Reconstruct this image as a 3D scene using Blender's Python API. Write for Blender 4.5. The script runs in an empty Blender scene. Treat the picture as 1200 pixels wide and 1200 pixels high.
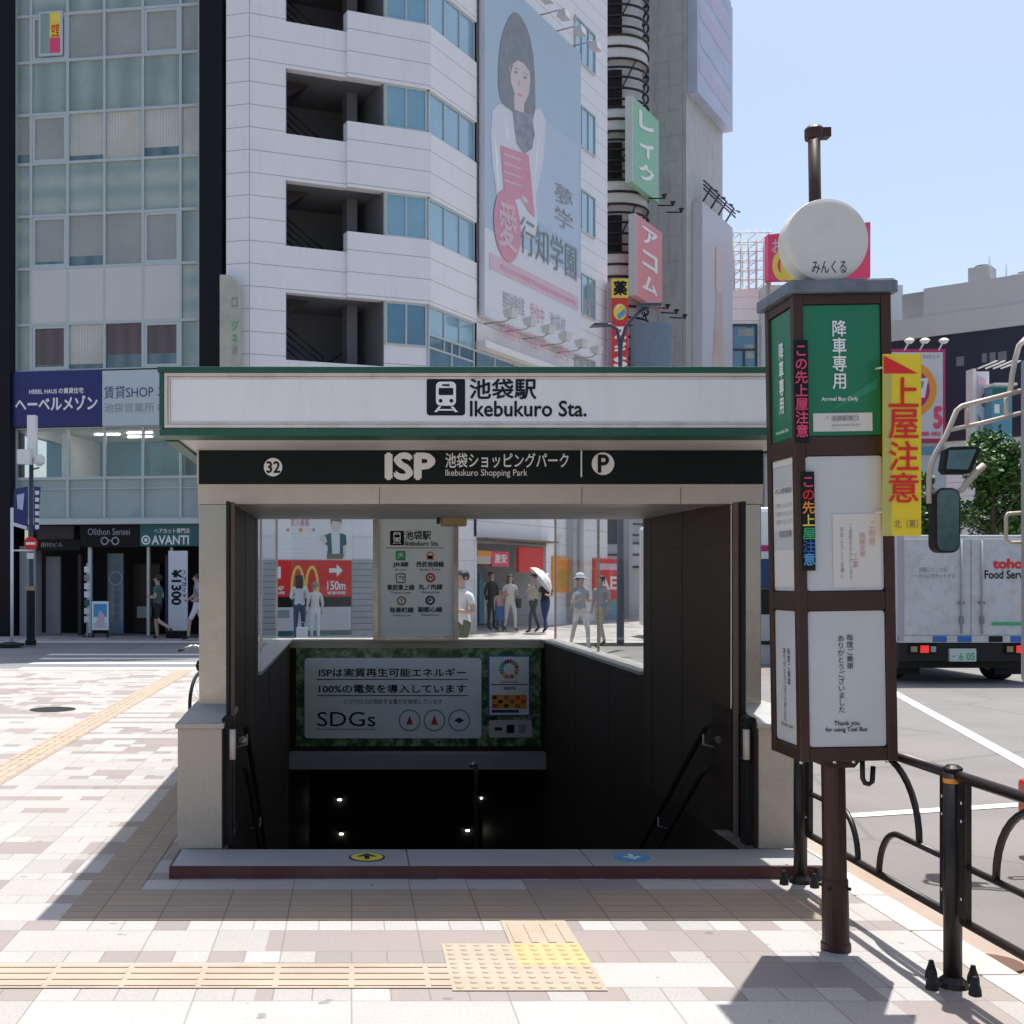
import bpy, bmesh, math, random
from mathutils import Vector, Matrix
random.seed(7)
SC = bpy.context.scene
COL = SC.collection
R = math.radians
# ---------------------------------------------------------------- camera, sky, sun, exposure
F, CX, CY, EYE = 1400.0, 412.0, 676.0, 1.6            # focal length and vanishing point in pixels of a 1200 px picture
cam = bpy.data.cameras.new('camera')
cam.sensor_width = 36.0
cam.lens = 36.0 * F / 1200.0
cam.shift_x = (600 - CX) / 1200.0
cam.shift_y = (CY - 600) / 1200.0
cam.clip_start = 0.05
cam.clip_end = 600
camo = bpy.data.objects.new('camera', cam)
COL.objects.link(camo)
camo.location = (0, 0, EYE)
camo.rotation_euler = (R(90), 0, 0)
SC.camera = camo
SUN = Vector((0.158, 0.31, 1.0)).normalized()
world = bpy.data.worlds.new('World')
SC.world = world
world.use_nodes = True
wn = world.node_tree
sky = wn.nodes.new('ShaderNodeTexSky')
sky.sky_type = 'NISHITA'
sky.sun_disc = False
sky.sun_elevation = math.asin(SUN.z)
sky.sun_rotation = math.atan2(SUN.x, SUN.y)
sky.air_density = 1.0
sky.dust_density = 2.8
sky.ozone_density = 1.0
bg = wn.nodes['Background']
bg.inputs['Strength'].default_value = 0.098
wn.links.new(sky.outputs[0], bg.inputs['Color'])
sl = bpy.data.lights.new('sun', 'SUN')
sl.energy = 3.4
sl.angle = R(0.53)
sl.color = (1.0, 0.96, 0.91)
slo = bpy.data.objects.new('sun', sl)
COL.objects.link(slo)
slo.rotation_euler = (-SUN).to_track_quat('-Z', 'Y').to_euler()
slo.location = (10, 20, 60)
SC.view_settings.view_transform = 'Standard'
SC.view_settings.look = 'None'
SC.view_settings.gamma = 1
SC.view_settings.exposure = 0.88
SC.render.engine = 'CYCLES'
SC.cycles.max_bounces = 8
SC.cycles.transparent_max_bounces = 12

# ---------------------------------------------------------------- materials
class NT:
    def __init__(s, name):
        s.m = bpy.data.materials.new(name)
        s.m.use_nodes = True
        s.t = s.m.node_tree
        s.b = s.t.nodes['Principled BSDF']
    def n(s, typ, **kw):
        x = s.t.nodes.new(typ)
        for k, v in kw.items(): setattr(x, k, v)
        return x
    def put(s, sock, v):
        if hasattr(v, 'is_output') or isinstance(v, bpy.types.NodeSocket): s.t.links.new(v, sock)
        else: sock.default_value = v
    def math(s, op, a, b=0.0, c=None):
        x = s.n('ShaderNodeMath', operation=op)
        s.put(x.inputs[0], a); s.put(x.inputs[1], b)
        if c is not None: s.put(x.inputs[2], c)
        return x.outputs[0]
    def xyz(s):
        tc = s.n('ShaderNodeTexCoord')
        sp = s.n('ShaderNodeSeparateXYZ')
        s.t.links.new(tc.outputs['Object'], sp.inputs[0])
        return tc.outputs['Object'], sp.outputs[0], sp.outputs[1], sp.outputs[2]
    def noise(s, vec, scale, detail=4, rough=0.6, out=0):
        x = s.n('ShaderNodeTexNoise')
        x.inputs['Scale'].default_value = scale
        x.inputs['Detail'].default_value = detail
        x.inputs['Roughness'].default_value = rough
        if vec is not None: s.t.links.new(vec, x.inputs['Vector'])
        return x.outputs[out]
    def ramp(s, v, stops, interp='LINEAR'):
        x = s.n('ShaderNodeValToRGB')
        x.color_ramp.interpolation = interp
        e = x.color_ramp.elements
        while len(e) < len(stops): e.new(0.5)
        for q, (p, c) in zip(e, stops):
            q.position = p
            q.color = (*c, 1) if len(c) == 3 else c
        s.put(x.inputs[0], v)
        return x.outputs[0]
    def mix(s, f, a, b, blend='MIX'):
        x = s.n('ShaderNodeMix', data_type='RGBA', blend_type=blend)
        s.put(x.inputs[0], f)
        for i, v in ((6, a), (7, b)):
            if isinstance(v, tuple) and len(v) == 3: v = (*v, 1)
            s.put(x.inputs[i], v)
        return x.outputs[2]
    def bump(s, h, strength=0.3, dist=0.01):
        x = s.n('ShaderNodeBump')
        x.inputs['Strength'].default_value = strength
        x.inputs['Distance'].default_value = dist
        s.put(x.inputs['Height'], h)
        s.t.links.new(x.outputs[0], s.b.inputs['Normal'])

def g3(v): return (v, v, v)
def M(name, col, rough=0.6, metal=0.0, var=0.08, scale=6.0, bump=0.0, bscale=60, coat=0.0, spec=0.5, dirt=0.0, dirtcol=(0.1, 0.08, 0.06), dscale=2.5, emit=0.0):
    k = NT(name)
    v, x, y, z = k.xyz()
    n = k.noise(v, scale)
    c = k.mix(n, tuple(max(0, a * (1 - 1.6 * var)) for a in col), tuple(min(1, a * (1 + 1.6 * var)) for a in col))
    if dirt:
        d = k.noise(v, dscale, 7, 0.7)
        f = k.math('MULTIPLY', k.ramp(d, [(0.48, g3(0)), (0.72, g3(1))]), dirt)
        c = k.mix(f, c, dirtcol)
    k.t.links.new(c, k.b.inputs['Base Color'])
    rr = k.math('ADD', k.math('MULTIPLY', n, 0.2), rough - 0.1)
    k.t.links.new(rr, k.b.inputs['Roughness'])
    k.b.inputs['Metallic'].default_value = metal
    k.b.inputs['Coat Weight'].default_value = coat
    k.b.inputs['Specular IOR Level'].default_value = spec
    if emit:
        k.b.inputs['Emission Color'].default_value = (*col, 1)
        k.b.inputs['Emission Strength'].default_value = emit
    if bump: k.bump(k.noise(v, bscale, 3), bump, 0.01)
    return k.m

def mat_paver():
    k = NT('stone pavers')
    v, x, y, z = k.xyz()
    m = k.math
    y2 = m('SUBTRACT', y, 4.507)
    row = m('FLOOR', m('DIVIDE', y2, 0.45))
    fy = m('SUBTRACT', y2, m('MULTIPLY', row, 0.45))
    sm = m('LESS_THAN', fy, 0.15)
    w = m('SUBTRACT', 0.6, m('MULTIPLY', sm, 0.45))
    key = m('ADD', m('MULTIPLY', row, 2.0), sm)
    wn1 = k.n('ShaderNodeTexWhiteNoise', noise_dimensions='1D')
    k.put(wn1.inputs['W'], key)
    off = m('MULTIPLY', m('FLOOR', m('MULTIPLY', wn1.outputs[0], 2.0)), m('MULTIPLY', 0.3, m('SUBTRACT', 1.0, sm)))
    blk = m('FLOOR', m('DIVIDE', m('ADD', x, off), 0.6))
    cvb = k.n('ShaderNodeCombineXYZ')
    k.put(cvb.inputs[0], blk); k.put(cvb.inputs[1], key)
    wnb = k.n('ShaderNodeTexWhiteNoise', noise_dimensions='2D')
    k.t.links.new(cvb.outputs[0], wnb.inputs['Vector'])
    half = m('MULTIPLY', m('GREATER_THAN', wnb.outputs[0], 0.55), m('SUBTRACT', 1.0, sm))
    w = m('SUBTRACT', w, m('MULTIPLY', half, 0.3))
    xo = m('DIVIDE', m('ADD', x, off), w)
    cx = m('FLOOR', xo)
    fx = m('MULTIPLY', m('SUBTRACT', xo, cx), w)
    ry = m('SUBTRACT', fy, m('MULTIPLY', 0.15, m('SUBTRACT', 1.0, sm)))
    h = m('ADD', 0.15, m('MULTIPLY', 0.15, m('SUBTRACT', 1.0, sm)))
    e = m('MINIMUM', m('MINIMUM', fx, m('SUBTRACT', w, fx)), m('MINIMUM', ry, m('SUBTRACT', h, ry)))
    joint = m('LESS_THAN', e, 0.0032)
    cv = k.n('ShaderNodeCombineXYZ')
    k.put(cv.inputs[0], m('ADD', cx, m('MULTIPLY', half, 1000.5))); k.put(cv.inputs[1], key)
    wn2 = k.n('ShaderNodeTexWhiteNoise', noise_dimensions='2D')
    k.t.links.new(cv.outputs[0], wn2.inputs['Vector'])
    cv2 = k.n('ShaderNodeCombineXYZ')
    k.put(cv2.inputs[0], m('FLOOR', m('DIVIDE', m('ADD', x, 0.37), 1.2))); k.put(cv2.inputs[1], m('FLOOR', m('DIVIDE', y2, 0.9)))
    wn3 = k.n('ShaderNodeTexWhiteNoise', noise_dimensions='2D')
    k.t.links.new(cv2.outputs[0], wn3.inputs['Vector'])
    pick = m('ADD', m('MULTIPLY', wn2.outputs[0], 0.66), m('MULTIPLY', wn3.outputs[0], 0.34))
    base = k.ramp(pick, [(0.0, (0.485, 0.475, 0.46)), (0.3, (0.52, 0.51, 0.495)), (0.47, (0.43, 0.42, 0.405)), (0.56, (0.31, 0.268, 0.25)), (0.72, (0.28, 0.25, 0.235))], 'CONSTANT')
    sp = k.noise(v, 220, 2)
    mid = k.noise(v, 75, 3, 0.7)
    big = k.noise(v, 1.1, 6, 0.65)
    c = k.mix(k.math('MULTIPLY', k.ramp(sp, [(0.38, g3(1)), (0.58, g3(0))]), 0.42), k.mix(k.math('MULTIPLY', k.ramp(mid, [(0.42, g3(1)), (0.6, g3(0))]), 0.3), base, (0.22, 0.19, 0.17)), (0.2, 0.17, 0.15))
    c = k.mix(k.math('MULTIPLY', k.ramp(big, [(0.40, g3(0)), (0.72, g3(1))]), 0.42), c, (0.33, 0.28, 0.24))
    spot = k.noise(v, 7.0, 2)
    c = k.mix(k.math('MULTIPLY', k.ramp(spot, [(0.70, g3(0)), (0.725, g3(1))]), 0.55), c, (0.12, 0.1, 0.09))
    c = k.mix(k.math('MULTIPLY', joint, 0.6), c, (0.16, 0.13, 0.11))
    k.t.links.new(c, k.b.inputs['Base Color'])
    k.b.inputs['Roughness'].default_value = 0.75
    k.bump(k.math('ADD', k.math('MULTIPLY', sp, 0.25), k.math('SUBTRACT', 1.0, joint)), 0.35, 0.004)
    return k.m

def mat_asphalt(name='asphalt', base=(0.17, 0.165, 0.16)):
    k = NT(name)
    v, x, y, z = k.xyz()
    n = k.noise(v, 180, 3)
    b = k.noise(v, 0.7, 6, 0.6)
    c = k.mix(n, tuple(a * 0.6 for a in base), tuple(a * 1.4 for a in base))
    c = k.mix(k.math('MULTIPLY', k.ramp(b, [(0.4, g3(0)), (0.7, g3(1))]), 0.45), c, tuple(a * 0.62 for a in base))
    vo = k.n('ShaderNodeTexVoronoi', feature='DISTANCE_TO_EDGE')
    vo.inputs['Scale'].default_value = 0.22
    k.t.links.new(v, vo.inputs['Vector'])
    c = k.mix(k.math('MULTIPLY', k.math('LESS_THAN', k.math('ADD', vo.outputs['Distance'], k.math('MULTIPLY', k.math('SUBTRACT', n, 0.5), 0.012)), 0.0035), 0.3), c, (0.05, 0.05, 0.05))
    k.t.links.new(c, k.b.inputs['Base Color'])
    k.b.inputs['Roughness'].default_value = 0.85
    k.bump(n, 0.5, 0.006)
    return k.m

def mat_tiles(name, col, dz=0.59, dx=0.0, z0=0.0, line=0.012, jc=(0.28, 0.28, 0.3), var=0.05, stain=0.15):
    k = NT(name)
    v, x, y, z = k.xyz()
    m = k.math
    def lines(c, d, o):
        q = m('DIVIDE', m('ADD', c, o), d)
        f = m('SUBTRACT', q, m('FLOOR', q))
        return m('LESS_THAN', f, line / d)
    j = lines(z, dz, -z0 + 50 * dz)
    if dx: j = m('MAXIMUM', j, lines(x, dx, 50 * dx))
    n = k.noise(v, 1.5, 6)
    c = k.mix(n, tuple(a * (1 - var) for a in col), tuple(min(1, a * (1 + var)) for a in col))
    mp = k.n('ShaderNodeMapping')
    mp.inputs['Scale'].default_value = (3.0, 3.0, 0.25)
    k.t.links.new(v, mp.inputs['Vector'])
    st = k.noise(mp.outputs[0], 2.0, 6, 0.7)
    c = k.mix(m('MULTIPLY', k.ramp(st, [(0.5, g3(0)), (0.75, g3(1))]), stain), c, tuple(a * 0.55 for a in col))
    c = k.mix(m('MULTIPLY', j, 0.8), c, jc)
    k.t.links.new(c, k.b.inputs['Base Color'])
    k.b.inputs['Roughness'].default_value = 0.5
    return k.m

def mat_steel(name, col, rough=0.38):
    k = NT(name)
    v, x, y, z = k.xyz()
    mp = k.n('ShaderNodeMapping')
    mp.inputs['Scale'].default_value = (60, 60, 1.5)
    k.t.links.new(v, mp.inputs['Vector'])
    n = k.noise(mp.outputs[0], 3, 4)
    d = k.noise(v, 2.2, 6, 0.65)
    c = k.mix(n, tuple(a * 0.9 for a in col), tuple(min(1, a * 1.08) for a in col))
    c = k.mix(k.math('MULTIPLY', k.ramp(d, [(0.45, g3(0)), (0.75, g3(1))]), 0.45), c, tuple(a * 0.5 for a in col))
    k.t.links.new(c, k.b.inputs['Base Color'])
    k.b.inputs['Metallic'].default_value = 0.9
    k.t.links.new(k.math('ADD', k.math('MULTIPLY', d, 0.3), rough - 0.12), k.b.inputs['Roughness'])
    return k.m

def mat_glass(name, tint=(0.93, 0.96, 0.95), ior=1.5, dust_haze=0.06):
    k = NT(name)
    k.t.nodes.remove(k.b)
    tr = k.n('ShaderNodeBsdfTransparent'); tr.inputs[0].default_value = (*tint, 1)
    gl = k.n('ShaderNodeBsdfGlossy'); gl.inputs['Roughness'].default_value = 0.02
    df = k.n('ShaderNodeBsdfDiffuse'); df.inputs[0].default_value = (0.7, 0.7, 0.68, 1)
    ge = k.n('ShaderNodeNewGeometry')
    vm = k.n('ShaderNodeVectorMath', operation='DOT_PRODUCT')
    k.t.links.new(ge.outputs['Normal'], vm.inputs[0]); k.t.links.new(ge.outputs['Incoming'], vm.inputs[1])
    ca = k.math('ABSOLUTE', vm.outputs['Value'])
    frs = k.math('ADD', 0.03, k.math('MULTIPLY', k.math('POWER', k.math('SUBTRACT', 1.0, ca), 5.0), 0.5))
    m1 = k.n('ShaderNodeMixShader'); m2 = k.n('ShaderNodeMixShader')
    v, x, y, z = k.xyz()
    dn = k.noise(v, 3, 6, 0.7)
    k.t.links.new(k.math('MULTIPLY', dn, dust_haze * 2), m1.inputs[0])  # pale diffuse mix: dust, plus hazy reflections put into the colour
    k.t.links.new(tr.outputs[0], m1.inputs[1]); k.t.links.new(df.outputs[0], m1.inputs[2])
    k.t.links.new(frs, m2.inputs[0])
    k.t.links.new(m1.outputs[0], m2.inputs[1]); k.t.links.new(gl.outputs[0], m2.inputs[2])
    k.t.links.new(m2.outputs[0], k.t.nodes['Material Output'].inputs[0])
    return k.m

def mat_stripes(name, a, b, scale, vertical=True, rough=0.5, coat=0.0):
    k = NT(name)
    v, x, y, z = k.xyz()
    w = k.n('ShaderNodeTexWave', bands_direction='X' if vertical else 'Z')
    w.inputs['Scale'].default_value = scale
    w.inputs['Distortion'].default_value = 1.5
    w.inputs['Detail'].default_value = 2
    k.t.links.new(v, w.inputs['Vector'])
    c = k.mix(w.outputs['Fac'], a, b)
    n = k.noise(v, 0.9, 4)
    c = k.mix(k.math('MULTIPLY', k.ramp(n, [(0.4, g3(0)), (0.65, g3(1))]), 0.35), c, tuple(q * 0.6 for q in a))
    k.t.links.new(c, k.b.inputs['Base Color'])
    k.b.inputs['Roughness'].default_value = rough
    k.b.inputs['Coat Weight'].default_value = coat
    k.b.inputs['Coat Roughness'].default_value = 0.03
    return k.m

def mat_leafprint(name):
    k = NT(name)
    v, x, y, z = k.xyz()
    n = k.noise(v, 9, 5, 0.6)
    c = k.ramp(n, [(0.3, (0.01, 0.035, 0.02)), (0.45, (0.03, 0.12, 0.05)), (0.55, (0.16, 0.30, 0.12)), (0.62, (0.35, 0.4, 0.3)), (0.7, (0.05, 0.1, 0.05))])
    k.t.links.new(c, k.b.inputs['Base Color'])
    k.b.inputs['Roughness'].default_value = 0.25
    return k.m

def mat_leaf(name, lo, hi):
    k = NT(name)
    gm = k.n('ShaderNodeNewGeometry')
    c = k.mix(gm.outputs['Random Per Island'], lo, hi)
    k.t.links.new(c, k.b.inputs['Base Color'])
    k.b.inputs['Roughness'].default_value = 0.55
    k.b.inputs['Transmission Weight'].default_value = 0.0
    return k.m

def mat_wood_pattern(name): return M(name, (0.3, 0.2, 0.1))

def mat_border():
    k = NT('tan border tile')
    v, x, y, z = k.xyz()
    b = k.n('ShaderNodeTexBrick')
    k.t.links.new(v, b.inputs['Vector'])
    for n_, q in (('Scale', 1.0), ('Mortar Size', 0.0035), ('Mortar Smooth', 0.1), ('Bias', 0.0), ('Brick Width', 0.3), ('Row Height', 0.1)): b.inputs[n_].default_value = q
    b.offset = 0.0
    b.inputs['Color1'].default_value = (0.38, 0.295, 0.21, 1); b.inputs['Color2'].default_value = (0.33, 0.27, 0.205, 1); b.inputs['Mortar'].default_value = (0.17, 0.13, 0.1, 1)
    n = k.noise(v, 2.5, 6, 0.7); f = k.noise(v, 160, 2)
    c = k.mix(k.math('MULTIPLY', k.ramp(n, [(0.42, g3(0)), (0.7, g3(1))]), 0.5), b.outputs['Color'], (0.25, 0.215, 0.18))
    c = k.mix(k.math('MULTIPLY', f, 0.35), c, (0.15, 0.12, 0.1))
    k.t.links.new(c, k.b.inputs['Base Color'])
    k.b.inputs['Roughness'].default_value = 0.8
    k.bump(k.math('SUBTRACT', k.math('MULTIPLY', f, 0.3), b.outputs['Fac']), 0.4, 0.004)
    return k.m

P = {}
P['paver'] = mat_paver()
P['asphalt'] = mat_asphalt(base=(0.20, 0.19, 0.183))
P['asphalt_dark'] = mat_asphalt('asphalt crossing', (0.20, 0.205, 0.21))
P['tactile'] = M('tan tactile tile', (0.42, 0.335, 0.255), 0.75, var=0.12, scale=4, bump=0.2, dirt=0.35, dirtcol=(0.24, 0.18, 0.12))
P['tactile_new'] = M('yellow tactile tile', (0.54, 0.38, 0.18), 0.7, var=0.08, bump=0.15, dirt=0.2)
P['tanpaver'] = mat_border()
P['curb'] = M('curb stone', (0.52, 0.5, 0.46), 0.8, var=0.12, scale=12, bump=0.2, dirt=0.4, dirtcol=(0.25, 0.2, 0.16))
P['gutter'] = M('gutter concrete', (0.36, 0.29, 0.24), 0.85, var=0.2, scale=5, bump=0.2, dirt=0.7, dirtcol=(0.27, 0.15, 0.08))
P['roadpaint'] = M('road paint', (0.68, 0.66, 0.63), 0.7, var=0.12, scale=9, dirt=0.45, dirtcol=(0.25, 0.24, 0.23), dscale=8)
P['granite'] = M('grey granite', (0.34, 0.34, 0.34), 0.6, var=0.2, scale=90, dirt=0.3, dirtcol=(0.2, 0.2, 0.19))
P['maroon'] = M('maroon step edge', (0.10, 0.028, 0.026), 0.55, var=0.15, dirt=0.4, dirtcol=(0.16, 0.1, 0.09))
P['plinth'] = M('beige granite', (0.50, 0.42, 0.33), 0.42, var=0.16, scale=70, dirt=0.45, dirtcol=(0.26, 0.22, 0.19), dscale=1.6)
P['steel'] = mat_steel('brushed steel', (0.46, 0.41, 0.34), 0.24)
P['steel_warm'] = M('champagne panel', (0.55, 0.48, 0.40), 0.4, metal=0.25, var=0.07, scale=2, dirt=0.3, dirtcol=(0.3, 0.25, 0.2))
P['bandblack'] = M('black green band', (0.006, 0.012, 0.012), 0.55, var=0.1, spec=0.2)
P['green'] = M('green trim', (0.008, 0.085, 0.045), 0.45, var=0.15, dirt=0.3, dirtcol=(0.03, 0.06, 0.05))
P['signwhite'] = mat_tiles('sign acrylic', (0.80, 0.79, 0.77), dz=50, dx=0, line=0.0001, var=0.06, stain=0.22)
P['signframe'] = M('sign frame', (0.66, 0.61, 0.55), 0.5, var=0.06, dirt=0.6, dirtcol=(0.4, 0.3, 0.24), dscale=5)
P['ink'] = M('dark ink', (0.012, 0.015, 0.016), 0.6, var=0.05, spec=0.2)
P['inkw'] = M('white ink', (0.84, 0.83, 0.80), 0.45, var=0.03)
P['darkwall'] = mat_tiles('dark stair granite', (0.048, 0.032, 0.024), dz=1.02, dx=0, z0=0.78, line=0.008, jc=(0.012, 0.01, 0.008), stain=0.3)
P['darkwall'].node_tree.nodes['Principled BSDF'].inputs['Specular IOR Level'].default_value = 0.12
P['reveal'] = mat_tiles('brown reveal granite', (0.07, 0.047, 0.035), dz=1.02, dx=0, z0=0.78, line=0.008, jc=(0.03, 0.025, 0.02), stain=0.35)
P['reveal'].node_tree.nodes['Principled BSDF'].inputs['Specular IOR Level'].default_value = 0.12
P['darkmetal'] = M('dark metal', (0.018, 0.017, 0.017), 0.55, spec=0.25)
P['black'] = M('void shade black', (0.012, 0.012, 0.012), 0.6)  # near black puts the deep passage's darkness into colour; wall joints share it
P['soffit'] = M('soffit panel', (0.6, 0.59, 0.56), 0.5, dirt=0.3, dirtcol=(0.35, 0.33, 0.3))
P['sill'] = M('steel sill', (0.5, 0.49, 0.46), 0.35, metal=0.3, dirt=0.4, dirtcol=(0.3, 0.27, 0.23))
P['glass'] = mat_glass('clear glass', tint=(0.94, 0.97, 0.96), dust_haze=0.07)
P['roofgrey'] = M('roof sheet', (0.4, 0.4, 0.4), 0.7, dirt=0.4)
P['leafprint'] = mat_leafprint('printed leaves')
P['panelgrey'] = M('sign panel pale blue grey', (0.78, 0.83, 0.85), 0.35, var=0.04)
P['brown'] = M('brown painted steel', (0.048, 0.021, 0.014), 0.45, spec=0.35, var=0.2, scale=9, dirt=0.3, dirtcol=(0.09, 0.06, 0.045))
P['rail'] = M('rail paint', (0.016, 0.011, 0.010), 0.42, spec=0.4, var=0.2, dirt=0.2, dirtcol=(0.07, 0.05, 0.04))
P['capgrey'] = M('weathered zinc', (0.16, 0.19, 0.22), 0.55, metal=0.2, var=0.25, scale=14, dirt=0.6, dirtcol=(0.04, 0.045, 0.05), dscale=9)
P['disc'] = M('aged white disc', (0.66, 0.63, 0.57), 0.5, var=0.05, dirt=0.35, dirtcol=(0.45, 0.42, 0.36), dscale=6)
P['busgreen'] = M('bus stop green', (0.006, 0.17, 0.075), 0.35, var=0.06)
P['busgreen2'] = M('bus stop pale green', (0.02, 0.23, 0.12), 0.35, var=0.06)
P['opal'] = M('opal acrylic', (0.56, 0.57, 0.56), 0.4, var=0.03, dirt=0.15, dirtcol=(0.4, 0.41, 0.4))
P['paper'] = M('paper', (0.66, 0.63, 0.58), 0.8, var=0.03)
P['yellow'] = M('caution yellow', (0.82, 0.60, 0.02), 0.5, var=0.04)
P['yellow2'] = M('caution dull yellow', (0.5, 0.45, 0.12), 0.5, var=0.04)
P['red'] = M('signal red', (0.70, 0.014, 0.012), 0.5, var=0.05)
P['pinkink'] = M('pink ink', (0.75, 0.06, 0.16), 0.5)
P['fadedred'] = M('faded red ink', (0.6, 0.32, 0.3), 0.7)
P['greyink'] = M('grey ink', (0.28, 0.28, 0.28), 0.7)
P['orangeink'] = M('orange ink', (0.8, 0.3, 0.03), 0.5)
P['yellowink'] = M('yellow ink', (0.8, 0.62, 0.08), 0.5)
P['greenink'] = M('green ink', (0.03, 0.4, 0.15), 0.5)
P['blueink'] = M('blue ink', (0.02, 0.13, 0.42), 0.5)
P['skyink'] = M('sky blue ink', (0.08, 0.33, 0.6), 0.5)
P['navy'] = M('navy sign', (0.016, 0.022, 0.14), 0.4)
P['tealsign'] = M('teal sign', (0.01, 0.12, 0.12), 0.4)
P['wtile'] = mat_tiles('white wall panel', (0.80, 0.785, 0.79), 0.59, 0, 0.3, 0.018, (0.2, 0.2, 0.21))
P['wtilex'] = mat_tiles('white ground tile', (0.74, 0.73, 0.74), 0.59, 0.9, 0.3, 0.014, (0.4, 0.4, 0.42))
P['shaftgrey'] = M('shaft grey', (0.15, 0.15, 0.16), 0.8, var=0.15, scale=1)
P['concrete'] = mat_tiles('grey concrete', (0.41, 0.415, 0.40), 1.1, 0.9, 0, 0.02, (0.22, 0.22, 0.21), 0.22, 0.75)
P['concrete2'] = mat_tiles('pale concrete', (0.46, 0.455, 0.43), 1.6, 1.4, 0, 0.015, (0.26, 0.26, 0.25), 0.2, 0.7)
P['blueglass'] = M('sky glazed window', (0.19, 0.38, 0.47), 0.12, var=0.2, scale=0.8, coat=1.0, spec=1.0)
P['blueglass2'] = M('deep glazed window', (0.045, 0.17, 0.26), 0.12, var=0.3, scale=0.8, coat=1.0, spec=1.0)
P['tealdark'] = mat_stripes('dim teal pane', (0.07, 0.13, 0.15), (0.13, 0.2, 0.2), 0.6, True, 0.3, 0.9)
P['frost'] = M('frosted pane', (0.34, 0.40, 0.40), 0.25, var=0.12, scale=1, coat=0.6)
P['curtain'] = mat_stripes('curtained pane', (0.47, 0.46, 0.40), (0.60, 0.58, 0.50), 4, True, 0.7, 0.7)
P['blind'] = mat_stripes('blind pane', (0.30, 0.32, 0.30), (0.37, 0.38, 0.35), 12, False, 0.7, 0.8)
P['tealpane'] = mat_stripes('teal pane', (0.23, 0.30, 0.27), (0.34, 0.40, 0.355), 0.4, True, 0.35, 0.9)
P['tealpane2'] = mat_stripes('green grey pane', (0.28, 0.36, 0.33), (0.42, 0.46, 0.40), 0.5, False, 0.35, 0.9)
P['redcurtain'] = mat_stripes('dark red pane', (0.085, 0.05, 0.045), (0.13, 0.075, 0.065), 0.8, True, 0.6, 0.8)
P['panel'] = M('pale wall panel', (0.58, 0.57, 0.56), 0.5, var=0.04, scale=1)
P['frame'] = M('window frame', (0.5, 0.54, 0.54), 0.4, metal=0.2, var=0.05)
P['bcol'] = M('black column', (0.008, 0.008, 0.011), 0.5, var=0.2, scale=1, spec=0.2)
P['lightpanel'] = M('pale blue fascia', (0.5, 0.56, 0.58), 0.4, var=0.05)
P['shopdark'] = M('dark shopfront', (0.014, 0.012, 0.013), 0.5, var=0.3, spec=0.15)
P['shopgrey'] = M('shop grey brown', (0.05, 0.04, 0.04), 0.5, var=0.2, spec=0.2)
P['lamp'] = M('lit lamp', (1.0, 0.95, 0.85), emit=6.0)
P['lampwarm'] = M('lit panel', (1.0, 0.96, 0.9), emit=1.2)
P['white'] = M('white paint', (0.76, 0.75, 0.73), 0.45, var=0.04)
P['truckwhite'] = M('worn truck white', (0.52, 0.54, 0.55), 0.45, var=0.1, scale=1.4, dirt=0.5, dirtcol=(0.27, 0.255, 0.24), dscale=6.0, coat=0.15)
P['grey'] = M('grey paint', (0.2, 0.2, 0.21), 0.45)
P['midgrey'] = M('mid grey paint', (0.36, 0.37, 0.38), 0.5)
P['rubber'] = M('rubber', (0.015, 0.015, 0.015), 0.8)
P['redlamp'] = M('red lamp', (0.75, 0.02, 0.015), 0.2, coat=0.5, emit=0.35)
P['redplastic'] = M('red plastic', (0.6, 0.015, 0.012), 0.3, coat=0.4)
P['chrome'] = M('chrome', (0.7, 0.7, 0.7), 0.15, metal=1.0)
P['cream'] = M('cream pipe', (0.62, 0.53, 0.43), 0.4, var=0.06)
P['mirror'] = M('mirror glass', (0.35, 0.42, 0.4), 0.08, metal=1.0, var=0.3, scale=20)
P['pole'] = M('blue grey pole', (0.035, 0.05, 0.08), 0.4)
P['gold'] = M('gold band', (0.35, 0.24, 0.1), 0.4)
P['brick'] = M('brown board', (0.2, 0.13, 0.09), 0.6)
P['leaf'] = mat_leaf('leaves', (0.018, 0.06, 0.01), (0.085, 0.20, 0.035))
P['bark'] = M('bark', (0.09, 0.065, 0.045), 0.9, var=0.3, scale=30, bump=0.4)
P['skyboard'] = M('billboard blue', (0.42, 0.54, 0.64), 0.55, var=0.04, scale=0.3)
P['skyboard2'] = M('billboard lower blue', (0.48, 0.57, 0.68), 0.55, var=0.05, scale=0.4)
P['bwhite'] = M('billboard white', (0.68, 0.69, 0.72), 0.55, var=0.03)
P['hairprint'] = M('hair print', (0.24, 0.26, 0.275), 0.6, var=0.2, scale=3)
P['skinprint'] = M('skin print', (0.66, 0.57, 0.55), 0.6, var=0.06, scale=2)
P['vestprint'] = M('vest print', (0.29, 0.30, 0.34), 0.6, var=0.5, scale=5)
P['pinkprint'] = M('pink print', (0.66, 0.30, 0.38), 0.6, var=0.12)
P['palepink'] = M('pale pink print', (0.66, 0.48, 0.54), 0.6, var=0.1, scale=1)
P['lgreen'] = M('pale green board', (0.25, 0.52, 0.33), 0.5, var=0.03)
P['lred'] = M('pink red board', (0.70, 0.26, 0.26), 0.5, var=0.03)
P['lblueboard'] = M('lilac board', (0.45, 0.50, 0.63), 0.5, var=0.15, scale=0.6)
P['palelilac'] = M('pale lilac print', (0.50, 0.46, 0.60), 0.5, var=0.1, scale=0.4)
P['paleboard'] = M('pale portrait board', (0.56, 0.58, 0.60), 0.5, var=0.06, scale=0.4)
P['peach'] = M('peach print', (0.58, 0.47, 0.40), 0.5, var=0.2, scale=0.6)
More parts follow.
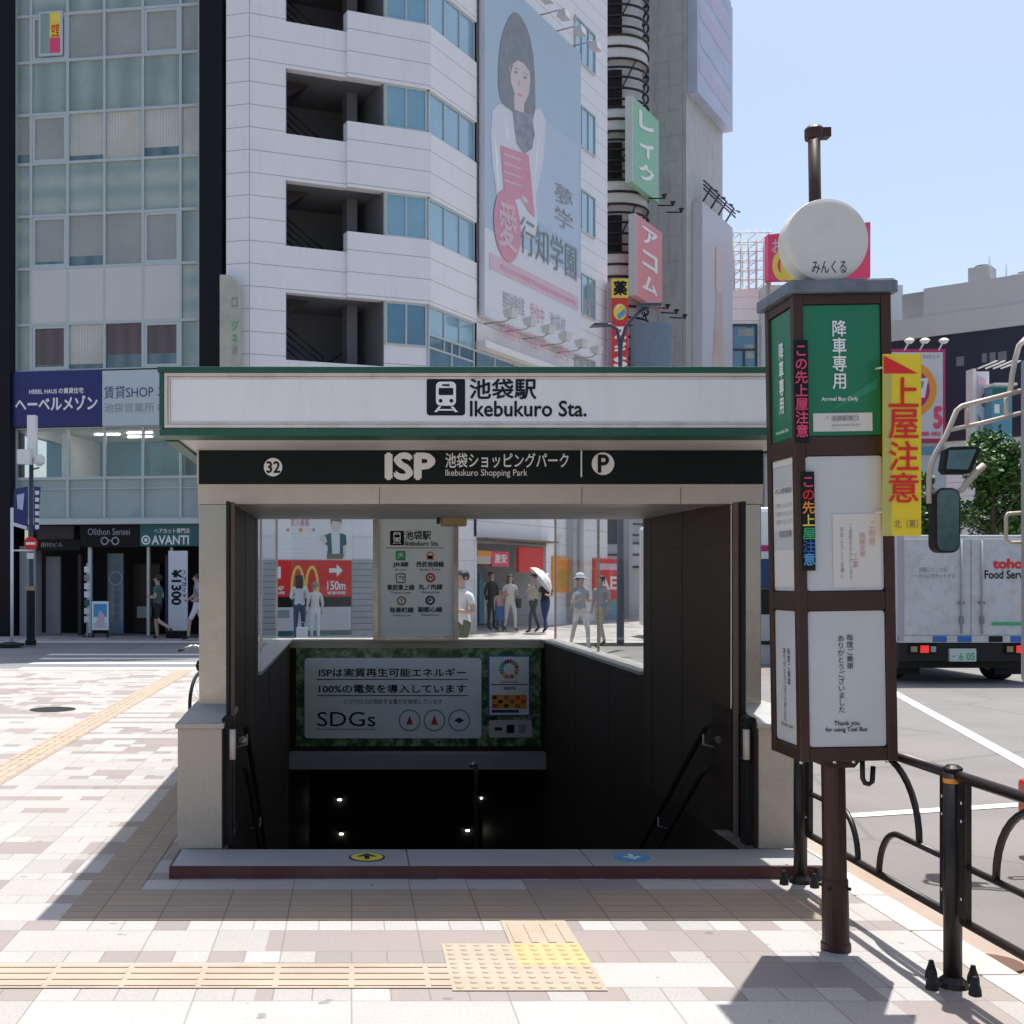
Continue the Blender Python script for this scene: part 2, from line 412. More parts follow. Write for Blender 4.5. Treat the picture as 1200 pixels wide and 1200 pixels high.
P['magenta'] = M('magenta frame', (0.46, 0.02, 0.12), 0.45)
P['navyfacade'] = M('navy cladding', (0.018, 0.02, 0.042), 0.4, var=0.1, scale=0.5)
P['bluewall'] = M('blue shop wall', (0.1, 0.3, 0.4), 0.4)

# ---------------------------------------------------------------- mesh builder
_tc = {}
def glyphs(s, bold):
    k = s
    if k not in _tc:
        c = bpy.data.curves.new('t', 'FONT')
        c.body = s; c.size = 1; c.resolution_u = 3
        o = bpy.data.objects.new('t', c)
        m = bpy.data.meshes.new_from_object(o)
        vs = [(v.co.x, v.co.y) for v in m.vertices]
        fs = [tuple(p.vertices) for p in m.polygons]
        bpy.data.objects.remove(o); bpy.data.curves.remove(c); bpy.data.meshes.remove(m)
        _tc[k] = (vs, fs)
    return _tc[k]

W = {}
def setp(o, parent, Mw):
    o.matrix_basis = Mw
    W[o] = Mw.copy()
    if parent is not None:
        o.parent = parent
        o.matrix_parent_inverse = W[parent].inverted()

def tag(o, label=None, cat=None, group=None, kind=None):
    for k, v in (('label', label), ('category', cat), ('group', group), ('kind', kind)):
        if v: o[k] = v
    return o

def thing(name, label, cat, loc=(0, 0, 0), group=None):
    o = bpy.data.objects.new(name, None)
    o.empty_display_size = 0.2
    COL.objects.link(o)
    setp(o, None, Matrix.Translation(Vector(loc)))
    return tag(o, label, cat, group)

KIDS = {}
def copy_tree(o, parent=None):
    c = o.copy()
    COL.objects.link(c)
    if parent is not None: c.parent = parent
    for ch in KIDS.get(o, []):
        d = copy_tree(ch, c)
        KIDS.setdefault(c, []).append(d)
    return c

class Fr:
    """an upright plane: local x along u, local z up, local y into the wall"""
    def __init__(s, ox, oy, ux=1.0, uy=0.0):
        l = math.hypot(ux, uy)
        s.o = (ox, oy); s.u = (ux / l, uy / l)
        s.M = Matrix(((s.u[0], -s.u[1], 0, ox), (s.u[1], s.u[0], 0, oy), (0, 0, 1, 0), (0, 0, 0, 1)))
    def t(s, px):
        r = (px - CX) / F
        return (r * s.o[1] - s.o[0]) / (s.u[0] - r * s.u[1])
    def px(s, px, py):
        t = s.t(px)
        Y = s.o[1] + s.u[1] * t
        return t, EYE - (py - CY) / F * Y
    def P(s, x, d, z):
        return s.M @ Vector((x, d, z))
def at(px, py, Y): return Vector(((px - CX) / F * Y, Y, EYE - (py - CY) / F * Y))

def bold_steps(b):
    if b < 0.014: return [(0, 0)]
    b *= 0.9
    return [(0, 0), (b, 0), (-b, 0), (0, b), (0, -b)]

class MB:
    def __init__(s):
        s.v = []; s.f = []; s.fm = []; s.mats = []; s.T = None; s.sm = []
    def mi(s, m):
        m = P[m] if isinstance(m, str) else m
        if m not in s.mats: s.mats.append(m)
        return s.mats.index(m)
    def add(s, vs, fs, m, smooth=False):
        b = len(s.v)
        if s.T is not None: vs = [s.T @ Vector(v) for v in vs]
        s.v += [tuple(v) for v in vs]
        i = s.mi(m)
        for f in fs:
            s.f.append(tuple(b + q for q in f)); s.fm.append(i); s.sm.append(smooth)
        return s
    def box(s, x0, x1, y0, y1, z0, z1, m):
        if x0 > x1: x0, x1 = x1, x0
        if y0 > y1: y0, y1 = y1, y0
        if z0 > z1: z0, z1 = z1, z0
        vs = [(x0, y0, z0), (x1, y0, z0), (x1, y1, z0), (x0, y1, z0), (x0, y0, z1), (x1, y0, z1), (x1, y1, z1), (x0, y1, z1)]
        return s.add(vs, [(0, 3, 2, 1), (4, 5, 6, 7), (0, 1, 5, 4), (1, 2, 6, 5), (2, 3, 7, 6), (3, 0, 4, 7)], m)
    def prism_xz(s, pts, y0, y1, m):
        a = sum(pts[i][0] * pts[(i + 1) % len(pts)][1] - pts[(i + 1) % len(pts)][0] * pts[i][1] for i in range(len(pts)))
        if a < 0: pts = pts[::-1]
        n = len(pts)
        vs = [(x, y0, z) for x, z in pts] + [(x, y1, z) for x, z in pts]
        fs = [tuple(range(n)), tuple(range(2 * n - 1, n - 1, -1))] + [(i, i + n, (i + 1) % n + n, (i + 1) % n) for i in range(n)]
        return s.add(vs, fs, m)
    def prism_xy(s, pts, z0, z1, m):
        a = sum(pts[i][0] * pts[(i + 1) % len(pts)][1] - pts[(i + 1) % len(pts)][0] * pts[i][1] for i in range(len(pts)))
        if a < 0: pts = pts[::-1]
        n = len(pts)
        vs = [(x, y, z0) for x, y in pts] + [(x, y, z1) for x, y in pts]
        fs = [tuple(range(n - 1, -1, -1)), tuple(range(n, 2 * n))] + [(i, (i + 1) % n, (i + 1) % n + n, i + n) for i in range(n)]
        return s.add(vs, fs, m)
    def rect(s, x0, x1, z0, z1, y, m):
        if x0 > x1: x0, x1 = x1, x0
        if z0 > z1: z0, z1 = z1, z0
        return s.add([(x0, y, z0), (x1, y, z0), (x1, y, z1), (x0, y, z1)], [(0, 1, 2, 3)], m)
    def poly(s, pts, y, m):
        a = sum(pts[i][0] * pts[(i + 1) % len(pts)][1] - pts[(i + 1) % len(pts)][0] * pts[i][1] for i in range(len(pts)))
        if a < 0: pts = pts[::-1]
        return s.add([(x, y, z) for x, z in pts], [tuple(range(len(pts)))], m)
    def disc(s, cx, cz, r, y, m, rin=0.0, n=32, rz=None):
        rz = rz or r
        k = rz / r
        if rin:
            vs = [(cx + q * math.cos(2 * math.pi * i / n), y, cz + q * k * math.sin(2 * math.pi * i / n)) for q in (r, rin) for i in range(n)]
            return s.add(vs, [(i, (i + 1) % n, (i + 1) % n + n, i + n) for i in range(n)], m)
        return s.add([(cx + r * math.cos(2 * math.pi * i / n), y, cz + rz * math.sin(2 * math.pi * i / n)) for i in range(n)], [tuple(range(n))], m)
    def rr(s, x0, x1, z0, z1, r, y, m, y1=None):
        pts = []
        for cx, cz, a0 in ((x1 - r, z0 + r, -90), (x1 - r, z1 - r, 0), (x0 + r, z1 - r, 90), (x0 + r, z0 + r, 180)):
            for i in range(6):
                a = R(a0 + 18 * i)
                pts.append((cx + r * math.cos(a), cz + r * math.sin(a)))
        if y1 is None: return s.poly(pts, y, m)
        return s.prism_xz(pts, y, y1, m)
    def tube(s, pts, r, m, n=8, closed=False):
        pts = [Vector(p) for p in pts]
        k = len(pts)
        rs = r if isinstance(r, (list, tuple)) else [r] * k
        vs = []; prev = None
        for i, p in enumerate(pts):
            d = (pts[(i + 1) % k] - pts[i - 1]) if closed else (pts[min(i + 1, k - 1)] - pts[max(i - 1, 0)])
            d.normalize()
            if prev is None:
                a = Vector((0, 0, 1)) if abs(d.z) < 0.9 else Vector((1, 0, 0))
                u = d.cross(a).normalized()
            else:
                u = (prev - d * prev.dot(d)).normalized()
            prev = u
            w = d.cross(u)
            for j in range(n):
                a = 2 * math.pi * j / n
                vs.append(p + (u * math.cos(a) + w * math.sin(a)) * rs[i])
        fs = []
        for i in range(k if closed else k - 1):
            for j in range(n):
                a, b = i * n, ((i + 1) % k) * n
                fs.append((a + j, a + (j + 1) % n, b + (j + 1) % n, b + j))
        s.add(vs, fs, m, True)
        if not closed:
            q = len(s.v) - len(vs)
            s.f.append(tuple(q + j for j in range(n - 1, -1, -1))); s.fm.append(s.mi(m)); s.sm.append(False)
            s.f.append(tuple(q + (k - 1) * n + j for j in range(n))); s.fm.append(s.mi(m)); s.sm.append(False)
        return s
    def lathe(s, prof, c, m, n=16, axis='z'):
        vs = []
        for r, h in prof:
            for j in range(n):
                a = 2 * math.pi * j / n
                x, y = r * math.cos(a), r * math.sin(a)
                if axis == 'z': vs.append((c[0] + x, c[1] + y, c[2] + h))
                elif axis == 'y': vs.append((c[0] + x, c[1] + h, c[2] - y))
                else: vs.append((c[0] + h, c[1] + x, c[2] + y))
        fs = []
        for i in range(len(prof) - 1):
            for j in range(n):
                fs.append((i * n + j, i * n + (j + 1) % n, (i + 1) * n + (j + 1) % n, (i + 1) * n + j))
        fs.append(tuple(range(n - 1, -1, -1)))
        q = (len(prof) - 1) * n
        fs.append(tuple(q + j for j in range(n)))
        return s.add(vs, fs, m, False)
    def text(s, t, x0, x1, z0, z1, y, m, bold=0.012):
        """glyph box of t fitted into the rectangle"""
        vs, fs = glyphs(t, bold)
        xs = [v[0] for v in vs]; ys = [v[1] for v in vs]
        a, b, c, d = min(xs), max(xs), min(ys), max(ys)
        if x0 > x1: x0, x1 = x1, x0
        if z0 > z1: z0, z1 = z1, z0
        sx = (x1 - x0) / max(b - a, 1e-6); sz = (z1 - z0) / max(d - c, 1e-6)
        for i, (ox, oz) in enumerate(bold_steps(bold)):
            s.add([(x0 + (vx - a + ox) * sx, y - i * min(0.002, max(0.0002, 0.0015 * sz)), z0 + (vy - c + oz) * sz) for vx, vy in vs], fs, m)
        return s
    def vtext(s, t, xc, z0, z1, w, y, m, bold=0.012):
        """characters one under another from z1 down to z0, each w wide"""
        h = (z1 - z0) / len(t)
        ms = m if isinstance(m, (list, tuple)) else [m] * len(t)
        for i, ch in enumerate(t):
            vs, fs = glyphs(ch, bold)
            zc = z1 - h * (i + 0.5)
            k = min(h, w) if ch.isascii() else None
            sx = w / 0.95; sz = h / 1.0
            ex = 0.5 if not ch.isascii() else (min(v[0] for v in vs) + max(v[0] for v in vs)) / 2
            if ch == 'ー':
                s.add([(xc - (vy - 0.38) * sx * 0.9, y, zc - (vx - 0.5) * sz) for vx, vy in vs], [f[::-1] if False else f for f in fs], ms[i])
            else:
                for q, (ox, oz) in enumerate(bold_steps(bold)):
                    s.add([(xc + (vx - ex + ox) * sx, y - q * 0.0002, zc + (vy - 0.37 + oz) * sz) for vx, vy in vs], fs, ms[i])
        return s
    def build(s, name, parent=None, Mw=None, bevel=0.0, kind=None, label=None):
        me = bpy.data.meshes.new(name)
        me.from_pydata(s.v, [], s.f)
        for m in s.mats: me.materials.append(m)
        me.polygons.foreach_set('material_index', s.fm)
        me.polygons.foreach_set('use_smooth', s.sm)
        me.update()
        o = bpy.data.objects.new(name, me)
        COL.objects.link(o)
        setp(o, parent, Mw if Mw is not None else Matrix.Identity(4))
        if parent is not None: KIDS.setdefault(parent, []).append(o)
        if bevel:
            b = o.modifiers.new('bevel', 'BEVEL')
            b.width = bevel; b.segments = 2; b.limit_method = 'ANGLE'; b.angle_limit = R(40)
        if kind: o['kind'] = kind
        if label: o['label'] = label
        return o

# ================================================================ SETTING: ground
HX0, HX1, HY0, HY1 = -0.732, 2.283, 6.712, 17.6          # the stair opening
CURBX = 2.52
mb = MB()
def gquad(m_, x0, x1, y0, y1, z, mat): m_.add([(x0, y0, z), (x1, y0, z), (x1, y1, z), (x0, y1, z)], [(0, 1, 2, 3)], mat)
HYB = 14.3
gquad(mb, -40, HX0, -12, 20.6, 0, 'paver')
gquad(mb, HX1, CURBX, -12, 20.6, 0, 'paver')
gquad(mb, HX0, HX1, -12, HY0, 0, 'paver')
gquad(mb, HX0, HX1, HYB, 20.6, 0, 'paver')
mb.build('pavement', kind='structure')
mb = MB()
gquad(mb, CURBX + 0.17, 400, -12, 400, -0.12, 'asphalt')
mb.build('road', kind='structure')
mb = MB()
gquad(mb, -400, CURBX + 0.17, 20.72, 29.6, -0.03, 'asphalt_dark')
mb.build('crossing_road', kind='structure')
mb = MB()
gquad(mb, -400, 60, 29.7, 400, 0.0, P['paver'])
mb.add([(60, 29.7, -0.14), (-400, 29.7, -0.14), (-400, 29.7, 0.0), (60, 29.7, 0.0)], [(0, 1, 2, 3)], 'curb')
mb.add([(-400, 29.6, -0.03), (60, 29.6, -0.03), (60, 29.7, -0.0), (-400, 29.7, -0.0)], [(0, 1, 2, 3)], 'curb')
mb.build('far_pavement', kind='structure')
mb = MB()
gquad(mb, -400, 400, -200, 400, -6.0, P['asphalt_dark'])
gquad(mb, -400, 400, -200, -12, -0.2, P['asphalt_dark'])
mb.build('ground', kind='structure')
mb = MB()
y = -12.0
while y < 20.6:
    mb.box(CURBX, CURBX + 0.17, y, min(y + 0.592, 20.6), -0.3, 0.006, 'curb'); y += 0.6
x = -40.0
while x < CURBX:
    mb.box(x, min(x + 0.995, CURBX - 0.002), 20.6, 20.72, -0.3, 0.006, 'curb'); x += 1.0
mb.build('kerb', bevel=0.012, kind='structure')
mb = MB()
gquad(mb, CURBX + 0.172, CURBX + 0.56, -12, 20, -0.115, 'gutter')
mb.build('gutter', kind='structure')
# road paint
mb = MB()
def stripe(m_, p, q, w, z, mat='roadpaint'):
    p = Vector((*p, z)); q = Vector((*q, z)); d = (q - p).normalized(); n = Vector((-d.y, d.x, 0)) * w / 2
    m_.add([p - n, q - n, q + n, p + n], [(0, 1, 2, 3)], mat)
stripe(mb, (4.6, 5.3), (9.9, 24.4), 0.14, -0.115)
stripe(mb, (3.45, 8.55), (5.2, 9.05), 0.13, -0.115)
stripe(mb, (5.3, 9.08), (7.6, 9.7), 0.13, -0.115)
mb.build('lane_marking', kind='structure')
mb = MB()
for i in range(4):
    yy = 21.05 + i * 1.25
    gquad(mb, -5.9 - 0.15 * i, -1.2, yy, yy + 0.45, -0.026, 'roadpaint')
mb.build('crosswalk_marking', kind='structure')
# tactile paving with real ridges and domes
mb = MB()
def bars(x0, x1, y0, y1, along, mat='tactile'):
    gquad(mb, x0, x1, y0, y1, 0.004, mat)
    n = 4
    if along == 'x':
        xx = x0
        while xx < x1 - 0.05:
            for i in range(n):
                yc = y0 + (y1 - y0) * (i + 0.5) / n
                mb.box(xx + 0.012, min(xx + 0.29, x1), yc - 0.016, yc + 0.016, 0.004, 0.0078, mat)
            xx += 0.3
    else:
        yy = y0
        while yy < y1 - 0.05:
            for i in range(n):
                xc = x0 + (x1 - x0) * (i + 0.5) / n
                mb.box(xc - 0.016, xc + 0.016, yy + 0.012, min(yy + 0.29, y1), 0.004, 0.0078, mat)
            yy += 0.3
def dots(x0, x1, y0, y1, mat='tactile'):
    gquad(mb, x0, x1, y0, y1, 0.004, mat)
    nx = round((x1 - x0) / 0.06); ny = round((y1 - y0) / 0.06)
    for i in range(nx):
        for j in range(ny):
            mb.lathe([(0.017, 0), (0.012, 0.005)], (x0 + 0.03 + i * 0.06, y0 + 0.03 + j * 0.06, 0.004), mat, 8)
bars(-8.1, 0.39, 4.64, 4.93, 'x')
dots(0.39, 0.99, 4.61, 4.9)
dots(0.39, 0.69, 4.9, 5.2)
dots(0.69, 0.99, 4.9, 5.2, 'tactile_new')
bars(0.69, 0.99, 5.2, 5.55, 'y')
bars(-3.0, -2.7, 5.0, 20.4, 'y')
mb.build('tactile_paving', kind='structure')
mb = MB()
gquad(mb, -1.36, 2.3, 5.56, 6.1, 0.0045, 'tanpaver')
gquad(mb, -1.36, -1.08, 6.1, 13.8, 0.0045, 'tanpaver')
mb.build('border_paving', kind='structure')
mb = MB()
mb.lathe([(0.27, 0), (0.27, 0.006), (0.24, 0.008)], (-3.6, 14.4, 0.0), 'darkmetal', 24)
tag(mb.build('manhole_cover'), 'small dark round cover set in the pale pavers beyond the tan guiding strip', 'manhole cover')
mb = MB()
mb.lathe([(0.13, 0), (0.13, 0.01), (0.11, 0.012)], (2.83, 5.28, -0.113), M('rusty iron', (0.12, 0.06, 0.04), 0.8, var=0.3), 20)
tag(mb.build('drain_cover'), 'rusty round drain cover in the gutter behind the black railing', 'drain cover')

# ================================================================ STATION ENTRANCE
ent = thing('station_entrance', 'stone and steel underground station entrance with a broad white name board and green trim', 'station entrance', (0.775, 7.2, 0))
XC = 0.775
mb = MB()
x0, x1 = -0.955, 2.545
edges = [x0, at(478, 1000, 6.5).x, at(688, 1000, 6.5).x, x1]
for a, b in zip(edges, edges[1:]):
    mb.box(a + 0.002, b - 0.002, 6.342, 6.712, -0.02, 0.07, 'granite')
step = mb.build('threshold_step', ent, bevel=0.004)
mb = MB()
mb.box(x0, x1, 6.33, 6.341, -0.02, 0.066, 'maroon')
mb.box(x0 - 0.012, x0, 6.33, 6.712, -0.02, 0.066, 'maroon')
mb.box(x1, x1 + 0.012, 6.33, 6.712, -0.02, 0.066, 'maroon')
mb.build('step_edge', step)
for px, mat_, ink_, up in ((430, 'yellowink', 'ink', 1), (740, 'skyink', 'inkw', -1)):
    c = at(px, 1004, 6.515)
    mb = MB()
    mb.lathe([(0.098, 0), (0.098, 0.003)], (c.x, 6.515, 0.0702), 'ink' if up > 0 else mat_, 32)
    mb.lathe([(0.088, 0), (0.088, 0.0015)], (c.x, 6.515, 0.0733), mat_, 32)
    z = 0.0765
    def fl(pts): mb.add([(c.x + a, 6.515 + up * b, z) for a, b in (pts if up > 0 else pts[::-1])], [tuple(range(len(pts)))], ink_)
    fl([(-0.014, -0.06), (0.014, -0.06), (0.014, 0.02), (-0.014, 0.02)])
    fl([(-0.055, 0.0), (-0.035, -0.01), (0.0, 0.035), (0.035, -0.01), (0.055, 0.0), (0.0, 0.07)])
    mb.build('arrow_sticker', step)
# plinths and pillars
for sgn, xi, xo in ((-1, -0.731, -0.98), (1, 2.295, 2.545)):
    a, b = min(xi, xo), max(xi, xo)
    mb = MB()
    mb.box(a, b, 6.73, 7.55, 0.0 if False else 0.068, 0.745, 'plinth')
    pl = mb.build('pillar_plinth', ent, bevel=0.004)
    mb = MB()
    mb.prism_xy([(a - 0.012, 6.715), (b + 0.012, 6.715), (b + 0.012, 7.56), (a - 0.012, 7.56)], 0.746, 0.774, 'plinth')
    q = [(a - 0.008, 6.72, 0.7745), (b + 0.008, 6.72, 0.7745), (b + 0.008, 7.56, 0.7745), (a - 0.008, 7.56, 0.7745), (a + 0.03, 7.19, 0.835), (b - 0.0, 7.19, 0.835), (b, 7.56, 0.835), (a + 0.03, 7.56, 0.835)]
    mb.add(q, [(0, 1, 5, 4), (1, 2, 6, 5), (2, 3, 7, 6), (3, 0, 4, 7), (4, 5, 6, 7)], 'sill')
    mb.build('plinth_cap', pl, bevel=0.003)
    pi0, pi1 = (-0.92, -0.732) if sgn < 0 else (2.283, 2.47)
    mb = MB()
    mb.box(pi0, pi1, 7.2, 7.5, 0.8, 2.04, 'steel')
    mb.build('pillar', ent, bevel=0.006)
    mb = MB()   # shutter guide rails beside the plinth
    gx = xi + (0.001 if sgn < 0 else -0.001)
    s_ = 0.05 * (1 if sgn < 0 else -1)
    mb.box(gx, gx + s_, 6.80, 6.90, 0.07, 0.80, 'darkmetal')
    mb.box(gx, gx + s_ * 0.35, 6.95, 7.15, 0.07, 2.04, 'darkmetal')
    mb.box(gx + s_ * 0.4, gx + s_ * 0.8, 7.02, 7.06, 0.07, 2.04, 'brick')
    mb.build('shutter_guide', ent)
    mb = MB()
    xd = -0.7305 if sgn < 0 else 2.2825
    mb.box(xd, xd + (0.006 if sgn < 0 else -0.006), 6.735, 7.558, 0.071, 0.80, 'darkwall')
    mb.box(xd, xd + (0.006 if sgn < 0 else -0.006), 7.203, 7.558, 0.803, 2.037, 'reveal')
    mb.build('inner_lining', ent)
    # grab handle and handrail
    hx = gx + s_ * 1.1
    mb = MB()
    mb.tube([(hx, 6.86, 0.75), (hx, 6.80, 0.755), (hx, 6.78, 0.735), (hx, 6.78, 0.56), (hx, 6.86, 0.555)], 0.011, 'darkmetal', 8)
    mb.tube([(hx, 6.775, 0.735), (hx, 6.775, 0.565)], 0.019, 'cream', 10)
    mb.build('grab_handle', ent)
    wx = (-0.732 + 0.075) if sgn < 0 else (2.283 - 0.075)
    mb = MB()
    mb.tube([(wx, 7.25, 0.70), (wx, 7.42, 0.68), (wx, 7.55, 0.60), (wx, 14.0, -3.75)], 0.019, 'darkmetal', 10)
    mb.tube([(wx, 7.3, 0.45), (wx, 7.55, 0.35), (wx, 14.0, -4.0)], 0.017, 'darkmetal', 10)
    hr = mb.build('handrail', ent)
    for yy in (7.5, 8.6, 9.7, 10.8):
        mb = MB()
        zz = 0.62 - (yy - 7.5) * 0.675
        mb.tube([(wx, yy, zz), (wx, yy, zz - 0.07), (wx - 0.07 * (1 if sgn < 0 else -1), yy, zz - 0.09)], 0.007, 'midgrey', 8)
        mb.build('rail_bracket', hr)
    mb = MB()
    mb.lathe([(0.022, 0), (0.022, 0.008), (0.01, 0.014)], (wx, 7.19, 0.62), 'chrome', 14, 'y')
    mb.build('end_cap', hr)
# lintel, name band, sign box, roof
BL, BR_ = -0.925, 2.478
YB = 7.19
fb = Fr(0, YB)
mb = MB()
mb.box(BL, BR_, YB + 0.004, 7.5, 2.039, 2.158, 'steel_warm')
mb.box(BL, BR_, YB - 0.004, YB + 0.003, 2.14, 2.158, 'steel_warm')
ln_ = mb.build('lintel', ent, bevel=0.003)
for q in (445, 682, 798):
    mb = MB(); mb.box(fb.px(q, 0)[0] - 0.0015, fb.px(q, 0)[0] + 0.0015, YB + 0.0015, YB + 0.0035, 2.0395, 2.1395, 'shopdark')
    mb.build('panel_joint', ln_)
mb = MB()
mb.box(BL, BR_, YB, 7.48, 2.16, 2.362, 'bandblack')
band = mb.build('name_band', ent, bevel=0.002)
mb = MB()
mb.box(BL - 0.006, BL + 0.006, YB - 0.006, YB, 2.16, 2.362, 'steel_warm')
mb.box(BL, BR_, YB - 0.006, YB - 0.001, 2.3625, 2.372, 'steel_warm')
mb.build('band_edging', band)
L = -0.003
mb = MB()
def pt(m_, fr, t, a, b, c, d, mat, lift=L, bold=0.012):
    p, q = fr.px(a, b), fr.px(c, d)
    m_.text(t, p[0], q[0], q[1], p[1], lift, mat, bold)
pt(mb, fb, 'ISP', 453, 532, 508, 561, 'inkw', bold=0.05)
pt(mb, fb, '池袋ショッピングパーク', 522, 531, 666, 548, 'inkw', bold=0.015)
pt(mb, fb, 'Ikebukuro Shopping Park', 522, 550, 618, 560, 'inkw', bold=0.012)
a = fb.px(680.3, 528); b = fb.px(682, 559)
mb.rect(a[0], b[0], b[1], a[1], L, 'inkw')
for px, py, r_, t_, tb in ((706.5, 543.5, 13.2, 'P', (701, 533.5, 713, 553.5)), (320, 547.5, 10.8, '32', (312.5, 541, 328, 554))):
    c = fb.px(px, py)
    mb.disc(c[0], c[1], r_ / F * YB, L, 'inkw')
    pt(mb, fb, t_, *tb, 'ink', lift=L - 0.002, bold=0.03)
mb.build('lettering', band, fb.M)
YF = 6.42
ff = Fr(0, YF)
FL, FR_ = -1.03, 2.58
ZB, ZT = 2.361, 2.728
mb = MB()
mb.box(FL + 0.02, FR_ - 0.02, YF + 0.03, YF + 0.2, ZB + 0.03, ZT - 0.02, 'signframe')
sb = mb.build('sign_box', ent)
mb = MB()
for yy in (YF,):
    mb.box(FL - 0.012, FR_ + 0.012, yy - 0.012, yy + 0.22, ZT - 0.03, ZT, 'green')
    mb.box(FL - 0.002, FR_ + 0.002, yy - 0.004, yy + 0.22, ZB - 0.002, ZB + 0.034, 'green')
    mb.box(FL - 0.004, FL + 0.022, yy - 0.002, yy + 0.22, ZB + 0.041, ZT - 0.031, 'green')
    mb.box(FR_ - 0.022, FR_ + 0.004, yy - 0.002, yy + 0.22, ZB + 0.041, ZT - 0.031, 'green')
mb.build('sign_trim', sb, bevel=0.003)
mb = MB()
zi0, zi1 = ZB + 0.066, ZT - 0.056
def framering(m_, x0, x1, z0, z1, w, y0, y1, mat):
    m_.box(x0, x1, y0, y1, z0, z0 + w, mat); m_.box(x0, x1, y0, y1, z1 - w, z1, mat)
    m_.box(x0, x0 + w, y0, y1, z0 + w + 0.0005, z1 - w - 0.0005, mat); m_.box(x1 - w, x1, y0, y1, z0 + w + 0.0005, z1 - w - 0.0005, mat)
framering(mb, FL + 0.023, FR_ - 0.023, ZB + 0.041, ZT - 0.031, 0.018, YF + 0.0, YF + 0.029, 'signframe')
framering(mb, FL + 0.043, FR_ - 0.043, ZB + 0.061, ZT - 0.051, 0.012, YF + 0.006, YF + 0.029, 'signframe')
mb.build('panel_frame', sb, bevel=0.002)
mb = MB()
mb.box(FL + 0.056, FR_ - 0.056, YF + 0.012, YF + 0.0295, ZB + 0.074, ZT - 0.064, 'signwhite')
sp = mb.build('sign_panel', sb)
def trainicon(m_, fr, a, b, c, d, lift, bgm='ink', fgm='inkw', step=0.002, fr2=None):
    def q(u, v):
        return (fr.px(a + (c - a) * u, b + (d - b) * v))
    x0, z1 = q(0, 0); x1, z0 = q(1, 1)
    w = x1 - x0; h = z1 - z0
    m_.rr(x0, x1, z0, z1, w * 0.09, lift, bgm)
    X = lambda u: x0 + w * u
    Z = lambda v: z1 - h * v
    m_.rr(X(.24), X(.76), Z(.74), Z(.10), w * .12, lift - step, fgm)
    m_.rr(X(.31), X(.69), Z(.46), Z(.27), w * .03, lift - 2 * step, bgm)
    m_.rr(X(.40), X(.60), Z(.22), Z(.17), w * .02, lift - 2 * step, bgm)
    for u in (.36, .64): m_.disc(X(u), Z(.61), w * .05, lift - 2 * step, bgm, n=16)
    for s_ in (-1, 1):
        m_.poly([(X(.5 + s_ * .12), Z(.76)), (X(.5 + s_ * .19), Z(.76)), (X(.5 + s_ * .31), Z(.91)), (X(.5 + s_ * .23), Z(.91))], lift - step, fgm)
    m_.rect(X(.30), X(.70), Z(.87), Z(.83), lift - step, fgm)
mb = MB()
fs_ = Fr(0, YF + 0.012)
trainicon(mb, fs_, 500, 443, 545, 487, -0.003)
pt(mb, fs_, '池袋駅', 550.5, 444, 628, 467.5, 'ink', bold=0.025)
pt(mb, fs_, 'Ikebukuro Sta.', 551, 470, 687, 488, 'ink', bold=0.022)
mb.build('lettering', sp, fs_.M)
# roof, side fascia, soffit under the overhang
mb = MB()
mb.box(FL + 0.02, FR_ - 0.02, YF + 0.201, 14.6, 2.60, 2.70, 'roofgrey')  # unseen rear stretch carried full length to keep the stairwell dark
mb.build('roof', ent)
for xa, xb in ((FL, FL + 0.06), (FR_ - 0.06, FR_)):
    mb = MB()
    mb.box(xa, xb, YF + 0.222, 14.6, ZB, 2.599, 'signwhite')
    sf = mb.build('side_fascia', ent)
    mb = MB()
    mb.box(xa - 0.006, xb + 0.006, YF + 0.222, 14.6, 2.7005, ZT, 'green')
    mb.box(xa - 0.004, xb + 0.004, YF + 0.222, 14.6, ZB - 0.01, ZB - 0.001, 'green')
    mb.build('fascia_trim', sf)
mb = MB()
mb.box(FL + 0.062, FR_ - 0.062, YF + 0.205, 7.188, 2.364, 2.38, 'soffit')
mb.box(FL + 0.062, BL, 7.19, 14.5, 2.364, 2.38, 'soffit')
mb.box(BR_, FR_ - 0.062, 7.19, 14.5, 2.364, 2.38, 'soffit')
mb.box(BL, BR_, 14.45, 14.59, 2.381, 2.599, 'soffit')
mb.build('overhang_soffit', ent)
mb = MB()
mb.box(-0.731, 2.282, 7.501, 9.34, 2.05, 2.07, 'soffit')
mb.box(-0.731, 2.282, 9.2, 9.349, 2.071, 2.599, 'soffit')
sof = mb.build('ceiling', ent)
mb = MB()
mb.box(BL, BL + 0.2, 7.5, 14.4, 2.38, 2.598, 'soffit'); mb.box(BR_ - 0.2, BR_, 7.5, 14.4, 2.38, 2.598, 'soffit')
mb.build('eaves_beam', ent)
mb = MB()
c = at(530, 608, 9.1)
mb.box(c.x - 0.09, c.x + 0.1, 8.98, 9.14, 1.985, 2.049, M('amber lamp cover', (0.5, 0.36, 0.18), 0.4))
mb.box(c.x - 0.12, c.x - 0.1, 9.0, 9.1, 2.0, 2.049, 'darkmetal')
mb.build('ceiling_lamp', sof, bevel=0.006)
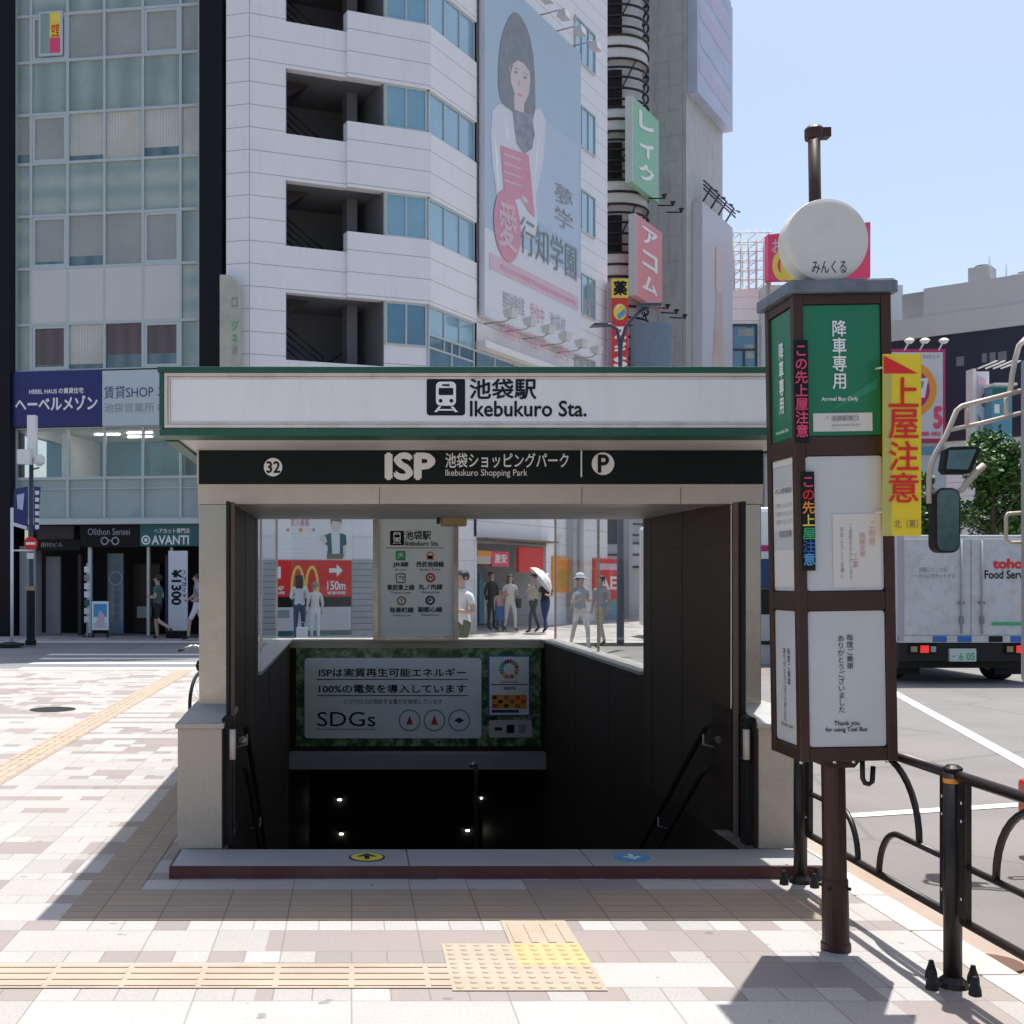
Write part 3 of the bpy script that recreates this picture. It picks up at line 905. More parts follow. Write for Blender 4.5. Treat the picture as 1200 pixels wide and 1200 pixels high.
# solid side walls then low walls with glass
for sgn, xi, xo in ((-1, -0.732, -0.92), (1, 2.283, 2.47)):
    a, b = min(xi, xo), max(xi, xo)
    fm = Matrix.Identity(4)
    mb = MB()
    mb.box(a, b, 7.56, 9.349, 0.0, 2.37, 'reveal')
    mb.box(a, b, 9.35, 14.4, 0.0, 0.83, 'darkwall')
    mb.box(a, b, 6.95, 14.4, -4.8, -0.001, 'darkwall')
    sw_ = mb.build('side_wall', ent)
    for yq in (8.25, 9.1, 10.6, 12.2):
        mb = MB(); xj = xi + (0.0005 if sgn < 0 else -0.0025)
        mb.box(xj, xj + 0.002, yq - 0.003, yq + 0.003, -3.5 if yq > 9.3 else 0.001, 0.828 if yq > 9.35 else 2.04, 'black'); mb.build('wall_joint', sw_)
    mb = MB()
    mb.box(a - 0.012 if sgn < 0 else a - 0.03, b + 0.03 if sgn < 0 else b + 0.012, 9.352, 14.4, 0.831, 0.86, 'sill')
    mb.build('side_sill', ent, bevel=0.003)
    xm = xo + (0.02 if sgn < 0 else -0.02)
    for k in range(2):
        y0_, y1_ = 9.37 + k * 2.5, 9.37 + k * 2.5 + 2.48
        mb = MB()
        mb.add([(xm, y0_, 0.861), (xm, y1_, 0.861), (xm, y1_, 2.37), (xm, y0_, 2.37)], [(0, 1, 2, 3)], 'glass')
        gp = mb.build('glass_panel', ent)
        mb = MB()
        mb.box(xm - 0.012, xm + 0.012, y1_ + 0.001, y1_ + 0.019, 0.861, 2.37, 'steel')
        mb.build('glass_post', gp)
    mb = MB()   # outside cladding
    xs = xo - 0.011 if sgn < 0 else xo + 0.001
    for k in range(7):
        mb.box(xs, xs + 0.010, 7.57 + k * 0.975, 7.57 + k * 0.975 + 0.97, 0.01, 0.828, 'plinth')
    mb.build('wall_cladding', ent)
# back wall with ledge
YW = 14.2
fw = Fr(0, YW)
mb = MB()
mb.box(-0.731, 2.282, YW, YW + 0.2, -0.47, 0.828, 'darkwall')
mb.box(-0.731, 2.282, YW - 0.18, YW + 0.2, -0.66, -0.471, 'granite')
bw = mb.build('back_wall', ent)
mb = MB()
mb.box(-0.7, 2.25, YW - 0.04, YW + 0.26, 0.829, 0.862, 'sill')
mb.box(-0.731, 2.282, YW - 0.035, YW - 0.001, 0.755, 0.828, 'plinth')
mb.build('back_sill', bw, bevel=0.004)
for x0_, x1_ in ((-0.72, 0.24), (1.27, 2.27)):
    mb = MB()
    mb.rect(x0_, x1_, 0.863, 2.37, YW + 0.1, 'glass')
    mb.build('glass_panel', ent)
# stair flight and lower passage
mb = MB()
n = 26
for i in range(n):
    y0_ = 6.713 + i * 0.3; z1_ = 0.07 - (i + 1) * 0.172
    mb.box(-0.731, 2.282, y0_, y0_ + 0.299, z1_ - 0.6, z1_, 'granite')
mb.build('stair_flight', ent)
mb = MB()
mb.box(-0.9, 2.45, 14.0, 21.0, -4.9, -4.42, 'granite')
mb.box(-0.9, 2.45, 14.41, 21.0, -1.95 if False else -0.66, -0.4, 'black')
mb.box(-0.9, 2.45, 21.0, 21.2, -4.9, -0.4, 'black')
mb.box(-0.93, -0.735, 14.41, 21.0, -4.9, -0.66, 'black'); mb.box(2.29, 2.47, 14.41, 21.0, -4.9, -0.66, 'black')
psg = mb.build('lower_passage', ent)
for px, py in ((398, 937), (400, 977), (565, 935), (548, 973)):
    c = at(px, py, 20.98)
    mb = MB()
    mb.box(c.x - 0.03, c.x + 0.03, 20.95, 20.995, c.z - 0.013, c.z + 0.013, 'lamp')
    mb.box(c.x - 0.04, c.x + 0.04, 20.96, 20.996, c.z + 0.0135, c.z + 0.03, 'black')
    mb.build('passage_lamp', psg)
mb = MB()
cr = at(557, 895, 12.6)
mb.tube([(cr.x - 0.05, 12.55, cr.z - 0.02), (cr.x - 0.02, 12.6, cr.z + 0.0), (cr.x + 0.01, 12.6, cr.z - 0.03), (cr.x + 0.01, 12.6, cr.z - 0.2)], 0.022, 'steel', 10)
mb.tube([(cr.x + 0.01, 12.6, cr.z - 0.19), (cr.x + 0.01, 12.6, -3.4)], 0.02, 'darkmetal', 10)  # lower tube dark: its fade into the well's shade is put into colour
mb.build('centre_handrail', ent)

# direction sign standing on the back wall
dsg = thing('direction_sign', 'tall pale grey directory board of railway lines standing on the back wall of the stairwell', 'sign', (0.76, 14.1, 0.86))
fd = Fr(0, 14.05)
a = fd.px(437, 602); b = fd.px(537, 745)
mb = MB()
mb.box(a[0], a[0] + 0.06, 14.02, 14.16, 0.863, a[1], 'steel'); mb.box(b[0] - 0.05, b[0], 14.02, 14.16, 0.863, a[1], 'steel')
mb.box(a[0] + 0.061, b[0] - 0.051, 14.03, 14.15, 0.863, 0.9, 'steel'); mb.box(a[0] + 0.061, b[0] - 0.051, 14.03, 14.15, a[1] - 0.03, a[1], 'steel')
mb.build('sign_frame', dsg)
mb = MB()
mb.box(a[0] + 0.061, b[0] - 0.051, 14.05, 14.13, 0.901, a[1] - 0.031, 'panelgrey')
dp = mb.build('sign_panel', dsg)
mb = MB()
trainicon(mb, fd, 457, 622, 473.5, 639, -0.004, step=0.003)
pt(mb, fd, '池袋駅', 475, 622, 505, 632.5, 'ink', bold=0.02)
pt(mb, fd, 'Ikebukuro Sta.', 475, 634, 514, 639.5, 'ink', bold=0.02)
p_, q_ = fd.px(452, 641.5), fd.px(521, 642.6); mb.rect(p_[0], q_[0], q_[1], p_[1], -0.004, 'greyink')
rows = [(469.5, 651, 'greenink', 'sq', 'JR', 'JR線', 'JR Line'), (504, 650.5, 'orangeink', 'tr', '', '西武池袋線', 'Seibu Line'),
        (469.5, 677.5, 'ink', 'ring', 'TJ', '東武東上線', 'Tobu Line'), (504.5, 677, 'red', 'circ', 'M', '丸ノ内線', 'Marunouchi Line'),
        (470.5, 704, 'gold', 'circ', 'Y', '有楽町線', 'Yurakucho Line'), (504, 703.5, 'brown', 'circ', 'F', '副都心線', 'Fukutoshin Line')]
for px, py, mt, sh, ltr, jp, en in rows:
    c = fd.px(px, py); r_ = 0.056
    if sh == 'sq':
        mb.rect(c[0] - r_, c[0] + r_, c[1] - r_, c[1] + r_, -0.004, mt)
        mb.text(ltr, c[0] - .035, c[0] + .035, c[1] - .03, c[1] + .03, -0.008, 'inkw', 0.03)
    elif sh == 'tr':
        mb.disc(c[0], c[1], r_ * 0.8, -0.004, mt); mb.poly([(c[0] - r_ * .9, c[1] - r_), (c[0] + r_ * .9, c[1] - r_), (c[0], c[1] + .02)], -0.004, mt)
        mb.rect(c[0] - .025, c[0] + .025, c[1] - .005, c[1] + .02, -0.008, 'inkw')
    elif sh == 'ring':
        mb.rr(c[0] - r_, c[0] + r_, c[1] - r_, c[1] + r_, .015, -0.004, mt); mb.rr(c[0] - r_ * .8, c[0] + r_ * .8, c[1] - r_ * .8, c[1] + r_ * .8, .01, -0.007, 'panelgrey')
        mb.text(ltr, c[0] - .03, c[0] + .03, c[1] - .025, c[1] + .025, -0.010, 'ink', 0.02)
    else:
        mb.disc(c[0], c[1], r_, -0.004, mt); mb.disc(c[0], c[1], r_ * .6, -0.007, 'inkw')
        mb.text(ltr, c[0] - .018, c[0] + .018, c[1] - .02, c[1] + .02, -0.010, 'ink', 0.03)
    hw = 9 if len(jp) < 4 else (16 if len(jp) > 4 else 14)
    pt(mb, fd, jp, px - hw, py + 7.5, px + hw, py + 14, 'ink', -0.004, 0.025)
    hw *= .75
    pt(mb, fd, en, px - hw, py + 15.5, px + hw, py + 18.2, 'ink', -0.004, 0.01)
mb.build('lettering', dp, fd.M)
# energy sign on the back wall
esg = thing('energy_sign', 'wide white rounded sign about renewable power on a board printed with leaves, inside the stairwell', 'sign', (0.5, 14.15, -0.47))
mb = MB()
p_ = fw.px(347, 757); q_ = fw.px(633, 874)
mb.box(p_[0], q_[0], YW - 0.03, YW - 0.003, q_[1], p_[1], 'leafprint')
eb = mb.build('backing_board', esg)
fe = Fr(0, YW - 0.036)
def rrp(m_, fr, a, b, c, d, r, y, mat, y1=None):
    p = fr.px(a, b); q = fr.px(c, d); m_.rr(p[0], q[0], q[1], p[1], r, y, mat, y1)
mb = MB()
rrp(mb, fe, 357, 771, 564, 865, 0.04, -0.012, 'panelgrey', 0.004)
e1 = mb.build('sign_panel', esg, fe.M)
mb = MB()
LL = -0.015
pt(mb, fe, 'ISPは実質再生可能エネルギー', 374, 783, 546, 793, 'ink', LL, 0.02)
pt(mb, fe, '100%の電気を導入しています', 374, 802, 546, 812, 'ink', LL, 0.02)
for yy in (795.5, 814.5):
    p_, q_ = fe.px(371, yy), fe.px(549, yy + 1); mb.rect(p_[0], q_[0], q_[1], p_[1], LL, 'ink')
pt(mb, fe, 'ミツウロコが供給する電力を使用しています', 403, 819, 518, 825, 'ink', LL, 0.012)
pt(mb, fe, 'SDGs', 372, 834, 440, 851, 'ink', LL, 0.005)
pt(mb, fe, 'Sustainable Development Goals', 372, 853, 440, 856, 'ink', LL, 0.0)
for px, mt in ((480, 'redplastic'), (509, 'redplastic'), (538, 'navy')):
    c = fe.px(px, 844); r_ = 12.6 / F * YW
    mb.disc(c[0], c[1], r_, LL, 'brown' if mt != 'navy' else 'navy', rin=r_ * 0.92)
    mb.poly([(c[0] - .04, c[1] - .05), (c[0] + .04, c[1] - .05), (c[0] + .015, c[1] + .02), (c[0], c[1] + .06), (c[0] - .015, c[1] + .02)] if mt != 'navy' else [(c[0] - .06, c[1]), (c[0], c[1] - .035), (c[0] + .06, c[1]), (c[0], c[1] + .035)], LL, mt)
mb.build('lettering', e1, fe.M)
mb = MB()
rrp(mb, fe, 572, 768, 621, 839, 0.004, -0.012, 'blueink', 0.004)
rrp(mb, fe, 573.5, 769.5, 619.5, 837.5, 0.004, -0.014, 'panelgrey')
e2 = mb.build('goals_poster', esg, fe.M)
mb = MB()
c = fe.px(596.5, 784); cols = ['red', 'gold', 'greenink', 'redplastic', 'orangeink', 'skyink', 'yellowink', 'magenta', 'orangeink', 'pinkink', 'yellowink', 'gold', 'greenink', 'skyink', 'greenink', 'blueink', 'navy']
ro, ri = 11.5 / F * YW, 6.8 / F * YW
for i in range(17):
    a0 = 2 * math.pi * i / 17 + 0.03; a1 = 2 * math.pi * (i + 1) / 17 - 0.03
    mb.poly([(c[0] + r_ * math.sin(a), c[1] + r_ * math.cos(a)) for r_, a in ((ro, a0), (ro, a1), (ri, a1), (ri, a0))], -0.017, cols[i])
pt(mb, fe, 'SUSTAINABLE', 586, 797.5, 607, 800, 'ink', -0.017, 0.01)
p_, q_ = fe.px(575, 801.5), fe.px(618, 802.7); mb.rect(p_[0], q_[0], q_[1], p_[1], -0.017, 'navy')
pt(mb, fe, '持続可能', 590, 804.5, 604, 808, 'ink', -0.017, 0.02)
p_, q_ = fe.px(576, 814), fe.px(617, 830); mb.rect(p_[0], q_[0], q_[1], p_[1], -0.017, 'orangeink')
for i in range(6):
    for j in range(3):
        if (i + j) % 2: continue
        p_, q_ = fe.px(577 + i * 6.7, 815 + j * 5), fe.px(582 + i * 6.7, 819 + j * 5); mb.rect(p_[0], q_[0], q_[1], p_[1], -0.020, ['brown', 'red', 'brick'][(i + 2 * j) % 3])
p_, q_ = fe.px(576, 831.5), fe.px(608, 835); mb.rect(p_[0], q_[0], q_[1], p_[1], -0.017, 'navy')
mb.build('lettering', e2, fe.M)
mb = MB()
rrp(mb, fe, 573, 844, 623, 864, 0.02, -0.012, 'opal', 0.004)
for px, mt in ((584, 'ink'), (598, 'shopdark'), (612, 'greyink')):
    c = fe.px(px, 854); mb.rr(c[0] - .045, c[0] + .045, c[1] - (.02 if px == 584 else .05), c[1] + (.02 if px == 584 else .05), .015, -0.015, mt)
mb.build('partner_panel', esg, fe.M)

# ================================================================ BUS STOP SIGN
bs = thing('bus_stop_sign', 'brown boxed bus stop pillar with green and white panels under a round white disc', 'bus stop', (2.08, 5.13, 0))
BYF = 4.96 - 5.13                      # front plane, local
BS = F / 4.96
def bx(px, py):
    pc = 985.5 + (py - 342) * (996 - 985.5) / 550.0
    return (px - pc) / BS, EYE - (py - CY) / BS
HW, BD, BZ0, BZ1 = 0.2035, 0.345, 0.834, 2.777
mb = MB()
mb.lathe([(0.062, 0), (0.062, 0.03), (0.056, 0.035), (0.054, 0.30), (0.049, 0.31), (0.049, 0.86)], (0, 0, 0), 'brown', 20)
for k in range(4):
    a = R(45 + 90 * k); mb.tube([(0.056 * math.cos(a), 0.056 * math.sin(a), 0.27), (0.068 * math.cos(a), 0.068 * math.sin(a), 0.27)], 0.008, 'rubber', 8)
I4 = Matrix.Translation((2.08, 5.13, 0))
mb.build('post', bs, I4)
mb = MB()
y0_, y1_ = BYF, BYF + BD
fw_ = 0.042
mb.box(-HW + 0.02, HW - 0.02, y0_ + 0.02, y1_ - 0.02, BZ0 + 0.02, BZ1 - 0.02, 'brown')
for sx in (-1, 1):
    for yy in (y0_, y1_ - fw_):
        xa = -HW if sx < 0 else HW - fw_
        mb.box(xa, xa + fw_, yy, yy + fw_, BZ0, BZ1, 'brown')
rows_z = [(BZ0, BZ0 + 0.055), (bx(0, 715)[1], bx(0, 693)[1]), (bx(0, 533)[1], bx(0, 511)[1]), (BZ1 - 0.042, BZ1)]
for za, zb in rows_z:
    for yy in (y0_ + 0.002, y1_ - fw_ + 0.002): mb.box(-HW + fw_, HW - fw_, yy, yy + fw_ - 0.004, za, zb, 'brown')
    for xa in (-HW + 0.002, HW - fw_ + 0.002): mb.box(xa, xa + fw_ - 0.004, y0_ + fw_, y1_ - fw_, za, zb, 'brown')
bf = mb.build('box_frame', bs, I4, bevel=0.004)
mb = MB()
mb.prism_xz([(-0.09, BZ0), (0.09, BZ0), (0.055, BZ0 - 0.04), (-0.055, BZ0 - 0.04)], y0_ + 0.08, y1_ - 0.08, 'brown')
hx = bx(1018, 900)
mb.tube([(0.075, y0_ + 0.05, BZ0), (0.075, y0_ + 0.05, BZ0 - 0.08), (0.085, y0_ + 0.05, BZ0 - 0.10), (0.10, y0_ + 0.05, BZ0 - 0.105), (0.115, y0_ + 0.05, BZ0 - 0.095), (0.12, y0_ + 0.05, BZ0 - 0.03)], 0.011, 'rail', 8)
for q in (-0.19, -0.05, 0.03, 0.17): mb.tube([(q, y0_ + 0.03, BZ0 + 0.01), (q, y0_ + 0.03, BZ0 - 0.012)], 0.008, 'chrome', 8)
mb.build('box_base', bs, I4)
mb = MB()
cy0, cy1 = y0_ - 0.028, y1_ + 0.028
ch = 0.0
mb.prism_xy([(-HW - 0.026, cy0 + .02), (-HW - 0.006, cy0), (HW + 0.006, cy0), (HW + 0.026, cy0 + .02), (HW + 0.026, cy1), (-HW - 0.026, cy1)], BZ1 + 0.001, BZ1 + 0.05, 'capgrey')
mb.prism_xy([(-HW - 0.012, cy0 + 0.03), (HW + 0.012, cy0 + 0.02), (HW + 0.012, cy1 - 0.02), (-HW - 0.012, cy1 - 0.02)], BZ1 + 0.0505, BZ1 + 0.06, 'capgrey')
mb.build('box_cap', bs, I4, bevel=0.004)
# panels: front and left side (and the same on the far faces so the pillar is whole)
def bpanel(name, za, zb, mat, face, r=0.012):
    m_ = MB()
    if face == 'f': m_.rr(-HW + fw_ + 0.002, HW - fw_ - 0.002, za, zb, r, y0_ + 0.012, mat, y0_ + 0.03)
    elif face == 'b':
        m_.T = Matrix.Rotation(math.pi, 4, 'Z') @ Matrix.Translation((0, -(y0_ + y1_), 0)); m_.rr(-HW + fw_ + 0.002, HW - fw_ - 0.002, za, zb, r, y0_ + 0.012, mat, y0_ + 0.03)
    else:
        sgn = -1 if face == 'l' else 1
        m_.T = sideT(sgn)
        m_.rr(-BD / 2 + fw_ + 0.002, BD / 2 - fw_ - 0.002, za, zb, r, 0.012, mat, 0.03)
    return m_.build(name, bs, I4)
def sideT(sgn):
    # local frame for a side face: x along the face, y into the box
    ym = (y0_ + y1_) / 2
    if sgn < 0:   # left face looks to -x: local x axis = -Y, local y = +X
        return Matrix(((0, 1, 0, -HW), (-1, 0, 0, ym), (0, 0, 1, 0), (0, 0, 0, 1)))
    return Matrix(((0, -1, 0, HW), (1, 0, 0, ym), (0, 0, 1, 0), (0, 0, 0, 1)))
zr = [(rows_z[2][1] + 0.004, BZ1 - 0.046, 'busgreen'), (rows_z[1][1] + 0.004, rows_z[2][0] - 0.004, 'opal'), (BZ0 + 0.06, rows_z[1][0] - 0.004, 'opal')]
fp = {}
for i, (za, zb, mt) in enumerate(zr):
    for face in 'flrb':
        fp[face, i] = bpanel('green_panel' if i == 0 else 'white_panel', za, zb, mt, face, 0.003 if i == 0 else 0.014)
yl = y0_ + 0.009
mb = MB()
def bt(t, a, b, c, d, mat, y=None, bold=0.012):
    p, q = bx(a, b), bx(c, d); mb.text(t, p[0], q[0], q[1], p[1], yl if y is None else y, mat, bold)
def brect(a, b, c, d, mat, y): 
    p, q = bx(a, b), bx(c, d); mb.rect(p[0], q[0], q[1], p[1], y, mat)
p_, q_ = bx(983, 374), bx(983, 456)
mb.vtext('降車専用', p_[0] + 0.0, q_[1], p_[1], 0.06, yl, 'inkw', 0.016)
bt('Arrival Bus Only', 963, 464.5, 1006, 470.5, 'inkw', bold=0.02)
mb.poly([bx(968, 484), bx(1028, 455), bx(1029, 443), bx(1008, 456)], yl + 0.001, 'busgreen2')
brect(953, 483.5, 1023, 505, 'paper', yl)
bt('池袋駅東口', 974, 486.5, 1006, 493, 'greyink', yl - 0.002, 0.02)
bt('→', 966, 487, 972, 491, 'fadedred', yl - 0.002)
bt('Ikebukuro Station East Exit', 975, 496, 1008, 499, 'greyink', yl - 0.002, 0)
bt('Arrival only', 975, 501, 984, 503, 'greyink', yl - 0.002, 0)
mb.build('lettering', fp['f', 0], I4)
mb = MB()
for i, ch in enumerate(['お知らせ', '路線バスの運行', 'について']):
    px = 1024 - i * 10
    p_, q_ = bx(px, 612 + i * 9), bx(px, 612 + i * 9 + 9 * len(ch) * 0.62)
    pass
brect(976, 602, 1034, 688, 'paper', yl)
for px, t, a, b, mt in ((1022, 'ご利用', 610, 640, 'fadedred'), (1011, '路線変更', 624, 653, 'fadedred'), (1003, '工事', 648, 666, 'fadedred'), (997, 'ご迷惑をおかけします', 613, 680, 'greyink'), (987, '何卒よろしくお願い', 617, 678, 'greyink')):
    p_, q_ = bx(px, a), bx(px, b); mb.vtext(t, p_[0], q_[1], p_[1], 0.026 if mt == 'fadedred' else 0.016, yl - 0.002, mt, 0.0)
mb.build('notice', fp['f', 1], I4)
mb = MB()
for px, t, a, b in ((997, '毎度ご乗車', 743, 785), (986.5, 'ありがとうございました', 744, 836)):
    p_, q_ = bx(px, a), bx(px, b); mb.vtext(t, p_[0], q_[1], p_[1], 0.030, yl, 'ink', 0.01)
bt('Thank you', 979, 845, 1009, 852, 'ink', bold=0.015)
bt('for using Toei Bus', 969, 852.5, 1018, 859, 'ink', bold=0.015)
mb.build('lettering', fp['f', 2], I4)
# writing on the left side face
mb = MB(); mb.T = sideT(-1)
mb.vtext('降車専用', 0.0, 2.30, 2.61, 0.055, 0.009, 'inkw', 0.03)
mb.text('Arrival Bus Only', -0.075, 0.075, 2.215, 2.235, 0.009, 'inkw', 0.02)
mb.rect(-0.12, 0.12, 2.08, 2.16, 0.009, 'paper')
mb.text('池袋駅東口', -0.06, 0.06, 2.125, 2.15, 0.007, 'greyink', 0.02)
mb.build('lettering', fp['l', 0], I4)
mb = MB(); mb.T = sideT(-1)
mb.rect(-0.12, 0.12, 1.80, 1.99, 0.010, 'paper')
mb.text('バス停留所', -0.1, 0.1, 1.96, 1.985, 0.008, 'greyink', 0.02)
for k in range(3): mb.text('ご案内いたします', -0.1, 0.1, 1.90 - k * 0.035, 1.92 - k * 0.035, 0.008, 'greyink', 0.0)
mb.rect(-0.05, 0.08, 1.775, 1.80, 0.006, 'greyink')
mb.rect(-0.12, 0.12, 1.56, 1.72, 0.010, 'paper')
mb.build('notice', fp['l', 1], I4)
mb = MB(); mb.T = sideT(-1)
mb.vtext('毎度ご乗車', 0.03, 1.14, 1.30, 0.035, 0.009, 'ink', 0.01); mb.vtext('ありがとうございました', -0.02, 0.98, 1.30, 0.035, 0.009, 'ink', 0.01)
mb.text('Thank you', -0.07, 0.07, 0.955, 0.975, 0.009, 'ink', 0.01)
mb.build('lettering', fp['l', 2], I4)
# black caution strips
RB = ['pinkink', 'red', 'orangeink', 'yellowink', 'greenink', 'blueink', 'skyink']
for (a, b, c, d), cols_, tx in (((928, 398, 947, 518), 'pinkink', 'この先上屋注意'), ((938, 552, 955, 668), RB, 'この先上屋注意')):
    p, q = bx(a, b), bx(c, d)
    mb = MB()
    mb.box(p[0], q[0], y0_ - 0.007, y0_ - 0.001, q[1], p[1], 'ink')
    mb.vtext(tx, (p[0] + q[0]) / 2, q[1] + 0.02, p[1] - 0.015, 0.052, y0_ - 0.010, cols_, 0.02)
    mb.build('caution_strip', bs, I4, label='black strip with pink writing' if cols_ == 'pinkink' else 'black strip with rainbow writing')
# disc, mast
mb = MB()
dc = (bx(972, 278)[0], y0_ + 0.03, bx(972, 278)[1])
mb.lathe([(0.158, 0.0), (0.172, 0.006), (0.175, 0.016), (0.175, 0.095), (0.17, 0.105)], dc, 'disc', 48, 'y')
dd = mb.build('round_disc', bs, I4)
mb = MB()
p_, q_ = bx(953, 303), bx(994, 318)
mb.text('みんくる', p_[0], q_[0], q_[1], p_[1], dc[1] - 0.002, 'ink', 0.0)
mb.build('lettering', dd, I4)
mb = MB()
mb.tube([(-0.03, 0.02, BZ1 + 0.05), (-0.03, 0.02, dc[2] - 0.15)], 0.03, 'brown', 12)
mb.tube([(0.03, 0.0, BZ1 + 0.06), (0.07, 0.02, BZ1 + 0.11), (0.12, 0.03, BZ1 + 0.08), (0.15, 0.02, BZ1 + 0.06)], 0.008, 'rubber', 8)
mb.build('disc_mount', bs, I4)
mb = MB()
mb.tube([(0.0, 0.1, BZ1 + 0.05), (0.0, 0.1, 3.56)], 0.026, 'brown', 14)
mb.lathe([(0.038, 0), (0.04, 0.012), (0.04, 0.045), (0.03, 0.056)], (0.0, 0.1, 3.515), 'brown', 16)
mb.box(0.03, 0.066, 0.075, 0.125, 3.52, 3.56, 'brown')
mb.build('mast', bs, I4)
bs.rotation_mode = 'XYZ'
TILT = R(-0.9)
bs.matrix_basis = Matrix.Translation((2.08, 5.13, 0)) @ Matrix.Rotation(TILT, 4, 'Y')
# yellow caution banner tied to the pillar
yb = thing('caution_banner', 'upright yellow caution banner with big red letters tied beside the green panel', 'banner', tuple(at(1056, 628, 4.97)))
fy = Fr(0, 4.91)
p_, q_ = fy.px(1034.5, 415), fy.px(1079, 628)
mb = MB()
xs_ = p_[0] + (q_[0] - p_[0]) * 0.22
mb.box(p_[0], q_[0], -0.004, 0.004, q_[1], p_[1], 'yellow')
mb.rect(p_[0], xs_, q_[1], fy.px(0, 437)[1], -0.0055, 'yellow2')
mb.poly([fy.px(1034.8, 417), fy.px(1034.8, 438), fy.px(1075, 438)], -0.007, 'red')
bo = mb.build('banner_sheet', yb, fy.M)
mb = MB()
for i, ch in enumerate('上屋注意'):
    vs_, _ = glyphs(ch, 0.015)
    y_a = 443 + i * 37.2
    pt(mb, fy, ch, 1040.5 if ch != '注' else 1041, y_a, 1075, y_a + 34, 'red', -0.009, 0.015)
pt(mb, fy, '北（黒）', 1047, 609, 1075, 619, 'brick', -0.009, 0.0)
mb.build('lettering', bo, fy.M)
mb = MB()
for py in (430, 600):
    c = fy.px(1040, py); mb.tube([(c[0] - 0.012, 0.006, c[1]), (c[0] - 0.03, 0.045, c[1])], 0.004, 'white', 6)
mb.build('cable_tie', yb, fy.M)

# ================================================================ GUARD RAIL
RX = 2.36
def rail_panel(label, ya, yb_):
    t = thing('guard_rail', label, 'railing', (RX, (ya + yb_) / 2, 0), 'railings along the kerb')
    yc = (ya + yb_) / 2; h = (yb_ - ya) / 2
    for s_ in (-1, 1):
        m_ = MB()
        ye = yc + s_ * (h - 0.055)
        m_.box(RX - 0.012, RX + 0.012, ye - 0.028, ye + 0.028, 0.262, 0.825, 'rail')
        for zz in (0.36, 0.66, 0.73): m_.tube([(RX - 0.012, ye, zz), (RX - 0.02, ye, zz)], 0.008, 'chrome', 8)
        m_.build('end_stile', t, bevel=0.003)
    m_ = MB(); m_.tube([(RX, ya + 0.01, 0.825), (RX, yb_ - 0.01, 0.825)], 0.022, 'rail', 12); m_.build('top_rail', t)
    m_ = MB(); m_.tube([(RX, ya + 0.05, 0.27), (RX, yb_ - 0.05, 0.27)], 0.018, 'rail', 10); m_.build('bottom_rail', t)
    for s_ in (-1, 1):
        m_ = MB()
        pts = [(RX, yc + s_ * (h - 0.06), 0.485), (RX, yc + s_ * 0.30, 0.485)]
        for k in range(1, 9):
            a = math.pi / 2 * k / 8
            pts.append((RX, yc + s_ * (0.30 - 0.19 * math.sin(a)), 0.485 - 0.215 * (1 - math.cos(a))))
        m_.tube(pts, 0.014, 'rail', 8)
        m_.build('mid_rail', t)
        m_ = MB()
        pts = []
        for k in range(11):
            a = math.pi / 2 * k / 10
            pts.append((RX, yc + s_ * (0.13 + 0.36 * math.sin(a)), 0.485 + 0.325 * math.cos(a) ** 0.9 if k < 10 else 0.485))
        m_.tube(pts, 0.014, 'rail', 8)
        m_.build('curved_bar', t)
    return t
def rail_post(label, y):
    t = thing('rail_post', label, 'post', (RX, y, 0), 'posts of the kerb railing')
    m_ = MB()
    m_.tube([(RX - 0.01, y, 0.0), (RX - 0.01, y, 0.846)], 0.034, 'rail', 16)
    m_.lathe([(0.036, 0), (0.036, 0.008), (0.02, 0.02)], (RX - 0.01, y, 0.846), 'rail', 16)
    m_.lathe([(0.06, 0), (0.055, 0.02), (0.034, 0.04)], (RX - 0.01, y, 0), 'rail', 16)
    m_.build('post', t)
    m_ = MB()
    m_.lathe([(0.0352, 0), (0.0352, 0.018)], (RX - 0.01, y, 0.795), 'orangeink', 16)
    m_.build('reflector_band', t)
    for a in (20, 110, 200, 290):
        m_ = MB()
        cx_, cy_ = RX - 0.01 + 0.105 * math.cos(R(a)), y + 0.105 * math.sin(R(a))
        m_.lathe([(0.024, 0), (0.022, 0.025), (0.012, 0.055), (0.009, 0.07)], (cx_, cy_, 0), 'rubber', 10)
        m_.build('anchor_bolt', t)
rail_panel('black railing panel with curved bars between the bus stop pillar and the near post', 4.69, 6.22)
rail_panel('black railing panel running off past the near post towards the viewer', 3.12, 4.65)
rail_post('dark round railing post beside the stone step of the entrance', 6.255)
rail_post('dark round railing post with a yellow band in front of the road', 4.67)
rail_post('dark railing post nearest the viewer', 3.08)

# ================================================================ VEHICLES
def wheel(parent, x, y, z, r, w):
    m_ = MB(); m_.lathe([(r * .6, 0), (r * .96, 0.01), (r, 0.04), (r, w - 0.04), (r * .96, w - 0.01), (r * .6, w)], (x, y, z), 'rubber', 24, 'x')
    o = m_.build('wheel', parent)
    m_ = MB(); m_.lathe([(r * .58, -0.004), (r * .3, 0.03), (r * .3, w - 0.03), (r * .58, w + 0.004)], (x, y, z), 'midgrey', 20, 'x'); m_.build('rim', o)
tk = thing('box_truck', 'white dirty box truck seen from behind with red tail lamp and food service lettering', 'truck', (10.05, 21.5, -0.12))
YT = 19.2; ft = Fr(0, YT)
TX0 = ft.px(1052, 0)[0]; TX1 = TX0 + 2.34; TZ0, TZ1 = ft.px(0, 753)[1], ft.px(0, 627)[1]
mb = MB()
mb.box(TX0, TX1, YT + 0.01, YT + 5.2, TZ0, TZ1, 'truckwhite')
body = mb.build('cargo_box', tk, bevel=0.02)
mb = MB()
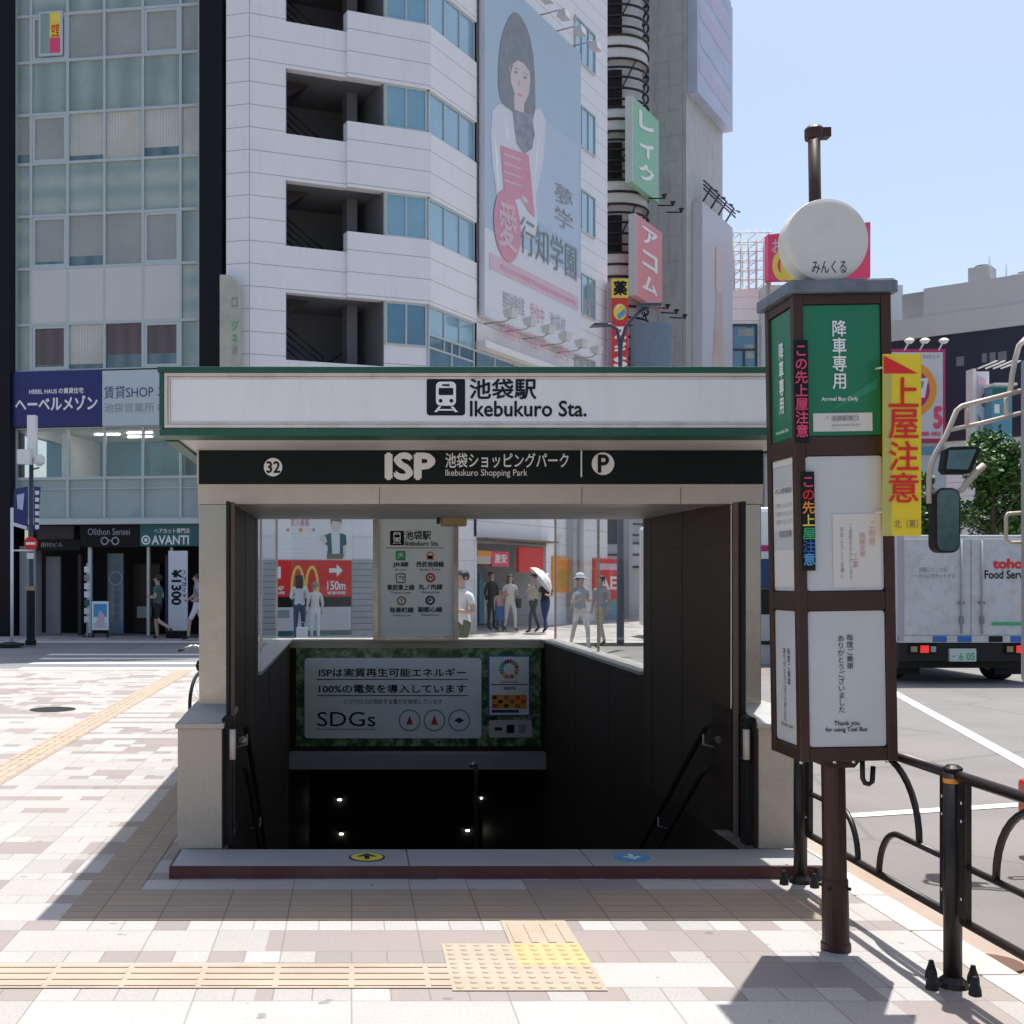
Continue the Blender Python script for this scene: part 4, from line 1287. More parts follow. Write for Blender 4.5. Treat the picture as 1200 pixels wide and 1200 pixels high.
for a, b in ((TX0 + 0.09, (TX0 + TX1) / 2 - 0.004), ((TX0 + TX1) / 2 + 0.004, TX1 - 0.09)):
    mb.box(a, b, YT - 0.02, YT + 0.009, TZ0 + 0.12, TZ1 - 0.06, 'truckwhite')
    m2 = MB(); m2.box(a, b, YT - 0.02, YT + 0.009, TZ0 + 0.12, TZ1 - 0.06, 'truckwhite')
    dr = m2.build('rear_door', tk, bevel=0.008)
    m2 = MB()
    xr = b - 0.16 if a < (TX0 + TX1) / 2 - 0.2 else a + 0.16
    m2.tube([(xr, YT - 0.045, TZ0 + 0.14), (xr, YT - 0.045, TZ1 - 0.08)], 0.014, 'midgrey', 8)
    m2.box(xr - 0.03, xr + 0.03, YT - 0.06, YT - 0.021, TZ0 + 0.3, TZ0 + 0.42, 'grey')
    m2.box(xr - 0.05, xr + 0.05, YT - 0.05, YT - 0.021, TZ0 + 0.62, TZ0 + 0.66, 'grey')
    m2.build('door_bar', dr)
mb = MB()
mb.box(TX0, TX0 + 0.085, YT - 0.03, YT + 0.009, TZ0 + 0.02, TZ1 - 0.01, 'midgrey'); mb.box(TX1 - 0.085, TX1, YT - 0.03, YT + 0.009, TZ0 + 0.02, TZ1 - 0.01, 'midgrey')
mb.box(TX0, TX1, YT - 0.025, YT + 0.009, TZ0, TZ0 + 0.115, 'truckwhite')
for q in (0.55, 0.95, 1.45, 1.8): mb.box(TX0 + q, TX0 + q + 0.22, YT - 0.035, YT - 0.026, TZ0 + 0.01, TZ0 + 0.105, 'blueink' if q != 1.45 else 'shopdark')
mb.build('door_frame', tk)
mb = MB()
ft2 = Fr(0, YT - 0.024)
pt(mb, ft2, 'toho', 1164, 655, 1198, 666, 'red', -0.004, 0.05)
pt(mb, ft2, 'Food Service', 1154, 668.5, 1211, 678, 'ink', -0.004, 0.02)
pt(mb, ft2, '伊藤にところも', 1077, 664.5, 1109, 670.5, 'greyink', -0.004, 0.01)
pt(mb, ft2, 'トータルにサポートする', 1068, 672, 1119, 677.5, 'greyink', -0.004, 0.01)
p_, q_ = ft2.px(1162, 729), ft2.px(1199, 733); mb.rect(p_[0], q_[0], q_[1], p_[1], -0.004, 'greenink')
mb.build('lettering', tk, ft2.M)
mb = MB()
mb.box(TX0 + 0.05, TX1 - 0.05, YT + 0.1, YT + 7.0, TZ0 - 0.2, TZ0 - 0.005, 'rubber')
mb.box(TX0 + 0.02, TX1 - 0.02, YT + 0.02, YT + 0.1, TZ0 - 0.3, TZ0 - 0.004, 'rubber')
mb.box(TX0 + 0.1, TX0 + 0.55, YT + 0.42, YT + 0.44, 0.0, TZ0 - 0.2, 'rubber'); mb.box(TX1 - 0.55, TX1 - 0.1, YT + 0.42, YT + 0.44, 0.0, TZ0 - 0.2, 'rubber'); mb.box(TX0 + 0.1, TX1 - 0.1, YT + 0.2, YT + 0.28, 0.12, 0.24, 'rubber')  # black boxes added where shadow hides the wheels
mb.build('chassis', tk)
for xa in (TX0 + 0.18, TX1 - 0.62):
    mb = MB()
    mb.box(xa, xa + 0.44, YT - 0.02, YT + 0.019, TZ0 - 0.18, TZ0 - 0.03, 'shopdark')
    tl = mb.build('tail_lamp', tk, bevel=0.01)
    mb = MB(); mb.box(xa + 0.17, xa + 0.31, YT - 0.035, YT - 0.0205, TZ0 - 0.165, TZ0 - 0.045, 'redlamp'); mb.build('red_lens', tl, bevel=0.008)
    mb = MB(); mb.box(xa + 0.02, xa + 0.12, YT - 0.033, YT - 0.0205, TZ0 - 0.15, TZ0 - 0.06, 'gold'); mb.box(xa + 0.34, xa + 0.42, YT - 0.033, YT - 0.0205, TZ0 - 0.15, TZ0 - 0.06, 'midgrey'); mb.build('clear_lens', tl)
mb = MB()
rrp(mb, ft, 1112, 760, 1143, 775, 0.01, -0.03, M('plate green white', (0.55, 0.62, 0.58)), 0.018)
np_ = mb.build('number_plate', tk, ft.M)
mb = MB(); pt(mb, ft, '6 05', 1123, 765, 1141, 773, 'greenink', -0.033, 0.02); pt(mb, ft, '・', 1115, 768, 1118, 770, 'greenink', -0.033); mb.build('lettering', np_, ft.M)
for xw in (TX0 + 0.12, TX1 - 0.42):
    for yw in (YT + 0.9, YT + 6.2): wheel(tk, xw, yw, 0.26, 0.38, 0.3)
mb = MB(); mb.box(TX0 + 0.1, TX1 - 0.1, YT + 5.4, YT + 7.2, 0.45, 2.2, 'white'); mb.build('cab', tk, bevel=0.08)
# city bus further off
cb = thing('city_bus', 'white bus with a dark red stripe and blue lower body standing beyond the entrance pillar', 'bus', (9.2, 26.5, -0.12))
YBU = 23.5; fu = Fr(0, YBU)
BX0 = fu.px(884, 0)[0]; BX1 = BX0 + 2.45
zf = lambda py: fu.px(0, py)[1]
mb = MB(); mb.box(BX0, BX1, YBU, YBU + 9.5, 0.25, zf(594), 'white')
bb = mb.build('body', cb, bevel=0.1)
mb = MB()
mb.box(BX0 - 0.005, BX1 + 0.005, YBU - 0.02, YBU - 0.001, zf(646), zf(639), 'magenta')
mb.box(BX0 - 0.005, BX1 + 0.005, YBU - 0.02, YBU - 0.001, zf(690), zf(655), M('bus blue', (0.02, 0.06, 0.16), 0.3))
mb.box(BX0 - 0.005, BX1 + 0.005, YBU - 0.02, YBU - 0.001, zf(720), zf(690.5), 'rubber')
mb.build('livery_band', bb)
mb = MB(); mb.box(BX0 + 0.02, BX1 - 0.02, YBU - 0.03, YBU - 0.001, zf(792), zf(722), 'opal'); av = mb.build('rear_panel', cb)
mb = MB(); pt(mb, fu, '8', 902, 762, 907, 775, 'ink', -0.035, 0.02); mb.build('lettering', av, fu.M)
mb = MB(); mb.box(BX0 + 0.1, BX1 - 0.1, YBU - 0.05, YBU - 0.0015, 0.27, 0.34, 'rubber'); mb.build('bumper', cb)
for xw in (BX0 + 0.05, BX1 - 0.4):
    for yw in (YBU + 1.8, YBU + 7.4): wheel(cb, xw, yw, 0.36, 0.48, 0.3)
# near truck at the picture's edge
nt = thing('large_truck', 'grey truck at the edge of the picture with cream mirror arms and two dark mirrors', 'truck', (5.4, 3.5, -0.12))
YN = 7.45
NX0 = at(1194, 0, YN).x; NX1 = NX0 + 2.3
mb = MB()
mb.box(NX0, NX1, YN - 1.9, YN, at(0, 800, YN).z, 2.95, 'midgrey')
cbn = mb.build('cab', nt, bevel=0.03)
mb = MB(); mb.box(NX0 - 0.006, NX0 - 0.001, YN - 1.3, YN - 0.35, 1.6, 2.5, 'blueglass2'); mb.build('side_window', cbn)
mb = MB(); mb.box(NX0 + 0.15, NX1 - 0.15, YN + 0.001, YN + 0.006, 1.55, 2.6, 'blueglass2'); mb.build('windscreen', cbn)
mb = MB(); mb.box(NX0 + 0.02, NX1 - 0.02, YN - 7.6, YN - 2.0, 0.85, 3.1, 'white'); mb.build('cargo_box', nt, bevel=0.03)
mb = MB(); mb.box(NX0 + 0.25, NX1 - 0.25, YN - 7.5, YN - 0.2, 0.45, 0.84, 'rubber'); mb.build('chassis', nt)
mb = MB()
zb0, zb1 = at(0, 960, YN).z, at(0, 911, YN).z
mb.box(at(1190.5, 0, YN).x, NX1 + 0.02, YN - 0.35, YN, zb0, zb1, 'redplastic')
mb.build('bumper', nt, bevel=0.03)
mb = MB(); mb.box(NX0 + 0.3, NX1 - 0.3, YN - 0.3, YN - 0.05, zb1 + 0.001, at(0, 799, YN).z - 0.001, 'rubber'); mb.build('grille', nt)
for xw in (NX0 + 0.06, NX1 - 0.36):
    for yw in (YN - 1.35, YN - 6.2): wheel(nt, xw, yw, 0.34, 0.46, 0.3)
mb = MB()
A = lambda px, py, dy=0.0: tuple(at(px, py, YN - dy))
mb.tube([A(1196, 458, .05), A(1150, 470), A(1127, 476), A(1121, 481), A(1108, 512), A(1097, 530), A(1091, 545), A(1088.5, 562), A(1089, 590)], 0.016, 'cream', 10)
mb.tube([A(1196, 484, .05), A(1150, 496), A(1113, 504)], 0.014, 'cream', 10)
for px, a_, b_ in ((1133, 475, 500), (1179, 462.5, 489)): mb.tube([A(px, a_), A(px, b_)], 0.013, 'cream', 8)
mb.tube([A(1204, 395), A(1194, 405), A(1190, 420), A(1186, 440), A(1184, 458)], 0.016, 'cream', 10)
mb.build('mirror_arm', nt)
mb = MB()
pts = [(1102, 551), (1106, 527), (1112, 524), (1144, 523), (1147, 528), (1136, 553), (1130, 556), (1106, 556)]
mb.prism_xz([(at(a, b, YN).x, at(a, b, YN).z) for a, b in pts], YN - 0.03, YN + 0.04, 'rubber')
mr = mb.build('wide_mirror', nt, bevel=0.006)
mb = MB(); mb.poly([(at(a, b, YN).x, at(a, b, YN).z) for a, b in [(1106, 550), (1109, 528.5), (1141, 527), (1131, 551)]], YN - 0.0325, 'mirror'); mb.build('mirror_glass', mr)
mb = MB()
a = at(1092.5, 648, YN); b = at(1122.5, 572, YN)
mb.rr(a.x, b.x, a.z, b.z, 0.055, YN - 0.035, 'rubber', YN + 0.06)
mr = mb.build('long_mirror', nt, bevel=0.01)
mb = MB(); mb.rr(a.x + .012, b.x - .012, a.z + .012, b.z - .012, 0.045, YN - 0.0385, 'mirror'); mb.build('mirror_glass', mr)
mb = MB(); mb.tube([A(1153, 545), A(1141, 556), A(1127, 574), A(1118, 578)], [0.02, 0.024, 0.02, 0.014], 'cream', 8)
mb.build('mirror_bracket', nt)
mb = MB()
mb.tube([A(1196, 601), A(1181, 602), A(1179, 606), A(1179, 632), A(1184, 636), A(1196, 636)], 0.012, 'cream', 8)
mb.build('grab_handle', nt)

# ================================================================ BUILDINGS
def world2(fr, t, d=0.0):
    p = fr.P(t, d, 0); return (p.x, p.y)
# ---- white corner building
F1 = Fr(-2.66, 31.0, 0.934, 0.358)
F2 = Fr(2.06, 32.81, 0.545, 0.839)
L1, L2 = 5.055, 13.6
wb = thing('white_building', 'tall white panelled corner building with stair openings and a huge school billboard', 'building', (3.0, 38.0, 0))
A_ = (-3.27, 31.16); B_ = (-2.66, 31.0); H_ = world2(F2, L2)
back = [(H_[0] - 5.5, H_[1] + 5), (-4.4, 44.0)]
low = [A_, B_, (2.06, 32.81), world2(F2, 3.03), world2(F2, 3.03, 3.0), world2(F2, 8.04, 3.0), world2(F2, 8.04), H_] + back
mb = MB(); mb.prism_xy(low, 0.0, 2.72, 'wtilex'); mb.build('ground_storey', wb)
mb = MB(); mb.prism_xy([A_, B_, (2.06, 32.81), H_] + back, 2.7205, 7.30, 'wtile'); mb.build('lower_wall', wb)
TR0, TR1 = 1.0, 3.79
up = [A_, B_, world2(F1, TR0), world2(F1, TR0, 2.6), world2(F1, TR1, 2.6), world2(F1, TR1), (2.06, 32.81), H_] + back
mb = MB(); mb.prism_xy(up, 7.3005, 28.0, 'wtile'); mb.build('upper_wall', wb)
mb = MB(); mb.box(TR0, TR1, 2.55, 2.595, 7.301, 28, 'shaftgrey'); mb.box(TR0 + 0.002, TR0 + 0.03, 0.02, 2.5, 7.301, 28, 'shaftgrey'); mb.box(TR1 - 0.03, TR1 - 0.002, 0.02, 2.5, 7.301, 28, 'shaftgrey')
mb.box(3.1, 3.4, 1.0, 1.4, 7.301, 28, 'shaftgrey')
mb.build('stair_shaft', wb, F1.M)
mb = MB(); mb.prism_xy([A_, B_, (2.06, 32.81), H_] + back, 28.001, 28.4, 'wtile'); mb.build('roof_slab', wb)
PER = 2.945
for k in range(7):
    zb = 7.35 + PER * k; zt = zb + 1.72; nb = zb + PER
    mb = MB()
    mb.box(TR0 + 0.001, 2.69, 0.0, 0.25, zt, nb, 'wtile')
    mb.build('stair_parapet', wb, F1.M)
    mb = MB()
    mb.box(2.691, L1 + 0.095, -0.10, 0.22, zt, zt + 1.76, 'wtile')
    mb.build('balcony_parapet', wb, F1.M, bevel=0.01)
    mb = MB(); mb.box(-0.02, 2.82, -0.10, -0.002, zt, zt + 1.76, 'wtile'); mb.build('balcony_parapet', wb, F2.M, bevel=0.01)
    mb = MB(); mb.box(TR0 + 0.04, TR1 - 0.04, 0.3, 2.5, zt + 0.05, zt + 0.25, 'shaftgrey'); mb.build('landing', wb, F1.M)
    # stair rails
    mb = MB()
    for j in range(4):
        zz = zb + 1.05 - j * 0.2
        mb.tube([(TR0 + 0.25, 0.9, zz), (TR0 + 1.35, 0.9, zz - 0.78)], 0.022, 'rail', 6)
    mb.tube([(TR0 + 0.25, 0.9, zb + 1.06), (TR0 + 0.25, 0.9, zb - 0.2)], 0.022, 'rail', 6)
    mb.tube([(TR0 + 1.35, 0.9, zb + 0.28), (TR0 + 1.35, 0.9, zb - 0.6)], 0.022, 'rail', 6)
    mb.tube([(TR0 + 0.9, 1.4, zb - 0.3), (TR0 + 2.2, 1.4, zb + 0.55)], 0.022, 'rail', 6)
    mb.prism_xz([(TR0 + 0.05, zt + 0.04), (TR0 + 0.95, zt + 0.04), (TR0 + 0.05, zt - 0.55)], 0.9, 1.9, 'shopgrey')
    mb.build('stair_rail', wb, F1.M)
    z0_, z1_ = zt + 1.76, zt + PER
    for fr, a, b, n, mt in ((F1, TR1 + 0.02, L1 - 0.01, 2, 'blueglass' if k > 0 else 'blueglass2'), (F2, 0.03, 2.78, 3, 'blueglass')):
        z0q, z1q = z0_ - PER, z1_ - PER
        mb = MB()
        framering(mb, a, b, z0q + 0.004, z1q - 0.004, 0.05, -0.05, -0.004, 'frame')
        for i in range(1, n): mb.box(a + (b - a) * i / n - 0.025, a + (b - a) * i / n + 0.025, -0.045, -0.004, z0q + 0.055, z1q - 0.055, 'frame')
        wf = mb.build('window', wb, fr.M)
        mb = MB(); mb.rect(a + 0.04, b - 0.04, z0q + 0.04, z1q - 0.04, -0.012, mt); mb.build('pane', wf, fr.M)
    mb = MB()
    a, b = 10.42, 12.3
    framering(mb, a, b, z0q + 0.0, z1q + 0.3, 0.05, -0.06, -0.004, 'frame')
    for i in (1, 2): mb.box(a + (b - a) * i / 3 - 0.025, a + (b - a) * i / 3 + 0.025, -0.05, -0.004, z0q + 0.055, z1q + 0.24, 'frame')
    wf = mb.build('window', wb, F2.M)
    mb = MB(); mb.rect(a + 0.04, b - 0.04, z0q + 0.04, z1q + 0.26, -0.012, 'blueglass' if k else 'tealpane2'); mb.build('pane', wf, F2.M)
mb = MB(); mb.box(2.83, 2.97, -0.02, -0.003, 2.8, 27.9, 'shopdark'); mb.build('gap_shade_strip', wb, F2.M)  # dark strip on the wall; the slit's shade is put into its colour
for tt in (0.0,):
    mb = MB(); mb.box(0.0, 0.0 + 0.02, -0.004, -0.001, 3, 28, 'midgrey'); mb.build('corner_joint', wb, F1.M)
mb = MB(); mb.box(2.9, L2, -0.35, -0.003, 8.35, 8.55, 'white'); mb.box(2.9, L2, -0.3, -0.003, 5.0, 5.2, 'white'); mb.build('ledge', wb, F2.M)
# row of deep blue windows under the ledge
mb = MB(); framering(mb, 0.0, 12.4, 5.6, 8.3, 0.06, -0.06, -0.004, 'frame')
for i in range(1, 9): mb.box(12.4 * i / 9 - 0.03, 12.4 * i / 9 + 0.03, -0.055, -0.004, 5.67, 8.23, 'frame')
wf = mb.build('window', wb, F2.M)
mb = MB(); mb.rect(0.05, 12.35, 5.65, 8.25, -0.012, 'blueglass2'); mb.build('pane', wf, F2.M)
# billboard
bbd = thing('billboard', 'huge pale blue school billboard with a long haired person on the white building', 'billboard', tuple(F2.P(6.6, -0.2, 9.3)))
mb = MB(); mb.box(2.98, 10.36, -0.28, -0.1, 9.3, 19.7, 'bwhite'); mb.box(2.98, 10.36, -0.283, -0.2805, 11.9, 19.69, 'skyboard')
bp = mb.build('board', bbd, F2.M)
mb = MB()
z2 = lambda pts: [F2.px(400 + x / 3, y / 3) for x, y in pts]
mb.poly(z2([(690, 430), (808, 520), (806, 880), (640, 770)]), -0.288, 'skyboard2')
mb.poly(z2([(500, 395), (520, 375), (560, 372), (600, 395), (640, 400), (670, 385), (690, 430), (682, 560), (655, 700), (662, 830), (640, 850), (560, 790), (520, 720), (500, 580), (494, 480)]), -0.292, 'bwhite')
mb.poly(z2([(575, 52), (558, 70), (543, 105), (530, 150), (523, 210), (520, 300), (527, 350), (540, 378), (565, 395), (600, 430), (640, 440), (653, 390), (651, 290), (645, 200), (634, 140), (620, 100), (603, 70), (590, 55)]), -0.296, 'hairprint')
mb.poly(z2([(570, 390), (600, 400), (640, 410), (650, 480), (640, 530), (612, 548), (585, 510)]), -0.300, 'vestprint')
mb.poly(z2([(563, 215), (580, 200), (610, 210), (630, 240), (634, 290), (628, 340), (612, 372), (600, 380), (582, 350), (566, 300), (560, 250)]), -0.300, 'skinprint')
mb.poly(z2([(575, 340), (612, 370), (612, 402), (600, 412), (578, 395)]), -0.298, 'skinprint')
for q in ([(577, 258), (584, 258), (591, 264), (584, 267), (577, 263)], [(609, 275), (616, 276), (623, 284), (616, 286), (609, 281)]): mb.poly(z2(q), -0.303, 'hairprint')
mb.poly(z2([(588, 334), (598, 338), (608, 344), (602, 349), (592, 343)]), -0.303, 'pinkprint')
mb.poly(z2([(594, 285), (600, 305), (592, 312), (588, 308)]), -0.303, 'peach')
for q in ([(574, 244), (592, 250), (592, 253), (574, 247)], [(608, 260), (625, 271), (625, 274), (608, 263)]): mb.poly(z2(q), -0.303, 'hairprint')
for i in range(9): mb.poly(z2([(548 + i * 9, 120 + i * 3), (551 + i * 9, 121 + i * 3), (533 + i * 4 if i < 4 else 600 + i * 5, 330 + i * 4), (530 + i * 4 if i < 4 else 598 + i * 5, 328 + i * 4)]), -0.2985, 'vestprint')
mb.poly(z2([(563, 215), (572, 190), (596, 192), (622, 214), (634, 262), (612, 232), (590, 220), (572, 232), (563, 275)]), -0.3035, 'hairprint')
for q in ([(505, 470), (520, 560), (525, 690), (516, 640)], [(668, 440), (660, 560), (648, 680), (655, 560)], [(540, 400), (556, 470), (560, 510), (550, 480)], [(650, 430), (646, 520), (640, 560), (650, 500)]): mb.poly(z2(q), -0.2945, 'panelgrey')
mb.poly(z2([(600, 690), (618, 700), (628, 722), (606, 716)]), -0.3085, 'skinprint')
mb.poly(z2([(528, 518), (628, 552), (650, 770), (628, 750), (600, 700), (545, 725), (538, 640)]), -0.304, 'pinkprint')
for i in range(4): mb.poly(z2([(540, 545 + i * 30), (600, 566 + i * 30), (601, 574 + i * 30), (541, 553 + i * 30)]), -0.307, 'palepink')
c = F2.px(400 + 553 / 3, 800 / 3); mb.disc(c[0], c[1], 0.95, -0.308, 'pinkprint', rz=1.08)
mb.text('愛', c[0] - 0.62, c[0] + 0.62, c[1] - 0.7, c[1] + 0.7, -0.311, 'palepink', 0.02)
p_, q_ = F2.px(400 + 722 / 3, 640 / 3), F2.px(400 + 785 / 3, 800 / 3)
hz_ = F2.px(400 + 722 / 3, 790 / 3)[1]; mm_ = (hz_ + p_[1]) / 2
mb.text('夢', p_[0], q_[0], mm_ + .06, p_[1], -0.303, 'vestprint', 0.0); mb.text('学', p_[0], q_[0], hz_, mm_ - .06, -0.303, 'vestprint', 0.0)
x_a, x_b = F2.px(400 + 597 / 3, 0)[0], F2.px(400 + 798 / 3, 0)[0]
zt_ = F2.px(400 + 610 / 3, 765 / 3)[1]; zb_ = F2.px(400 + 610 / 3, 895 / 3)[1]
mb.text('行知学園', x_a, x_b, zb_, zt_, -0.310, 'hairprint', 0.0)
x_a, x_b = F2.px(400 + 490 / 3, 0)[0], F2.px(400 + 806 / 3, 0)[0]
zt_ = F2.px(400 + 490 / 3, 880 / 3)[1]; zb_ = F2.px(400 + 490 / 3, 965 / 3)[1]
mb.rect(x_a, x_b, zb_ + 0.15, zt_ - 0.1, -0.288, 'palepink')
mb.text('東京大学大学院医学部合格者多数輩出の進学塾', x_a + 0.7, x_b - 0.25, zb_ + 0.45, zt_ - 0.45, -0.292, 'pinkprint', 0.0)
for i, (t_, f0, f1) in enumerate((('無料体験授業', 0.13, 0.36), ('受付中', 0.42, 0.58), ('池袋校', 0.64, 0.84))):
    mb.text(t_, x_a + (x_b - x_a) * f0, x_a + (x_b - x_a) * f1, zb_ - 0.85, zb_ - 0.3, -0.288, 'midgrey' if i != 1 else 'pinkprint', 0.0)
for i in range(3): mb.text(('新宿校', '高田馬場校', '上野校')[i], x_a + (x_b - x_a) * (0.14 + 0.28 * i), x_a + (x_b - x_a) * (0.32 + 0.28 * i), zb_ - 1.75, zb_ - 1.25, -0.288, 'pinkprint', 0.0)
mb.build('print', bp, F2.M)
def flood(t, z, down, lab):
    o = thing('floodlight', lab, 'floodlight', (0, 0, 0), 'floodlights of the billboard')
    m_ = MB(); m_.tube([(0, 0, 0), (0, -1.0, 0.0), (0, -1.25, 0.12 if not down else -0.12)], 0.035, 'midgrey', 8); m_.build('arm', o)
    m_ = MB(); s_ = 1 if not down else -1
    m_.add([(-.26, -1.35, .1 * s_), (.26, -1.35, .1 * s_), (.26, -1.05, .12 * s_), (-.26, -1.05, .12 * s_), (-.32, -1.42, .46 * s_), (.32, -1.42, .46 * s_), (.32, -0.98, .4 * s_), (-.32, -0.98, .4 * s_)],
           [(0, 3, 2, 1), (4, 5, 6, 7), (0, 1, 5, 4), (1, 2, 6, 5), (2, 3, 7, 6), (3, 0, 4, 7)], 'panel'); m_.build('lamp_head', o)
    return o
fl0 = None
for i in range(6):
    t_ = 3.3 + i * 1.35
    if fl0 is None: o = fl0 = flood(0, 0, False, 'pale floodlight on a short arm along the bottom edge of the school billboard')
    else: o = copy_tree(fl0)
    o.matrix_basis = F2.M @ Matrix.Translation((t_, -0.1, 9.12)) @ Matrix.Scale(0.72, 4)
fl1 = None
for i in range(4):
    t_ = 5.9 + i * 1.35
    if fl1 is None: o = fl1 = flood(0, 0, True, 'pale floodlight on a short arm along the top edge of the school billboard')
    else: o = copy_tree(fl1)
    o.matrix_basis = F2.M @ Matrix.Translation((t_, -0.1, 19.85)) @ Matrix.Scale(0.72, 4)
# ground storey posters on the front
d_ = -0.03
def prect(m_, fr, a, b, c, d, y, mat):
    p, q = fr.px(a, b), fr.px(c, d); m_.rect(p[0], q[0], q[1], p[1], y, mat)
mb = MB(); prect(mb, F1, 323, 590, 412, 656, d_, 'white')
mb.text('求人募集', *[F1.px(340, 0)[0], F1.px(362, 0)[0]], F1.px(0, 611)[1], F1.px(340, 607)[1], d_ - .006, 'pinkprint', 0.02)
for i, q in enumerate((337, 352, 367)): c = F1.px(q, 621); mb.disc(c[0], c[1], 0.05, d_ - .006, 'orangeink' if i % 2 else 'pinkprint', n=12)
for i in range(4): prect(mb, F1, 330, 627 + i * 6, 372 - 4 * i, 629 + i * 6, d_ - .006, 'panelgrey')
zz = lambda pts: [F1.px(280 + x / 5, 580 + y / 5) for x, y in pts]
mb.poly(zz([(535, 140), (590, 140), (598, 180), (585, 212), (560, 218), (540, 195)]), d_ - .012, 'skinprint')
mb.poly(zz([(533, 125), (595, 125), (600, 170), (590, 158), (545, 152), (537, 175)]), d_ - .014, 'brick')
mb.poly(zz([(535, 222), (590, 222), (612, 370), (520, 370)]), d_ - .010, 'bwhite')
mb.poly(zz([(500, 235), (537, 222), (545, 370), (512, 370), (520, 300), (498, 285)]), d_ - .012, 'tealsign')
mb.poly(zz([(588, 222), (624, 235), (628, 290), (606, 300), (610, 370), (588, 345)]), d_ - .012, 'tealsign')
mb.poly(zz([(480, 235), (500, 235), (515, 272), (500, 290), (470, 262)]), d_ - .013, 'skinprint')
mb.poly(zz([(606, 300), (628, 290), (622, 360), (610, 365)]), d_ - .013, 'skinprint')
mb.poly(zz([(515, 345), (600, 345), (605, 375), (515, 375)]), d_ - .016, 'brick')
mb.build('recruiting_poster', wb, F1.M)
mb = MB(); prect(mb, F1, 324, 656.5, 411, 699, d_ - .004, 'red')
rs = mb.build('restaurant_sign', wb, F1.M)
mb = MB()
for s_ in (0, 1):
    cx0 = 348.5 + s_ * 16.5
    outer = []; inner = []
    for i in range(17):
        a = math.pi * i / 16
        outer.append((cx0 - 8.6 * math.cos(a), 694 - 31.5 * math.sin(a) ** 0.85 if 0 < i < 16 else 694))
        inner.append((cx0 - 5.6 * math.cos(a), 694 - 27.5 * math.sin(a) ** 0.85 if 0 < i < 16 else 694))
    for i in range(16): mb.poly([F1.px(*q) for q in (outer[i], outer[i + 1], inner[i + 1], inner[i])], d_ - .010 - .002 * s_, 'yellowink')
mb.poly([F1.px(*q) for q in ((385, 666), (394, 666), (394, 661), (401, 668.5), (394, 676), (394, 671), (385, 671))], d_ - .010, 'inkw')
pt(mb, F1, '150m', 383, 681, 404, 691, 'inkw', d_ - .010, 0.03)
pt(mb, F1, '営業時間', 383, 693, 404, 696.5, 'inkw', d_ - .010, 0.02)
prect(mb, F1, 324.5, 664, 328.5, 678, d_ - .010, 'inkw'); pt(mb, F1, '4F', 325, 687, 332, 692, 'inkw', d_ - .010, .02); pt(mb, F1, '24時間', 325, 693, 333, 696.5, 'inkw', d_ - .010, .02)
mb.build('lettering', rs, F1.M)
mb = MB(); prect(mb, F1, 324, 699.5, 411, 711, d_, 'shopdark'); prect(mb, F1, 324, 711.5, 411, 739, d_, 'panel'); prect(mb, F1, 325, 715, 339, 724, d_ - .006, 'hairprint')
prect(mb, F1, 324, 739.5, 411, 744, d_, 'tealsign'); mb.build('hoarding', wb, F1.M)
mb = MB(); prect(mb, F1, 296, 656, 323.5, 744, d_, 'midgrey'); prect(mb, F1, 412, 656, 437, 744, d_, 'midgrey')
for i in range(12):
    for a, b in ((297, 323), (412.5, 436)): prect(mb, F1, a, 660 + i * 7, b, 661 + i * 7, d_ - .006, 'grey')
mb.build('roller_shutter', wb, F1.M)
# shop opening
mb = MB()
mb.box(3.05, 8.02, 2.9, 2.98, 0.02, 2.7, 'shopdark')
random.seed(3)
for i in range(16):
    a = 3.1 + i * 0.3
    mb.box(a, a + 0.26, 2.2 - random.random() * 0.6, 2.88, 0.05, 0.9 + random.random() * 0.9, random.choice(['shopgrey', 'panel', 'brick', 'bluewall', 'paper', 'magenta', 'ink']))
mb.build('shop_interior', wb, F2.M)
def px_box(m_, fr, a, b, c, d, y0, y1, mat):
    p, q = fr.px(a, b), fr.px(c, d); m_.box(p[0], q[0], y0, y1, q[1], p[1], mat)
for (a, b, c, d), mt, tx in (((561, 645, 577, 661), 'peach', ''), ((578, 646, 598, 664), 'pinkink', '激安'), ((610, 641, 638, 671), 'red', '')):
    mb = MB(); px_box(mb, F2, a, b, c, d, 0.05, 0.15, mt)
    if tx: pt(mb, F2, tx, a + 3, b + 3, c - 3, d - 4, 'inkw', 0.04, 0.03)
    if mt == 'peach': px_box(mb, F2, a, b, c, b + 7, 0.03, 0.045, 'orangeink')
    mb.build('shop_banner', wb, F2.M)
mb = MB(); px_box(mb, F2, 558, 632, 642, 635, -0.4, 0.3, 'brick'); px_box(mb, F2, 560, 636, 640, 640, -0.1, 0.0, 'panel'); mb.build('awning_rail', wb, F2.M)
for (a, b, c, d), mt in (((646, 652, 665, 694), 'orangeink'), ((694, 654, 728, 702), 'red'), ((669, 656, 676, 690), 'palepink'), ((700, 706, 724, 738), 'bluewall')):
    mb = MB(); px_box(mb, F2, a, b, c, d, -0.06, -0.004, mt)
    if mt == 'red': pt(mb, F2, 'AEI', 700, 676, 724, 690, 'inkw', -0.066, 0.03); px_box(mb, F2, 697, 660, 722, 668, -0.066, -0.0605, 'palepink')
    else: px_box(mb, F2, 652, 668, 662, 688, -0.066, -0.0605, 'yellowink')
    mb.build('wall_poster', wb, F2.M)
mb = MB()
for q in (664, 672, 730): px_box(mb, F2, q, 605, q + 4, 745, -0.25, -0.01, 'midgrey')
mb.build('drain_pipe', wb, F2.M)

